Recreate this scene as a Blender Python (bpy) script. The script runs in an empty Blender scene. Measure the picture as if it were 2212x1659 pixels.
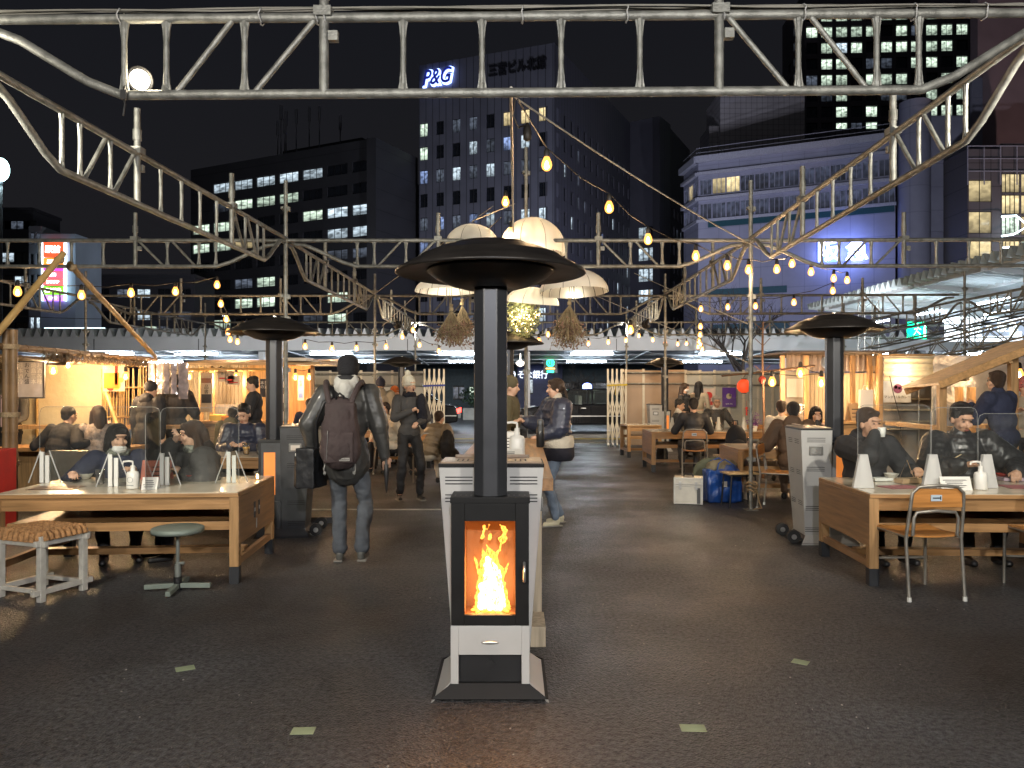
import bpy, math, random
from mathutils import Vector, Matrix, noise
random.seed(7)
R = math.radians
sc = bpy.context.scene
COL = sc.collection
# ---------------------------------------------------------------- camera
CH = 1.5                      # camera height; the level horizon sits a little under the middle of the frame
F = 1663.0                    # focal length in units of a 2212 wide frame
cd = bpy.data.cameras.new('camera'); cam = bpy.data.objects.new('camera', cd); COL.objects.link(cam)
cd.sensor_width = 36; cd.lens = 36 * F / 2212; cd.shift_y = 8.5 / 2212
cd.clip_start = .05; cd.clip_end = 2000
cam.location = (0, 0, CH); cam.rotation_euler = (R(90), 0, 0)
sc.camera = cam
# ---------------------------------------------------------------- night sky
w = bpy.data.worlds.new('World'); sc.world = w; w.use_nodes = True
nt = w.node_tree; nt.nodes.clear()
sky = nt.nodes.new('ShaderNodeTexSky'); sky.sky_type = 'NISHITA'; sky.sun_disc = False
sky.sun_elevation = R(-4); sky.sun_rotation = R(200); sky.altitude = 50
hs = nt.nodes.new('ShaderNodeMix'); hs.data_type = 'RGBA'; hs.blend_type = 'ADD'; hs.inputs[0].default_value = 1
bgn = nt.nodes.new('ShaderNodeBackground'); wo = nt.nodes.new('ShaderNodeOutputWorld')
hs.inputs[7].default_value = (.062, .066, .088, 1)       # even skyglow of the city
sm_ = nt.nodes.new('ShaderNodeMix'); sm_.data_type = 'RGBA'; sm_.blend_type = 'MULTIPLY'; sm_.inputs[0].default_value = 1
sm_.inputs[7].default_value = (1.5, 1.5, 1.5, 1)
nt.links.new(sky.outputs[0], sm_.inputs[6]); nt.links.new(sm_.outputs[2], hs.inputs[6])
tcw = nt.nodes.new('ShaderNodeTexCoord'); sxw = nt.nodes.new('ShaderNodeSeparateXYZ'); nt.links.new(tcw.outputs['Generated'], sxw.inputs[0])
rw = nt.nodes.new('ShaderNodeValToRGB'); rw.color_ramp.elements[0].color = (.125, .128, .155, 1); rw.color_ramp.elements[1].position = .55; rw.color_ramp.elements[1].color = (.045, .050, .070, 1)   # city glow low over the roofs
nt.links.new(sxw.outputs[2], rw.inputs[0]); nt.links.new(rw.outputs[0], hs.inputs[7])
nt.links.new(hs.outputs[2], bgn.inputs[0]); bgn.inputs[1].default_value = .05
nt.links.new(bgn.outputs[0], wo.inputs[0])
vs = sc.view_settings; vs.view_transform = 'Standard'; vs.look = 'None'; vs.gamma = 1; vs.exposure = 1.0
vs.use_curve_mapping = False
cy = sc.cycles
cy.use_denoising = True
try: cy.denoiser = 'OPENIMAGEDENOISE'
except Exception: pass
cy.max_bounces = 7; cy.diffuse_bounces = 3; cy.glossy_bounces = 3; cy.transmission_bounces = 6; cy.transparent_max_bounces = 14
cy.sample_clamp_indirect = 4; cy.sample_clamp_direct = 0; cy.caustics_reflective = False; cy.caustics_refractive = False
cy.use_light_tree = True

def lamp(name, kind, loc, energy, color=(1, 1, 1), size=.1, target=None, spot=None, size_y=None, blend=.5):
    d = bpy.data.lights.new(name, kind); d.energy = energy; d.color = color
    if kind == 'AREA':
        d.size = size
        if size_y: d.shape = 'RECTANGLE'; d.size_y = size_y
    else: d.shadow_soft_size = size
    if kind == 'SPOT': d.spot_size = R(spot or 90); d.spot_blend = blend
    o = bpy.data.objects.new(name, d); COL.objects.link(o); o.location = loc
    if target is not None: o.rotation_euler = (Vector(target) - Vector(loc)).to_track_quat('-Z', 'Y').to_euler()
    return o
WARM = (1, .62, .30); AMB = (1, .50, .18); NEUT = (1, .88, .72); COOL = (.72, .86, 1)
moon = lamp('night_sun', 'SUN', (0, 0, 60), .006, (.8, .85, 1), R(10), target=(10, 20, 0))
# flood lamps hung on the scaffold behind and beside the viewer (their housings are built with the scaffold below)
FLOODS = [((-2.6, -1.7, 3.15), (-1.6, 6.5, .3), 430, (1, .92, .79)), ((2.9, -1.7, 3.15), (2.4, 7, .4), 430, (1, .94, .84)),
          ((-3.3, 3.6, 3.1), (-1.4, 12, 1.9), 260, (1, .93, .78)), ((3.45, 3.6, 3.1), (2.2, 12, 1.9), 260, (1, .93, .80)),  # added pair beside the viewer, out of view, brightens the trusses and people
          ((.3, -1.8, 3.2), (.1, 8, 1.2), 330, (.92, .93, 1))]
for a, b, e, c in FLOODS: lamp('flood_lamp', 'SPOT', a, e, c, .09, b, 115, blend=.9)

# ---------------------------------------------------------------- helpers
def P(u, v, Y):               # the place at depth Y seen at (u, v) of a 2212 x 1659 frame
    return Vector(((u - 1106) / F * Y, Y, CH - (v - 838) / F * Y))
def X(u, Y): return (u - 1106) / F * Y
def Z(v, Y): return CH - (v - 838) / F * Y

def V(*a): return Vector(a)
class MB:
    def __init__(s): s.v = []; s.f = []; s.m = []; s.s = []
    def add(s, vs_, fs, m=0, sm=False):
        n = len(s.v); s.v += [tuple(p) for p in vs_]
        for f in fs: s.f.append([i + n for i in f]); s.m.append(m); s.s.append(sm)
        return s
    def box(s, c, d, rz=0, m=0, rot=None):
        hx, hy, hz = d[0] / 2, d[1] / 2, d[2] / 2
        q = [V(x, y, z) for z in (-hz, hz) for x, y in ((-hx, -hy), (hx, -hy), (hx, hy), (-hx, hy))]
        Mx = rot if rot is not None else Matrix.Rotation(rz, 3, 'Z')
        return s.add([Mx @ p + Vector(c) for p in q], [(3, 2, 1, 0), (4, 5, 6, 7), (0, 1, 5, 4), (1, 2, 6, 5), (2, 3, 7, 6), (3, 0, 4, 7)], m)
    def bb(s, x0, x1, y0, y1, z0, z1, m=0):
        return s.box(((x0 + x1) / 2, (y0 + y1) / 2, (z0 + z1) / 2), (x1 - x0, y1 - y0, z1 - z0), 0, m)
    def bar(s, a, b, w_, h, m=0, up=(0, 0, 1)):            # rectangular bar from a to b
        a, b = Vector(a), Vector(b); d = b - a; L = d.length; d.normalize(); upv = Vector(up)
        if abs(d.dot(upv)) > .98: upv = V(0, 1, 0)
        sx = d.cross(upv).normalized(); uz = sx.cross(d)
        return s.box((a + b) / 2, (w_, L, h), 0, m, Matrix((sx, d, uz)).transposed())
    def tube(s, a, b, r, r2=None, n=10, m=0, cap=True, sm=True):
        a, b = Vector(a), Vector(b); d = (b - a)
        if d.length < 1e-6: return s
        d.normalize(); r2 = r if r2 is None else r2
        x = d.orthogonal().normalized(); y = d.cross(x)
        vs_ = [p + (x * math.cos(t) + y * math.sin(t)) * rr for p, rr in ((a, r), (b, r2)) for t in [2 * math.pi * i / n for i in range(n)]]
        s.add(vs_, [(i, (i + 1) % n, n + (i + 1) % n, n + i) for i in range(n)], m, sm)
        if cap: s.add(vs_, [tuple(range(n))[::-1], tuple(range(n, 2 * n))], m)
        return s
    def path(s, pts, r, n=6, m=0, r_end=None):             # one swept tube through the points
        pts = [Vector(p) for p in pts]; N = len(pts); prev = None; rings = []
        for i, p in enumerate(pts):
            d = (pts[min(i + 1, N - 1)] - pts[max(i - 1, 0)])
            d = d.normalized() if d.length > 1e-9 else V(0, 0, 1)
            x = d.orthogonal().normalized() if prev is None else (prev - d * prev.dot(d)).normalized()
            prev = x; y = d.cross(x); rr = r if r_end is None else r + (r_end - r) * i / (N - 1)
            rings += [p + (x * math.cos(t) + y * math.sin(t)) * rr for t in [2 * math.pi * k / n for k in range(n)]]
        fs = [(i * n + k, i * n + (k + 1) % n, (i + 1) * n + (k + 1) % n, (i + 1) * n + k) for i in range(N - 1) for k in range(n)]
        s.add(rings, fs, m, True)
        s.add(rings[:n], [tuple(range(n))[::-1]], m); s.add(rings[-n:], [tuple(range(n))], m)
        return s
    def lathe(s, prof, n=32, c=(0, 0, 0), m=0, sm=True):   # profile [(r, z)...]
        c = Vector(c); vs_ = [c + V(r * math.cos(2 * math.pi * k / n), r * math.sin(2 * math.pi * k / n), z) for r, z in prof for k in range(n)]
        fs = [(i * n + k, i * n + (k + 1) % n, (i + 1) * n + (k + 1) % n, (i + 1) * n + k) for i in range(len(prof) - 1) for k in range(n)]
        s.add(vs_, fs, m, sm)
        s.add(vs_[:n], [tuple(range(n))[::-1]], m); s.add(vs_[-n:], [tuple(range(n))], m)
        return s
    def ball(s, c, r, rot=None, n=12, m=0):
        if not hasattr(r, '__len__'): r = (r, r, r)
        c = Vector(c); k = n // 2 + 1; vs_ = []; fs = []
        for i in range(1, k):
            ph = math.pi * i / k
            for j in range(n):
                th = 2 * math.pi * j / n
                p = V(r[0] * math.sin(ph) * math.cos(th), r[1] * math.sin(ph) * math.sin(th), r[2] * math.cos(ph))
                vs_.append((rot @ p if rot is not None else p) + c)
        for q in (V(0, 0, r[2]), V(0, 0, -r[2])): vs_.append((rot @ q if rot is not None else q) + c)
        for i in range(k - 2):
            for j in range(n): fs.append((i * n + j, (i + 1) * n + j, (i + 1) * n + (j + 1) % n, i * n + (j + 1) % n))
        T, B = len(vs_) - 2, len(vs_) - 1; q = (k - 2) * n
        for j in range(n): fs.append((T, j, (j + 1) % n)); fs.append((B, q + (j + 1) % n, q + j))
        return s.add(vs_, fs, m, True)
    def cap(s, a, b, r0, r1=None, n=10, m=0):              # capsule
        r1 = r0 if r1 is None else r1
        s.ball(a, r0, n=n, m=m); s.ball(b, r1, n=n, m=m); return s.tube(a, b, r0, r1, n=n, m=m)
    def prism(s, poly, y0, y1, m=0, ax='y'):               # polygon (x,z) extruded along y, or (x,y) along z
        n = len(poly)
        if ax == 'y': vs_ = [(x, y0, z) for x, z in poly] + [(x, y1, z) for x, z in poly]
        elif ax == 'z': vs_ = [(x, y, y0) for x, y in poly] + [(x, y, y1) for x, y in poly]
        else: vs_ = [(y0, x, z) for x, z in poly] + [(y1, x, z) for x, z in poly]
        return s.add(vs_, [tuple(range(n)), tuple(range(2 * n - 1, n - 1, -1))] + [(i, i + n, (i + 1) % n + n, (i + 1) % n) for i in range(n)], m)
    def quad(s, a, b, c, d, m=0): return s.add([a, b, c, d], [(0, 1, 2, 3)], m)
OFF = {}
def mesh_of(name, mb, mats):
    me = bpy.data.meshes.new(name); me.from_pydata(mb.v, [], mb.f)
    for m in (mats if isinstance(mats, (list, tuple)) else [mats]): me.materials.append(m)
    me.polygons.foreach_set('material_index', mb.m); me.polygons.foreach_set('use_smooth', mb.s); me.update()
    return me
BAKE = []
def obj(name, mb, mats, parent=None, bev=0, voxel=0, smooth=0, disp=None, loc=None, rz=0, sub=0, fixn=False):
    if parent is not None and parent.name in OFF:
        o3 = OFF[parent.name]; mb.v = [(p[0] - o3[0], p[1] - o3[1], p[2] - o3[2]) for p in mb.v]
    me = mesh_of(name, mb, mats); o = bpy.data.objects.new(name, me); COL.objects.link(o)
    if parent is not None: o.parent = parent
    if loc is not None: o.location = loc
    o.rotation_euler.z = rz
    if voxel:
        q = o.modifiers.new('r', 'REMESH'); q.mode = 'VOXEL'; q.voxel_size = voxel; q.use_smooth_shade = True
    if smooth:
        q = o.modifiers.new('s', 'SMOOTH'); q.factor = .5; q.iterations = smooth
    if disp:
        for kind, size, strg in disp:
            key = 'tex_%s_%g' % (kind, size); t = bpy.data.textures.get(key)
            if t is None:
                t = bpy.data.textures.new(key, kind); t.noise_scale = size
            q = o.modifiers.new('d', 'DISPLACE'); q.texture = t; q.strength = strg; q.mid_level = .5; q.texture_coords = 'GLOBAL' if False else 'LOCAL'
    if bev:
        q = o.modifiers.new('b', 'BEVEL'); q.width = bev; q.segments = 2; q.limit_method = 'ANGLE'; q.angle_limit = R(40)
    if sub:
        q = o.modifiers.new('u', 'SUBSURF'); q.levels = sub; q.render_levels = sub
    if voxel or smooth or disp or bev or sub: BAKE.append(o)
    return o
def bake():
    dg = bpy.context.evaluated_depsgraph_get(); dg.update()
    for o in BAKE:
        nm = bpy.data.meshes.new_from_object(o.evaluated_get(dg)); old = o.data; o.modifiers.clear(); o.data = nm; nm.name = o.name
    BAKE.clear()
def tag(o, label=None, cat=None, group=None, kind=None):
    if label: o['label'] = label
    if cat: o['category'] = cat
    if group: o['group'] = group
    if kind: o['kind'] = kind
    return o
def thing(name, label, cat, loc=(0, 0, 0), rz=0, group=None, w=False):
    o = bpy.data.objects.new(name, None); COL.objects.link(o); o.location = loc; o.rotation_euler.z = rz; o.empty_display_size = .1
    if w: OFF[o.name] = tuple(loc)
    return tag(o, label, cat, group)
def dup(root, loc=None, rz=None, label=None, group=None):
    c = root.copy(); COL.objects.link(c)
    if loc is not None: c.location = loc
    if rz is not None: c.rotation_euler.z = rz
    if label: c['label'] = label
    if group: c['group'] = group
    for ch in list(root.children):
        d = ch.copy(); COL.objects.link(d); d.parent = c
        for g in list(ch.children):
            e = g.copy(); COL.objects.link(e); e.parent = d
    return c
def struct(name, mb, m, **k): return tag(obj(name, mb, m, **k), kind='structure')
def one(name, mb, m, label, cat, group=None, **k): return tag(obj(name, mb, m, **k), label, cat, group)

# ---------------------------------------------------------------- materials
MC = {}
def M(name, col, rough=.6, metal=0., var=.18, scale=6., bump=0., bs=60., emit=0., ecol=None, coat=0., spec=.5, stretch=None, sheen=0.):
    if name in MC: return MC[name]
    m = bpy.data.materials.new(name); m.use_nodes = True; MC[name] = m
    t = m.node_tree; b = t.nodes['Principled BSDF']; L = t.links.new; N = t.nodes.new
    tc = N('ShaderNodeTexCoord'); src = tc.outputs['Object']
    if stretch:
        mp = N('ShaderNodeMapping'); mp.inputs['Scale'].default_value = stretch; L(src, mp.inputs[0]); src = mp.outputs[0]
    n = N('ShaderNodeTexNoise'); n.inputs['Scale'].default_value = scale; n.inputs['Detail'].default_value = 5; L(src, n.inputs['Vector'])
    rp = N('ShaderNodeValToRGB'); rp.color_ramp.elements[0].position = .3; rp.color_ramp.elements[1].position = .7
    rp.color_ramp.elements[0].color = tuple(max(0, c * (1 - var)) for c in col) + (1,)
    rp.color_ramp.elements[1].color = tuple(min(1, c * (1 + var)) for c in col) + (1,)
    L(n.outputs[0], rp.inputs[0]); L(rp.outputs[0], b.inputs['Base Color'])
    mr = N('ShaderNodeMapRange'); mr.inputs[3].default_value = max(.03, rough - .08); mr.inputs[4].default_value = min(1, rough + .1)
    L(n.outputs[0], mr.inputs[0]); L(mr.outputs[0], b.inputs['Roughness'])
    b.inputs['Metallic'].default_value = metal; b.inputs['Coat Weight'].default_value = coat
    b.inputs['Specular IOR Level'].default_value = spec; b.inputs['Sheen Weight'].default_value = sheen
    if bump:
        n2 = N('ShaderNodeTexNoise'); n2.inputs['Scale'].default_value = bs; n2.inputs['Detail'].default_value = 4; L(src, n2.inputs['Vector'])
        bp = N('ShaderNodeBump'); bp.inputs['Strength'].default_value = bump; bp.inputs['Distance'].default_value = .02; L(n2.outputs[0], bp.inputs['Height']); L(bp.outputs[0], b.inputs['Normal'])
    if emit:
        b.inputs['Emission Color'].default_value = tuple(ecol or col) + (1,); b.inputs['Emission Strength'].default_value = emit
    return m
def WOOD(name, col, rough=.45, axis=0, sc_=1.):
    st = [22, 22, 22]; st[axis] = 1.6
    return M(name, col, rough, var=.28, scale=1.6 * sc_, stretch=tuple(st), bump=.12, bs=3)
def EM(name, col, strength):
    if name in MC: return MC[name]
    m = bpy.data.materials.new(name); m.use_nodes = True; MC[name] = m
    b = m.node_tree.nodes['Principled BSDF']; b.inputs['Base Color'].default_value = tuple(c * .8 for c in col) + (1,)
    b.inputs['Emission Color'].default_value = tuple(col) + (1,); b.inputs['Emission Strength'].default_value = strength
    return m
def GLASS(name, tint=(1, 1, 1), haze=.04, refl=.10, hcol=(.7, .7, .7), smear=0.):   # clear sheet: transparent, thin haze, mirror by Fresnel
    if name in MC: return MC[name]
    m = bpy.data.materials.new(name); m.use_nodes = True; MC[name] = m
    t = m.node_tree; t.nodes.clear(); N = t.nodes.new; L = t.links.new
    o = N('ShaderNodeOutputMaterial'); tr = N('ShaderNodeBsdfTransparent'); tr.inputs[0].default_value = tuple(tint) + (1,)
    df = N('ShaderNodeBsdfDiffuse'); df.inputs[0].default_value = tuple(hcol) + (1,); gl = N('ShaderNodeBsdfGlossy'); gl.inputs['Roughness'].default_value = .05
    a = N('ShaderNodeMixShader'); b = N('ShaderNodeMixShader'); fr = N('ShaderNodeFresnel'); fr.inputs[0].default_value = 1.45
    mu = N('ShaderNodeMath'); mu.operation = 'MULTIPLY_ADD'; mu.inputs[1].default_value = .8; mu.inputs[2].default_value = max(0, refl - .04); mu.use_clamp = True
    L(fr.outputs[0], mu.inputs[0]); a.inputs[0].default_value = haze
    if smear:
        tc = N('ShaderNodeTexCoord'); n = N('ShaderNodeTexNoise'); n.inputs['Scale'].default_value = 5; n.inputs['Detail'].default_value = 8; L(tc.outputs['Object'], n.inputs[0])
        mr = N('ShaderNodeMapRange'); mr.inputs[1].default_value = .5; mr.inputs[2].default_value = .8; mr.inputs[3].default_value = haze; mr.inputs[4].default_value = haze + smear; L(n.outputs[0], mr.inputs[0]); L(mr.outputs[0], a.inputs[0])
    L(tr.outputs[0], a.inputs[1]); L(df.outputs[0], a.inputs[2]); L(mu.outputs[0], b.inputs[0]); L(a.outputs[0], b.inputs[1]); L(gl.outputs[0], b.inputs[2]); L(b.outputs[0], o.inputs[0])
    return m
def text_mesh(s, size, ext=.0, bold=0, shear=0, align='CENTER'):
    c = bpy.data.curves.new('t', 'FONT'); c.body = s; c.size = size; c.extrude = ext; c.offset = bold; c.shear = shear; c.align_x = align; c.resolution_u = 3
    o = bpy.data.objects.new('t', c); COL.objects.link(o)
    bpy.context.view_layer.update()
    me = bpy.data.meshes.new_from_object(o.evaluated_get(bpy.context.evaluated_depsgraph_get()))
    bpy.data.objects.remove(o); bpy.data.curves.remove(c); return me
def text(name, s, size, loc, m, parent=None, ext=0., bold=0, shear=0, rz=0, rx=90, align='CENTER', stretch=1.):
    me = text_mesh(s, size, ext, bold, shear, align); me.materials.clear(); me.materials.append(m)
    o = bpy.data.objects.new(name, me); COL.objects.link(o)
    l = Vector(loc)
    if parent is not None:
        o.parent = parent
        if parent.name in OFF: l = l - Vector(OFF[parent.name])
    o.location = l; o.rotation_euler = (R(rx), 0, rz); o.scale = (stretch, 1, 1)
    return o
GALV = M('galvanised_steel', (.26, .26, .235), .5, .55, .35, 14, .25, 90)
STEEL = M('bright_steel', (.6, .6, .58), .3, .9, .1)
BLACKM = M('black_paint', (.018, .018, .019), .38, .1, .2, 10, .05, 200)
DKCHAR = M('charcoal_paint', (.075, .078, .083), .42, .3, .15, 8)
WHITEP = M('white_paint', (.42, .415, .40), .4, 0, .06, 5, .03, 90)
BLACKP = M('black_plastic', (.012, .012, .013), .45)
RUBBER = M('rubber', (.02, .02, .02), .8)
# ================================================================ ground
def asphalt():
    m = bpy.data.materials.new('asphalt'); m.use_nodes = True; t = m.node_tree; N = t.nodes.new; L = t.links.new; b = t.nodes['Principled BSDF']
    tc = N('ShaderNodeTexCoord'); o = tc.outputs['Object']
    v = N('ShaderNodeTexVoronoi'); v.inputs['Scale'].default_value = 95; L(o, v.inputs[0])
    n = N('ShaderNodeTexNoise'); n.inputs['Scale'].default_value = .9; n.inputs['Detail'].default_value = 6; L(o, n.inputs[0])
    n3 = N('ShaderNodeTexNoise'); n3.inputs['Scale'].default_value = 38; n3.inputs['Detail'].default_value = 5; L(o, n3.inputs[0])
    r = N('ShaderNodeValToRGB'); r.color_ramp.elements[0].position = .25; r.color_ramp.elements[0].color = (.024, .0255, .028, 1)
    r.color_ramp.elements[1].position = .75; r.color_ramp.elements[1].color = (.078, .080, .086, 1); L(n.outputs[0], r.inputs[0])
    r2 = N('ShaderNodeValToRGB'); r2.color_ramp.elements[0].position = .35; r2.color_ramp.elements[0].color = (.35, .35, .35, 1); r2.color_ramp.elements[1].position = .7; r2.color_ramp.elements[1].color = (1.9, 1.85, 1.8, 1)
    L(n3.outputs[0], r2.inputs[0])
    mx = N('ShaderNodeMix'); mx.data_type = 'RGBA'; mx.blend_type = 'MULTIPLY'; mx.inputs[0].default_value = 1; L(r.outputs[0], mx.inputs[6]); L(r2.outputs[0], mx.inputs[7])
    
    gt_ = N('ShaderNodeSeparateColor'); L(v.outputs['Color'], gt_.inputs[0]); g2 = N('ShaderNodeMath'); g2.operation = 'GREATER_THAN'; g2.inputs[1].default_value = .90; L(gt_.outputs[0], g2.inputs[0])
    m3 = N('ShaderNodeMix'); m3.data_type = 'RGBA'; L(g2.outputs[0], m3.inputs[0]); L(mx.outputs[2], m3.inputs[6]); m3.inputs[7].default_value = (.085, .083, .080, 1); L(m3.outputs[2], b.inputs['Base Color'])
    mr = N('ShaderNodeMapRange'); mr.inputs[1].default_value = .35; mr.inputs[2].default_value = .65; mr.inputs[3].default_value = .28; mr.inputs[4].default_value = .62; L(n.outputs[0], mr.inputs[0]); L(mr.outputs[0], b.inputs['Roughness'])
    ad = N('ShaderNodeMath'); ad.operation = 'ADD'; L(v.outputs[0], ad.inputs[0]); L(n3.outputs[0], ad.inputs[1])
    bp = N('ShaderNodeBump'); bp.inputs['Strength'].default_value = .8; bp.inputs['Distance'].default_value = .008; L(ad.outputs[0], bp.inputs['Height']); L(bp.outputs[0], b.inputs['Normal'])
    return m
g = MB(); g.quad((-400, -60, 0), (400, -60, 0), (400, 500, 0), (-400, 500, 0)); struct('ground', g, asphalt())
PAVE = M('pavement_concrete', (.30, .29, .26), .7, 0, .2, 3, .1, 30)
g = MB(); g.bb(-40, 40, 20.9, 24.6, .002, .03)
struct('pavement', g, PAVE)
g = MB(); g.quad((-40, 21.9, .034), (40, 21.9, .034), (40, 22.5, .034), (-40, 22.5, .034)); struct('tactile_strip', g, M('tactile_yellow', (.55, .42, .10), .6, 0, .15, 9, .4, 40))
g = MB(); g.quad((-60, 25, .004), (60, 25, .004), (60, 42, .004), (-60, 42, .004)); struct('road', g, M('road_asphalt', (.04, .04, .042), .5, 0, .2, 2, .3, 60))
g = MB()
for i in range(-4, 5): g.quad((i * 9 - 1.5, 31, .009), (i * 9 + 1.5, 31, .009), (i * 9 + 1.5, 31.15, .009), (i * 9 - 1.5, 31.15, .009))
struct('road_markings', g, WHITEP)
# little squares of pale green tape on the asphalt
TAPE = M('green_tape', (.30, .36, .22), .7)
for i, (u, v, rz, wd, lb) in enumerate([(400, 1445, .5, .095, 'pale green tape square left of the stove, the farther of two'), (655, 1580, .05, .10, 'pale green tape square left of the stove, the nearer of two'),
                        (1497, 1574, -.05, .11, 'pale green tape square right of the stove, the nearer of two'), (1729, 1431, -.6, .085, 'pale green tape square right of the stove, the farther of two')]):
    Yg = 2494.5 / (v - 838); g = MB(); g.box((0, 0, 0), (wd, .07, .002)); one('floor_tape', g, TAPE, lb, 'tape', 'tape squares on the asphalt', loc=(X(u, Yg), Yg, .003), rz=rz)
# ================================================================ scaffold trusses
GRP_T = 'scaffold trusses overhead'
def truss(A, B, depth, label, r=.0243, cables=False):
    A, B = Vector(A), Vector(B); d = (B - A); L = d.length; d.normalize(); C = (A + B) / 2; U = V(0, 0, 1)
    root = thing('scaffold_truss', label, 'truss', A, 0, GRP_T, w=True)
    k = L / 5.7
    top = lambda s, e=0: C + d * s * k + U * e
    bot = lambda s: C + d * s * k - U * depth
    g = MB(); g.tube(A, B, r, n=12); obj('top_chord', g, GALV, root)
    g = MB(); pts = [top(-2.75, -.052), top(-2.62, -.06), top(-2.5, -.11), (top(-2.5, -.11) * .25 + bot(-2.05) * .75), bot(-1.99), bot(-1.9), bot(0), bot(1.9), bot(1.99), (top(2.5, -.11) * .25 + bot(2.05) * .75), top(2.5, -.11), top(2.62, -.06), top(2.75, -.052)]
    g.path(pts, r, 10); obj('bottom_chord', g, GALV, root)
    for s in (-1.98, -1.77, -1.38, -.59, -.197, .197, .59, 1.38, 1.77, 1.98):
        g = MB(); a, b = top(s), bot(s); q = .05
        side = d
        for (p0, p1, w0, w1) in ((a, a - U * q, .03, .017), (b, b + U * q, .03, .017)):
            g.tube(p0, p1, .017, .017, n=6, sm=False)
        g.tube(a, b, .0155, n=8)
        for p, sg2 in ((a, -1), (b, 1)):
            for sd_ in (1,):
                e_ = d.cross(U).normalized() * .006; q_ = [p + d * .027 + U * sg2 * .015, p + d * .019 + U * sg2 * .055, p + d * .0135 + U * sg2 * .12, p - d * .0135 + U * sg2 * .12, p - d * .019 + U * sg2 * .055, p - d * .027 + U * sg2 * .015]
                g.add([t + e_ for t in q_] + [t - e_ for t in q_], [(0, 1, 2, 3, 4, 5), (11, 10, 9, 8, 7, 6)] + [(i_, i_ + 6, (i_ + 1) % 6 + 6, (i_ + 1) % 6) for i_ in range(6)])
        obj('web_post', g, GALV, root)
    for s in (-.985, .985):
        g = MB(); g.tube(top(s, .34), bot(s), r * 1.02, n=10); g.tube(top(s, .18), top(s, .1), r * 1.35, n=8); g.box(top(s, .02), (.09, .09, .05)); g.box(top(s, -.1) + d * .05, (.05, .04, .05))
        obj('coupler_post', g, GALV, root)
    for s0, s1 in ((1.03, 1.33), (1.44, 1.72)):
        for q in (-1, 1):
            g = MB(); g.tube(top(q * s0, -.01), bot(q * s1) + U * .01, .0155, n=8); obj('diagonal', g, GALV, root)
    if cables:
        for j in range(4):
            g = MB(); pts = []
            for i in range(31):
                t = i / 30; p = A + (B - A) * t
                pts.append(p + V(0, (-.02 + .012 * j) + .008 * math.sin(9 * t + j), r + .006 + .006 * (j % 2) + .012 * abs(math.sin(13 * t + j * 1.3))))
            g.path(pts, .0055, 5); obj('cable', g, M('grey_cable', (.22, .21, .18), .5), root)
        for s in (-2.0, -1.3, -1.02, -.98, .0, .52, 1.0, 1.4, 1.95, 2.3):
            g = MB(); p = top(s)
            g.path([p + V(.004 * (i % 3), math.cos(t) * (r + .016), math.sin(t) * (r + .018) + .008) for i, t in enumerate([2 * math.pi * k_ / 12 for k_ in range(13)])], .004, 5)
            obj('cable_tie', g, WHITEP, root)
    return root
XL = lambda Y: -2.92 + .0144 * Y
XR = lambda Y: 2.80 + .0144 * Y
rows = [(9.5, 3.32, .32, 'second'), (15.2, 3.32, .36, 'third'), (20.9, 3.28, .34, 'farthest')]
truss((-2.95, 4.04, 3.43), (3.05, 4.04, 3.47), .40, 'long galvanised truss across the top of the view, cables tied along it', cables=True)
for Y, z, dp, nm in rows:
    for bay, a, b in (('left', XL(Y) - 5.7, XL(Y)), ('centre', XL(Y), XR(Y)), ('right', XR(Y), XR(Y) + 5.8)):
        truss((a, Y, z), (b, Y, z + (.02 if bay == 'right' else 0)), dp, 'galvanised cross truss, %s row from the stove, %s bay' % (nm, bay))
for i in range(3):
    y0 = (4.04, 9.5, 15.2)[i]; y1 = (9.5, 15.2, 20.9)[i]; z0 = (3.24, 3.33, 3.35)[i]; z1 = (3.34, 3.35, 3.30)[i]; nm = ('nearest', 'middle', 'farthest')[i]
    truss((XL(y0), y0, z0), (XL(y1), y1, z1), .38, '%s of the galvanised trusses running away on the left of the aisle' % nm)
    truss((XR(y0), y0, z0 + (.22 if i == 0 else 0)), (XR(y1), y1, z1), .38, '%s of the galvanised trusses running away on the right of the aisle' % nm)
    if i:
        truss((XL(y0) - 5.7, y0, z0 - .1), (XL(y1) - 5.7, y1, z1 - .06), .38, '%s truss running away above the bamboo stall at far left' % nm)
        truss((XR(y0) + 5.9, y0, z0 - .1), (XR(y1) + 5.9, y1, z1 - .12), .36, '%s truss running away above the wooden stalls at far right' % nm)
def column(x, y, top, label, base=True):
    root = thing('scaffold_column', label, 'scaffold pole', (x, y, 0), 0, 'scaffold columns')
    g = MB(); g.tube((0, 0, .01), (0, 0, top), .0243, n=12); obj('pole', g, GALV, root)
    g = MB(); g.bb(-.075, .075, -.075, .075, 0, .012); obj('base_plate', g, GALV, root, bev=.003)
    for z in (.62, 1.72, 2.35, 2.62, top - .35):
        if z < top:
            g = MB(); g.tube((0, 0, z - .035), (0, 0, z + .035), .034, n=8); g.box((.03, 0, z), (.05, .05, .05)); g.box((-.035, -.01, z + .01), (.03, .06, .03)); obj('coupler', g, GALV, root)
    return root
for Y, zt in ((9.5, 4.05), (15.2, 3.75), (20.9, 3.6)):
    nm = {9.5: 'nearest', 15.2: 'middle', 20.9: 'farthest'}[Y]
    column(XL(Y), Y - .03, zt, '%s tall steel pole on the left of the aisle' % nm); column(XR(Y), Y - .03, zt, '%s tall steel pole on the right of the aisle' % nm)
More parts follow.
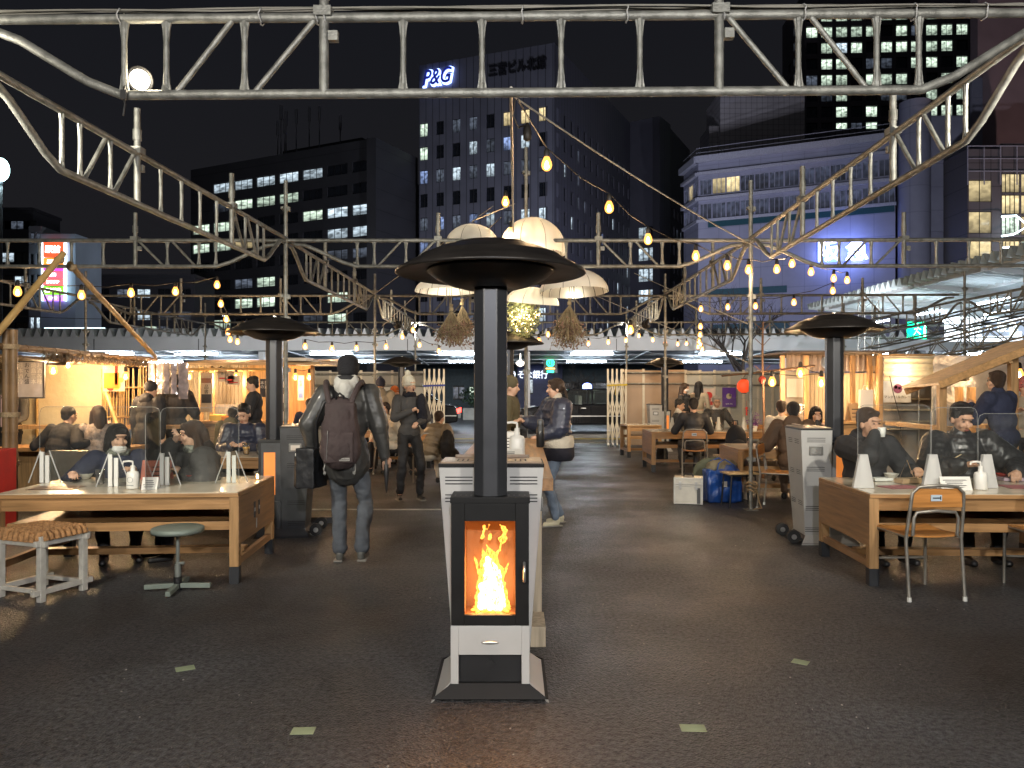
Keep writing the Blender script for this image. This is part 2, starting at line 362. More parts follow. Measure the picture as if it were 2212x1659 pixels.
for Y in (15.2, 20.9):
    column(XL(Y) - 5.7, Y - .03, 3.8, 'steel pole at far left behind the bamboo stall, %s' % ('nearer one' if Y < 16 else 'farther one'))
    column(XR(Y) + 5.9, Y - .03, 3.8, 'steel pole at far right beside the canopy, %s' % ('nearer one' if Y < 16 else 'farther one'))
column(.19, 10.4, 4.75, 'tall thin pole in the centre carrying the cloth domes')
# slack wires
WIRE = M('guy_wire', (.35, .33, .28), .5, .3)
def wire(a, b, label, sag=.0, r=.006, m=None):
    a, b = Vector(a), Vector(b); g = MB(); g.path([a + (b - a) * (i / 14) - V(0, 0, sag * 4 * (i / 14) * (1 - i / 14)) for i in range(15)], r, 5)
    return one('guy_wire', g, m or WIRE, label, 'wire', 'wires strung between the trusses')
wire(P(1112, 210, 6), P(1660, 546, 9.4), 'bulb wire sloping down to the right from the top truss', .06, .008)
wire(P(735, 690, 15), P(1065, 445, 10.4), 'guy wire left of the cloth domes, upper one')
wire(P(825, 705, 15.2), P(1082, 470, 10.4), 'guy wire left of the cloth domes, lower one')
wire(P(1290, 640, 12), P(1620, 785, 9.5), 'guy wire right of the cloth domes to the right pole')
wire(P(1370, 590, 12), P(1615, 700, 9.5), 'short guy wire meeting the right pole')
wire(P(1104, 190, 4.1), P(1109, 520, 10.3), 'loose wire beside the central pole', .0, .01)
wire(P(0, 680, 14), P(545, 675, 15), 'dark wire along the left row of bulbs', .1, .006, BLACKP)
wire(P(1540, 720, 12), P(2212, 670, 12), 'dark wire above the right stalls', .12, .006, BLACKP)
# ---- clamp flood lamps
FL_ON = EM('flood_face', (1, .93, .8), 6)
def clamp_lamp(loc, aim, label, on=True, s=1., mat=None):
    root = thing('clamp_lamp', label, 'clamp lamp', loc, 0, 'clamp lamps')
    q = (Vector(aim) - Vector(loc)).to_track_quat('Z', 'Y').to_matrix()
    def T(g): g.v = [tuple(q @ Vector(p) * s) for p in g.v]; return g
    g = MB(); g.lathe([(.02, -.12), (.03, -.115), (.035, -.07), (.06, -.03), (.085, .0), (.09, .012), (.082, .012), (.05, -.02), (.01, -.03)], 24); obj('reflector', T(g), BLACKM if mat is None else mat, root)
    g = MB(); g.ball((0, 0, -.004), (.068, .068, .02), n=20); obj('bulb', T(g), FL_ON if on else M('dead_glass', (.4, .4, .38), .2), root)
    g = MB(); g.path([(.04, 0, -.09), (.07, 0, -.12), (.06, 0, -.18), (.01, 0, -.2)], .008); g.box((0, 0, -.21), (.05, .03, .07)); obj('clamp', T(g), BLACKM, root)
    return root
clamp_lamp(P(302, 172, 4.25), P(420, 150, 3.7), 'lit round clamp lamp glowing at the left end of the top truss', s=.8)
lamp('clamp_glow', 'POINT', P(322, 172, 4.1), 3.5, (1, .85, .6), .04)
g = MB(); g.path([P(268, 130, 4.1), P(272, 175, 4.05), P(266, 205, 4.0), P(270, 225, 4.0), P(266, 250, 4.0)], .006, 5); g.box(P(268, 205, 4.0), (.03, .02, .05)); one('dangling_cable', g, BLACKP, 'dark cord dangling from the clamp lamp on the top truss', 'cord')
for a, b, e, c in FLOODS: clamp_lamp(Vector(a) - (Vector(b) - Vector(a)).normalized() * .06, b, 'clamp lamp on the truss %s the viewer, %s one' % ('added unseen beside' if a[1] > 0 else 'behind', 'left' if a[0] < -1 else 'right' if a[0] > 1 else 'middle'), s=1)
truss((-2.95, -1.85, 3.35), (3.05, -1.85, 3.35), .38, 'truss behind the viewer carrying the flood lamps')
for u, v, nm in ((1362, 712, 'right'), (892, 712, 'left')):
    a = P(u, v, 20.7) + V(6.5 if nm == 'right' else -6, 0, 0); clamp_lamp(a, a + V(0, 6, -.1), 'clamp lamp added to brighten the canopy, far out on the %s of the farthest trusses' % nm, s=.7); lamp('canopy_flood', 'SPOT', a + V(0, .1, 0), 420, (.95, .96, 1), .1, a + V(0, 6, -.1), 150, blend=1)  # outer pair added to brighten the ends of the canopy front
    a = P(u, v, 20.7); clamp_lamp(a, a + V(0, 6, -.1), 'small bright clamp lamp at the %s end of the farthest cross truss' % nm); lamp('canopy_flood', 'SPOT', a + V(0, .1, 0), 420, (1, .93, .86), .1, a + V(0, 6, -.1), 150, blend=1)
    a = P(u, v, 15.1) + V(.3 if nm == 'right' else -.3, 0, .1); clamp_lamp(a, a + V(0, 4, -1.6), 'small clamp lamp on the middle cross truss aimed at the fence, %s one' % nm); lamp('fence_flood', 'SPOT', a + V(0, .12, -.03), 160, (1, .84, .62), .1, a + V(0, 4, -1.6), 140, blend=1)
clamp_lamp(P(1787, 783, 11), P(1787, 850, 8), 'cold reflector lamp hanging above the right heater canopy', on=False, mat=STEEL)
clamp_lamp(P(1922, 806, 12.2), P(1950, 880, 11), 'black clip spotlight on the curry stall frame', on=False)
# ================================================================ buildings
def facade_mat(name, col, rough=.7, seam=None, sd=(1, 0), line=None, dark=.35):
    """plain cladding; thin darker joints every `seam` metres along direction sd and every `line` metres of height"""
    m = M(name, col, rough, 0, .10, .35); t = m.node_tree; b = t.nodes['Principled BSDF']; N = t.nodes.new; L = t.links.new
    src = b.inputs['Base Color'].links[0].from_socket
    tc = N('ShaderNodeTexCoord')
    for sp, dv in ((seam, (sd[0], sd[1], 0)), (line, (0, 0, 1))):
        if not sp: continue
        dt = N('ShaderNodeVectorMath'); dt.operation = 'DOT_PRODUCT'; dt.inputs[1].default_value = [c / sp for c in dv]; L(tc.outputs['Object'], dt.inputs[0])
        fr = N('ShaderNodeMath'); fr.operation = 'FRACT'; L(dt.outputs['Value'], fr.inputs[0])
        lt = N('ShaderNodeMath'); lt.operation = 'LESS_THAN'; lt.inputs[1].default_value = .16 / sp; L(fr.outputs[0], lt.inputs[0])
        mx = N('ShaderNodeMix'); mx.data_type = 'RGBA'; mx.blend_type = 'MULTIPLY'; L(lt.outputs[0], mx.inputs[0]); L(src, mx.inputs[6]); mx.inputs[7].default_value = (dark, dark, dark, 1); src = mx.outputs[2]
    L(src, b.inputs['Base Color']); return m
def window_light(name, col, s, lo=.22):
    """a lit room behind glass: bright ceiling lights above, desks and blinds below, every room a little different"""
    m = bpy.data.materials.new(name); m.use_nodes = True; t = m.node_tree; N = t.nodes.new; L = t.links.new; b = t.nodes['Principled BSDF']
    tc = N('ShaderNodeTexCoord'); oi = N('ShaderNodeObjectInfo'); mp = N('ShaderNodeMapping'); L(tc.outputs['Generated'], mp.inputs[0])
    cmb = N('ShaderNodeCombineXYZ'); 
    for i in range(3): L(oi.outputs['Random'], cmb.inputs[i])
    mul = N('ShaderNodeVectorMath'); mul.operation = 'SCALE'; mul.inputs['Scale'].default_value = 37; L(cmb.outputs[0], mul.inputs[0]); L(mul.outputs[0], mp.inputs['Location'])
    mp.inputs['Scale'].default_value = (3.2, 3.2, 4.5)
    n = N('ShaderNodeTexNoise'); n.inputs['Scale'].default_value = 1; n.inputs['Detail'].default_value = 3; L(mp.outputs[0], n.inputs[0])
    r = N('ShaderNodeValToRGB'); r.color_ramp.elements[0].position = .36; r.color_ramp.elements[0].color = (lo, lo, lo, 1); r.color_ramp.elements[1].position = .62; r.color_ramp.elements[1].color = (1, 1, 1, 1)
    L(n.outputs[0], r.inputs[0])
    sx = N('ShaderNodeSeparateXYZ'); L(tc.outputs['Generated'], sx.inputs[0])
    zr = N('ShaderNodeMapRange'); zr.inputs[1].default_value = 0; zr.inputs[2].default_value = .75; zr.inputs[3].default_value = .30; zr.inputs[4].default_value = 1.0; L(sx.outputs[2], zr.inputs[0])
    mu = N('ShaderNodeMath'); mu.operation = 'MULTIPLY'; L(r.outputs[0], mu.inputs[0]); L(zr.outputs[0], mu.inputs[1])
    rr = N('ShaderNodeMapRange'); rr.inputs[3].default_value = .45 * s; rr.inputs[4].default_value = 1.25 * s; L(oi.outputs['Random'], rr.inputs[0])
    m2 = N('ShaderNodeMath'); m2.operation = 'MULTIPLY'; L(mu.outputs[0], m2.inputs[0]); L(rr.outputs[0], m2.inputs[1])
    b.inputs['Emission Color'].default_value = tuple(col) + (1,); L(m2.outputs[0], b.inputs['Emission Strength']); b.inputs['Base Color'].default_value = (.05, .05, .05, 1); b.inputs['Roughness'].default_value = .2
    return m
W_DARK = M('dark_window', (.012, .014, .018), .15, 0, .2, .5)
W_COOL = window_light('window_cool', (.72, .88, 1), .75); W_BLUE = window_light('window_blue', (.40, .55, 1), .45)
W_GRN = window_light('window_greenish', (.80, 1, .80), .85); W_WARM = window_light('window_warm', (1, .80, .42), .7, .55)
W_DIM = window_light('window_dim', (.5, .6, .8), .12)
WST = {'.': None, 'd': W_DARK, 'c': W_COOL, 'b': W_BLUE, 'g': W_GRN, 'w': W_WARM, 'i': W_DIM}
def facade(root, p0, p1, z0, z1, cols, rowz, ww, wh, grid, wall, name='wall', depth=.35, mull=1, frame=None, thick=8, c0=None, cs=None):
    """a wall standing from p0 to p1 (x, y) with real window openings; rowz = centre heights, grid[r][c] = window state"""
    p0 = Vector((p0[0], p0[1], 0)); p1 = Vector((p1[0], p1[1], 0)); a = p1 - p0; L = a.length; a.normalize(); n = V(a.y, -a.x, 0)
    ang = math.atan2(a.y, a.x)
    if n.dot(-p0) < 0: n = -n
    cs = cs or L / cols; c0 = cs / 2 if c0 is None else c0
    xs = [c0 + cs * i for i in range(cols)]
    g = MB()
    def slab(x0, x1, za, zb, d0, d1):
        if x1 - x0 < .01 or zb - za < .01: return
        q = [p0 + a * x + n * d for x, d in ((x0, d0), (x1, d0), (x1, d1), (x0, d1))]
        g.add([(t.x, t.y, za) for t in q] + [(t.x, t.y, zb) for t in q], [(0, 1, 2, 3), (7, 6, 5, 4), (0, 4, 5, 1), (1, 5, 6, 2), (2, 6, 7, 3), (3, 7, 4, 0)])
    slab(0, L, z0, z1, -thick, -depth)
    edges = [z0]
    for z in sorted(rowz): edges += [z - wh / 2, z + wh / 2]
    edges.append(z1)
    for i in range(0, len(edges), 2): slab(0, L, edges[i], edges[i + 1], -depth, 0)
    rz = sorted(rowz, reverse=True)
    for ri, z in enumerate(rz):
        row = grid[ri] if ri < len(grid) else '.' * cols
        x = 0.
        for c in range(cols):
            st = row[c] if c < len(row) else '.'
            if st == '.': continue
            slab(x, xs[c] - ww / 2, z - wh / 2, z + wh / 2, -depth, 0); x = xs[c] + ww / 2
        slab(x, L, z - wh / 2, z + wh / 2, -depth, 0)
    obj(name, g, wall, root)
    key = 'window_pane_%g_%g' % (ww, wh); pm = {}
    for ri, z in enumerate(rz):
        row = grid[ri] if ri < len(grid) else ''
        for c in range(min(cols, len(row))):
            st = row[c]
            if st == '.': continue
            if st not in pm:
                q = MB(); q.box((0, 0, 0), (ww, .06, wh), m=0)
                for k in range(1, mull + 1): q.box((ww * (k / (mull + 1) - .5), -.06, 0), (.09, .08, wh), m=1)
                q.box((0, -.06, wh / 2 - .05), (ww, .08, .1), m=1); q.box((0, -.06, -wh / 2 + .05), (ww, .08, .1), m=1)
                pm[st] = mesh_of(key + st, q, [WST[st], frame or BLACKP])
            o = bpy.data.objects.new('window', pm[st]); COL.objects.link(o); o.parent = root
            q = p0 + a * xs[c] - n * (depth - .05); q.z = z
            if root.name in OFF: q -= Vector(OFF[root.name])
            o.location = q; o.rotation_euler.z = ang
    return p0, a, n
def G(rows, cols, chars, seed):
    rr = random.Random(seed); return [''.join(rr.choice(chars) for _ in range(cols)) for _ in range(rows)]
# ---- grey panelled tower block with the two roof signs
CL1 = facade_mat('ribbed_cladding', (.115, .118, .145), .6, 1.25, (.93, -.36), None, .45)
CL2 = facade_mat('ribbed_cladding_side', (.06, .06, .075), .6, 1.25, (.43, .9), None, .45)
pA, pB, pC = (X(905, 130.7), 130.7), (X(1197, 122), 122), (X(1361, 159), 159)
rt = thing('office_building', 'tall grey panelled office block in the centre with glowing blue letters', 'building', (pA[0], pA[1], 0), w=True)
gridA = ['cd.iiddwww'[0:1] + 'dii' + 'dwww', 'gdddcbcd'[0:8], 'bicicibi', 'ddidddid', 'ibdbcddc', 'bdddddid', 'iddcdddb', 'ddbdddbd', 'dddiddcc', 'idddbddb', 'ddddiddd', 'dbdidddc']
gridA = ['gdiidwww', 'gddcibcd', 'biciciii', 'dddddddd', 'ibibcicc', 'bddidddc', 'iddbdddb', 'ddbdddbd', 'dddiddcc', 'idddbddb', 'ddddiddd', 'dbdidddc']
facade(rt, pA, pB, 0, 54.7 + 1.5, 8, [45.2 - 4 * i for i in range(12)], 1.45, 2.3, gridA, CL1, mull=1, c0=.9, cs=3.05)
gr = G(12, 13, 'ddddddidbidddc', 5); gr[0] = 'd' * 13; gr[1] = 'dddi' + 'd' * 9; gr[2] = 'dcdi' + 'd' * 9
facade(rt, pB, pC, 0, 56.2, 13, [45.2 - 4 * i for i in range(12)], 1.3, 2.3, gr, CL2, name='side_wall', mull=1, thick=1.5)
pD, pE = (X(1425, 160), 160), (X(1490, 183), 183)
rt2 = thing('office_building', 'darker rear wing of the grey block seen right of it', 'building', (pD[0], pD[1], 0), w=True)
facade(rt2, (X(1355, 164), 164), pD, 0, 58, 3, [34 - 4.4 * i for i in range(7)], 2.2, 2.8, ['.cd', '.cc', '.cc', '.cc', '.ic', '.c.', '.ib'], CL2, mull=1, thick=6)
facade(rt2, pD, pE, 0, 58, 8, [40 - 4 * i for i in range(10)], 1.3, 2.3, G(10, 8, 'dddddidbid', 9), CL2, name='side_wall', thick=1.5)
# signs on it
pa = Vector((pA[0], pA[1], 0)); ad = Vector((pB[0] - pA[0], pB[1] - pA[1], 0)).normalized(); angA = math.atan2(ad.y, ad.x); nA = V(ad.y, -ad.x, 0)
def onA(u, v, off=.3):
    k = (u - 1106) / F; t = (pa.x - k * pa.y) / (k * ad.y - ad.x); p = pa + ad * t; p.z = Z(v, p.y); return p + nA * off
LETB = EM('blue_letter_glow', (.3, .42, 1), 2.5); LETD = M('navy_letter_face', (.02, .03, .25), .4, emit=.1, ecol=(.03, .05, .6))
sg = thing('illuminated_sign', 'glowing blue white italic letters P&G on the grey block', 'sign', onA(945, 175), w=True)
for nm, bd, mt, off in (('letter_halo', .24, LETB, .3), ('letter_face', .0, LETD, .75)):
    text(nm, 'P&G', 3.6, onA(946, 184, off), mt, sg, ext=.12, bold=bd if bd else .03, shear=.28, rz=angA, stretch=.78)
one('sign_letters', MB(), M('dark_letters', (.012, .012, .016), .5), 'dark unlit Japanese letters near the roof edge of the grey block', 'sign') if False else None
tt = text('sign_letters', '三宮ビル北館', 2.15, onA(1118, 156, .15), M('dark_letters', (.012, .012, .016), .5), None, ext=.12, bold=.05, rz=angA, stretch=.78)
tag(tt, 'dark unlit Japanese letters near the roof edge of the grey block', 'sign')
# ---- dark office block on the left
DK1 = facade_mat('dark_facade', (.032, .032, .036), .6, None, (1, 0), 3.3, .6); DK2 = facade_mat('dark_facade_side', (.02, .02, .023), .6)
q0, q1 = (X(412, 139.5), 139.5), (X(812, 121.5), 121.5)
rl = thing('office_building', 'dark office block on the left with long strip windows', 'building', (q0[0], q0[1], 0), w=True)
gl = ['.ccccccd', 'igggcddd', 'ggwddggd', 'ddddggid', 'ddigdddd', 'gddddggd', 'dgdgdddd', 'ggddgddd', 'ggdidddd']
gl = ['.cccccdd', '.igggddd', 'ggdddgcc', 'ggwdddcc', 'ddddddii', 'ddigdddd', 'ddggddgd', 'ggdddigd', 'ggddgddd']
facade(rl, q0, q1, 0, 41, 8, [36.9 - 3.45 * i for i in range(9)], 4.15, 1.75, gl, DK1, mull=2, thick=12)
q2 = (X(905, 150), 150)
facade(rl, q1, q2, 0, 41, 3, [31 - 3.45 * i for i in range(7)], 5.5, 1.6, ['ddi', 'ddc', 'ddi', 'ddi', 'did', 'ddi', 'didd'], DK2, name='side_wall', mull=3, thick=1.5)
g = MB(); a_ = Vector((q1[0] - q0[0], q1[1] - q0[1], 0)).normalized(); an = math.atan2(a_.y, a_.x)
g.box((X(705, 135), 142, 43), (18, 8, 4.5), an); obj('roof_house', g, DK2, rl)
for u, v in ((607, 228), (618, 240), (640, 236), (668, 232), (690, 230), (600, 262), (615, 258), (735, 250)):
    g = MB(); p = P(u, v, 136); g.tube((p.x, 136, 41), p, .12, n=6); g.tube(p - V(0, 0, 2.5), p, .3, n=6); obj('antenna', g, M('antenna_grey', (.10, .10, .11), .5), rl)
g = MB(); q = P(560, 565, 128); t_ = text('red_sign', 'IIIUNE', 1.4, P(497, 582, 118) , EM('red_led', (1, .05, .04), 2), None, ext=.05) if False else None
# low dark masses closing the street on the left
DK3 = facade_mat('distant_wall', (.035, .035, .042), .8)
for u0, u1, v0, Yb, lb in ((0, 150, 520, 112, 'low dark block at far left behind the lit shop sign'), (200, 420, 600, 118, 'low dark building between the shop sign and the office block'), (0, 70, 455, 130, 'dark rounded tower at the far left edge')):
    rr_ = thing('distant_building', lb, 'building', (X(u0, Yb), Yb, 0), w=True)
    facade(rr_, (X(u0, Yb), Yb), (X(u1, Yb), Yb), 0, Z(v0, Yb), 5, [Z(v0, Yb) - 2.4 - 3.4 * i for i in range(4)], 2, 1.5, G(4, 5, 'dddddic', int(u1)), DK3, thick=8)
    g = MB(); g.bb(X(u0, Yb) - .2, X(u1, Yb) + .2, Yb - .2, Yb + 8.2, Z(v0, Yb), Z(v0, Yb) + .5); obj('parapet', g, DK3, rr_)
# shop sign building with the coloured panel stack
Ys = 95
rs = thing('shop_building', 'narrow pale building at far left carrying a lit coloured sign tower', 'building', (X(60, Ys), Ys, 0), w=True)
facade(rs, (X(62, Ys), Ys), (X(88, Ys), Ys), 0, Z(488, Ys), 2, [Z(515, Ys) - 2.6 * i for i in range(8)], .5, 1.5, G(8, 2, 'dic', 77), facade_mat('pale_shop_wall', (.16, .16, .18), .5), mull=0, thick=6)
facade(rs, (X(88, Ys), Ys), (X(163, Ys), Ys), 0, Z(505, Ys), 1, [], 1, 1, [], facade_mat('lit_shop_wall', (.35, .42, .5), .5), name='sign_wall', thick=6)
SY = Ys - .5
def panel(nm, v0, v1, col, e, s=None):
    g = MB(); g.bb(X(93, SY), X(136, SY), SY, SY + .3, Z(v1, SY), Z(v0, SY)); o = obj(nm, g, EM('sign_' + '_'.join('%d' % (c * 100) for c in col), col, e), rs)
    if s: text('panel_lettering', s, (v1 - v0) / F * SY * .5, (X(114, SY), SY - .03, Z((v0 + v1) / 2 + (v1 - v0) * .18, SY)), EM('sign_white', (1, 1, 1), 2.2), rs, ext=.02, bold=.03)
panel('sign_panel', 522, 555, (.9, .06, .02), 1.3, '駅前'); panel('sign_panel', 557, 573, (.75, .25, .03), 1.0, '居酒屋'); panel('sign_panel', 575, 584, (.55, .06, .5), 1, '個室')
panel('sign_panel', 586, 600, (.8, .1, .15), 1, '焼肉'); panel('sign_panel', 602, 616, (.9, .12, .12), 1, 'カラオケ'); panel('sign_panel', 618, 636, (.18, .65, .02), 1.1, '炭火焼鳥'); panel('sign_panel', 638, 650, (.5, .2, .95), 1.2, '朝まで')
for u in (90, 139):
    g = MB(); g.bb(X(u, SY), X(u + 2.5, SY), SY - .1, SY + .3, Z(650, SY), Z(520, SY)); obj('sign_edge_light', g, EM('edge_blue', (.6, .85, 1), 2.2), rs)
g = MB(); g.bb(X(97, 70), X(226, 70), 70, 70.4, Z(740, 70), Z(712, 70)); bl = one('blue_light_panel', g, EM('blue_panel', (.10, .22, .75), .8), 'long blue glowing panel above the canopy roof at far left', 'sign')
g = MB(); g.bb(X(97, 69.9), X(226, 69.9), 69.8, 70, Z(713, 70), Z(708, 70)); obj('panel_edge', g, EM('edge_blue', (.6, .85, 1), 2.2), bl)
for u, v, Yq, lb in ((2, 366, 60, 'bright white street lamp cut by the left edge of the view'),):
    r_ = thing('street_lamp', lb, 'street lamp', P(u, v, Yq) - V(0, 0, Z(v, Yq)), w=True); p = P(u, v, Yq)
    g = MB(); g.ball(p, (.6, .6, .9), n=16); obj('lamp_globe', g, EM('lamp_white', (.6, .95, .95), 4), r_); g = MB(); g.tube((p.x, p.y, 0), p - V(0, 0, .9), .12, n=8); obj('lamp_post', g, DKCHAR, r_)
    lamp('street_glow', 'POINT', p - V(0, .0, 1.2), 900, (.7, .95, 1), .5)
for u0, u1, v0, v1, Yq, st in ((285, 363, 695, 754, 60, 0),):
    pass
r_ = thing('distant_building', 'small far building with lit stairwell behind the string bulbs at left', 'building', (X(285, 125), 125, 0), w=True)
facade(r_, (X(285, 115), 115), (X(365, 115), 115), 0, Z(692, 115), 3, [Z(718, 115), Z(748, 115)], 1.8, 2.0, ['iGi'.replace('G', 'g'), 'igi'], DK3, thick=5)
# ---- department store on the right: banded glass top, blank wall, cylinder stair and high wall
HK = facade_mat('store_wall', (.30, .31, .40), .6, 3.4, (.9, -.42), 3.6, .82); HKW = facade_mat('store_wall_side', (.27, .28, .36), .6, 4, (1, 0), 4, .85)
HB = M('store_mullion', (.34, .35, .42), .5)
h0, h1, h2 = (X(1477, 140), 140), (X(1508, 132.8), 132.8), (X(1934, 120), 120)
rh = thing('department_store', 'large blue grey department store on the right with banded windows and glowing sign', 'building', (h1[0], h1[1], 0), w=True)
ZR = 40.6
W_ST = window_light('window_store', (.3, .36, .6), .10); WST['s'] = W_ST
row1 = 'ssssssssssssssssssssss'
def band(p, q, cols, first):
    facade(rh, p, q, 0, ZR, cols, [ZR - 4.55, ZR - 8.75], abs(Vector(q).xy.length and (Vector((q[0] - p[0], q[1] - p[1])).length / cols) * .9), 2.7, first, HK, depth=.3, mull=2, frame=HB, thick=5)
band(h0, h1, 3, ['sws', 'sss']); band(h1, h2, 13, ['swwssssssssss', 'sssssssssssss'])
def ledge(p, q, z, h, out, nm, mt, e0=.3):
    p = Vector((p[0], p[1], 0)); q = Vector((q[0], q[1], 0)); a = (q - p).normalized(); n = V(a.y, -a.x, 0)
    if n.dot(-p) < 0: n = -n
    g = MB(); g.bar(p + n * (out / 2) - a * e0 + V(0, 0, z), q + n * (out / 2) + a * e0 + V(0, 0, z), out, h); return obj(nm, g, mt, rh)
LEDG = M('store_ledge', (.42, .43, .50), .5)
for p, q in ((h0, h1), (h1, h2)):
    ledge(p, q, ZR + .1, 1.1, .9, 'cornice', LEDG); ledge(p, q, ZR - 2.3, .5, .6, 'cornice', LEDG, .1); ledge(p, q, ZR - 6.65, .55, .6, 'ledge', LEDG, .15); ledge(p, q, ZR - 10.4, .5, .35, 'ledge', LEDG, .12)
    for k in range(2): ledge(p, q, ZR + 1.4 + .8 * k, .07, .07, 'roof_rail', LEDG)
TEAL = M('teal_band', (.01, .07, .09), .5)
hv = Vector((h1[0], h1[1], 0)); ha = Vector((h2[0] - h1[0], h2[1] - h1[1], 0)).normalized(); hn = V(ha.y, -ha.x, 0); angH = math.atan2(ha.y, ha.x)
def onH(u, v, off=.2):
    k = (u - 1106) / F; t = (hv.x - k * hv.y) / (k * ha.y - ha.x); p = hv + ha * t; p.z = Z(v, p.y); return p + hn * off
for ua, ub, v0, v1 in ((1530, 1932, 492, 478), (1530, 1700, 640, 626), (1540, 1706, 705, 712)):
    a, b = onH(ua, (v0 + v1) / 2, .15), onH(ub, (v0 + v1) / 2 - (14 if ub > 1800 else 4), .15); b.z = a.z
    g = MB(); g.bar(a, b, .25, 1.1); obj('teal_stripe', g, TEAL, rh)
BIG = EM('store_sign_light', (.08, .16, 1), 2.2); BIGF = EM('store_sign_core', (.75, .85, 1), 4)
sg = thing('illuminated_sign', 'large glowing white blue characters on the department store wall', 'sign', onH(1818, 540), w=True)
for ch, u in (('阪', 1790), ('急', 1851)):
    text('character_halo', ch, 3.45, onH(u, 561, .5), BIG, sg, ext=.03, bold=.15, rz=angH); text('character', ch, 3.45, onH(u, 561, .9), BIGF, sg, ext=.03, bold=.05, rz=angH)
lamp('sign_glow', 'AREA', onH(1818, 545, 3.2), 300, (.22, .32, 1), 6, target=onH(1818, 545, 0))
g = MB(); p = P(1976, 222, 118); g.tube((p.x, p.y, 0), p, 31 / F * 118, n=40); obj('stair_cylinder', g, HKW, rh)
g = MB(); g.bb(X(1946, 119), X(2089, 119), 119, 120, 0, Z(252, 119)); obj('high_wall', g, HKW, rh)
g = MB(); g.bb(X(2006, 118.6), X(2089, 118.6), 118.6, 119, Z(500, 118.6), Z(250, 118.6)); obj('wall_panel', g, HK, rh)
lat = facade_mat('lattice_screen', (.40, .38, .40), .7, 1.0, (1, 0), 1.0, .72)
g = MB(); g.bb(X(1556, 142), X(1738, 142), 142, 152, ZR - 1, Z(196, 142)); obj('roof_plant_box', g, lat, rh)
g = MB(); g.bb(X(1532, 143), X(1556, 143), 143, 150, ZR - 1, Z(272, 143)); obj('roof_plant_box', g, lat, rh)
g = MB(); g.bb(X(1738, 144), X(1760, 144), 144, 150, ZR - 1, Z(300, 144)); obj('roof_plant_box', g, lat, rh)
g = MB(); g.bb(X(1760, 150), X(1930, 150), 150, 158, ZR - 1, Z(278, 150)); obj('roof_plant_box', g, facade_mat('roof_grille', (.12, .12, .15), .6, 1.4, (1, 0), 1.4, .5), rh)
# ---- high rise behind it
TWM = facade_mat('tower_wall', (.085, .075, .085), .6, 3.9, (1, 0), None, .7)
rtw = thing('high_rise', 'high dark tower at upper right with rows of lit square windows', 'building', (X(1735, 195), 195, 0), w=True)
gt = ['ggggggggggd', 'dgggdgdgddg', 'gggigiidggd', 'dgggdggddgd', 'digdggdgdgg', 'iidggdgiidd', 'dgigdggdigg', 'dggddiidgdg', 'ddgdgddiggd', 'ddgdddgdigg', 'dgdidddgidd', 'dggdgddidgd']
gt = ['dgggdggdggg', 'gggggdgiggg', 'dgcgdgggggd', 'dggdiidggdg', 'iggdgggddgd', 'digddiidgdg', 'ddgdgddiggg', 'ddgigddgdgg', 'dgddiiddiid', 'dgdidddgidd', 'dggdgddidgd']
facade(rtw, (X(1738, 195), 195), (X(2095, 193), 193), 0, 102, 11, [95.6 - 4.05 * i for i in range(11)], 2.75, 2.75, gt, TWM, mull=1, depth=.5)
facade(rtw, (X(1690, 214), 214), (X(1736, 195.5), 195.5), 0, 102, 4, [95.6 - 4.05 * i for i in range(11)], 2.6, 2.2, ['..c.', '..c.', '.dcd', 'ddc.', '..c.', '.dcd', '..c.', '..c.', '..cd', '.dcd', 'd.c.'], TWM, name='side_wall', mull=0, thick=4)
facade(rtw, (X(2098, 193), 193), (X(2130, 193), 193), 0, 102, 1, [93 - 5.5 * i for i in range(7)], 1.7, 2.6, ['c', 'd', 'c', 'i', 'c', 'd', 'c'], TWM, name='side_wall', mull=1, thick=8)
# ---- plum coloured block and lit glass shop at the right edge
PL = facade_mat('plum_wall', (.30, .23, .25), .7)
r_ = thing('office_building', 'plain plum grey block at the upper right edge', 'building', (X(2112, 112), 112, 0), w=True)
g = MB(); g.bb(X(2112, 124), X(2420, 124), 124, 126, 0, 90); obj('wall', g, PL, r_)
g = MB(); g.bb(X(2096, 123.8), X(2120, 123.8), 123.5, 124, 0, Z(170, 124)); obj('corner_fin', g, HKW, r_)
YG = 108
r_ = thing('glass_shop_building', 'lit glass shop building at the right edge above the canopy', 'building', (X(2090, YG), YG, 0), w=True)
facade(r_, (X(2090, YG), YG), (X(2162, YG), YG), 0, Z(322, YG), 1, [Z(412, YG), Z(480, YG), Z(540, YG), Z(600, YG)], 3.2, 3.1, ['w', 'w', 'w', 'w'], facade_mat('shop_wall', (.13, .12, .13), .6, 1.6, (1, 0), 3.3, .6), mull=1, thick=6, c0=1.8)
facade(r_, (X(2163, YG), YG), (X(2330, YG), YG), 0, Z(310, YG), 4, [Z(395, YG), Z(441, YG), Z(487, YG), Z(533, YG)], 2.5, 2.7, ['wwww', 'wwww', 'gwgw', 'wgww'], facade_mat('shop_wall'[0:9], (.13, .12, .13)), name='glass_wall', mull=3, thick=6)
g = MB()
for i in range(6): g.bb(X(2090, YG - .3) + 2.3 * i, X(2090, YG - .3) + 2.3 * i + .12, YG - .3, YG - .2, Z(400, YG), Z(318, YG))
for v in (318, 345, 372): g.bb(X(2090, YG - .4), X(2290, YG - .4), YG - .4, YG - .28, Z(v, YG), Z(v, YG) + .12)
obj('roof_grille', g, HB, r_)
for v in (468, 535):
    g = MB(); g.path([P(2164, v, YG - 2), P(2195, v - 2, YG - 2), P(2222, v + 20, YG - 2), P(2190, v + 38, YG - 2), P(2164, v + 42, YG - 2)], .12, 6); obj('light_strip', g, EM('strip_white', (.7, .9, 1), 4), r_)
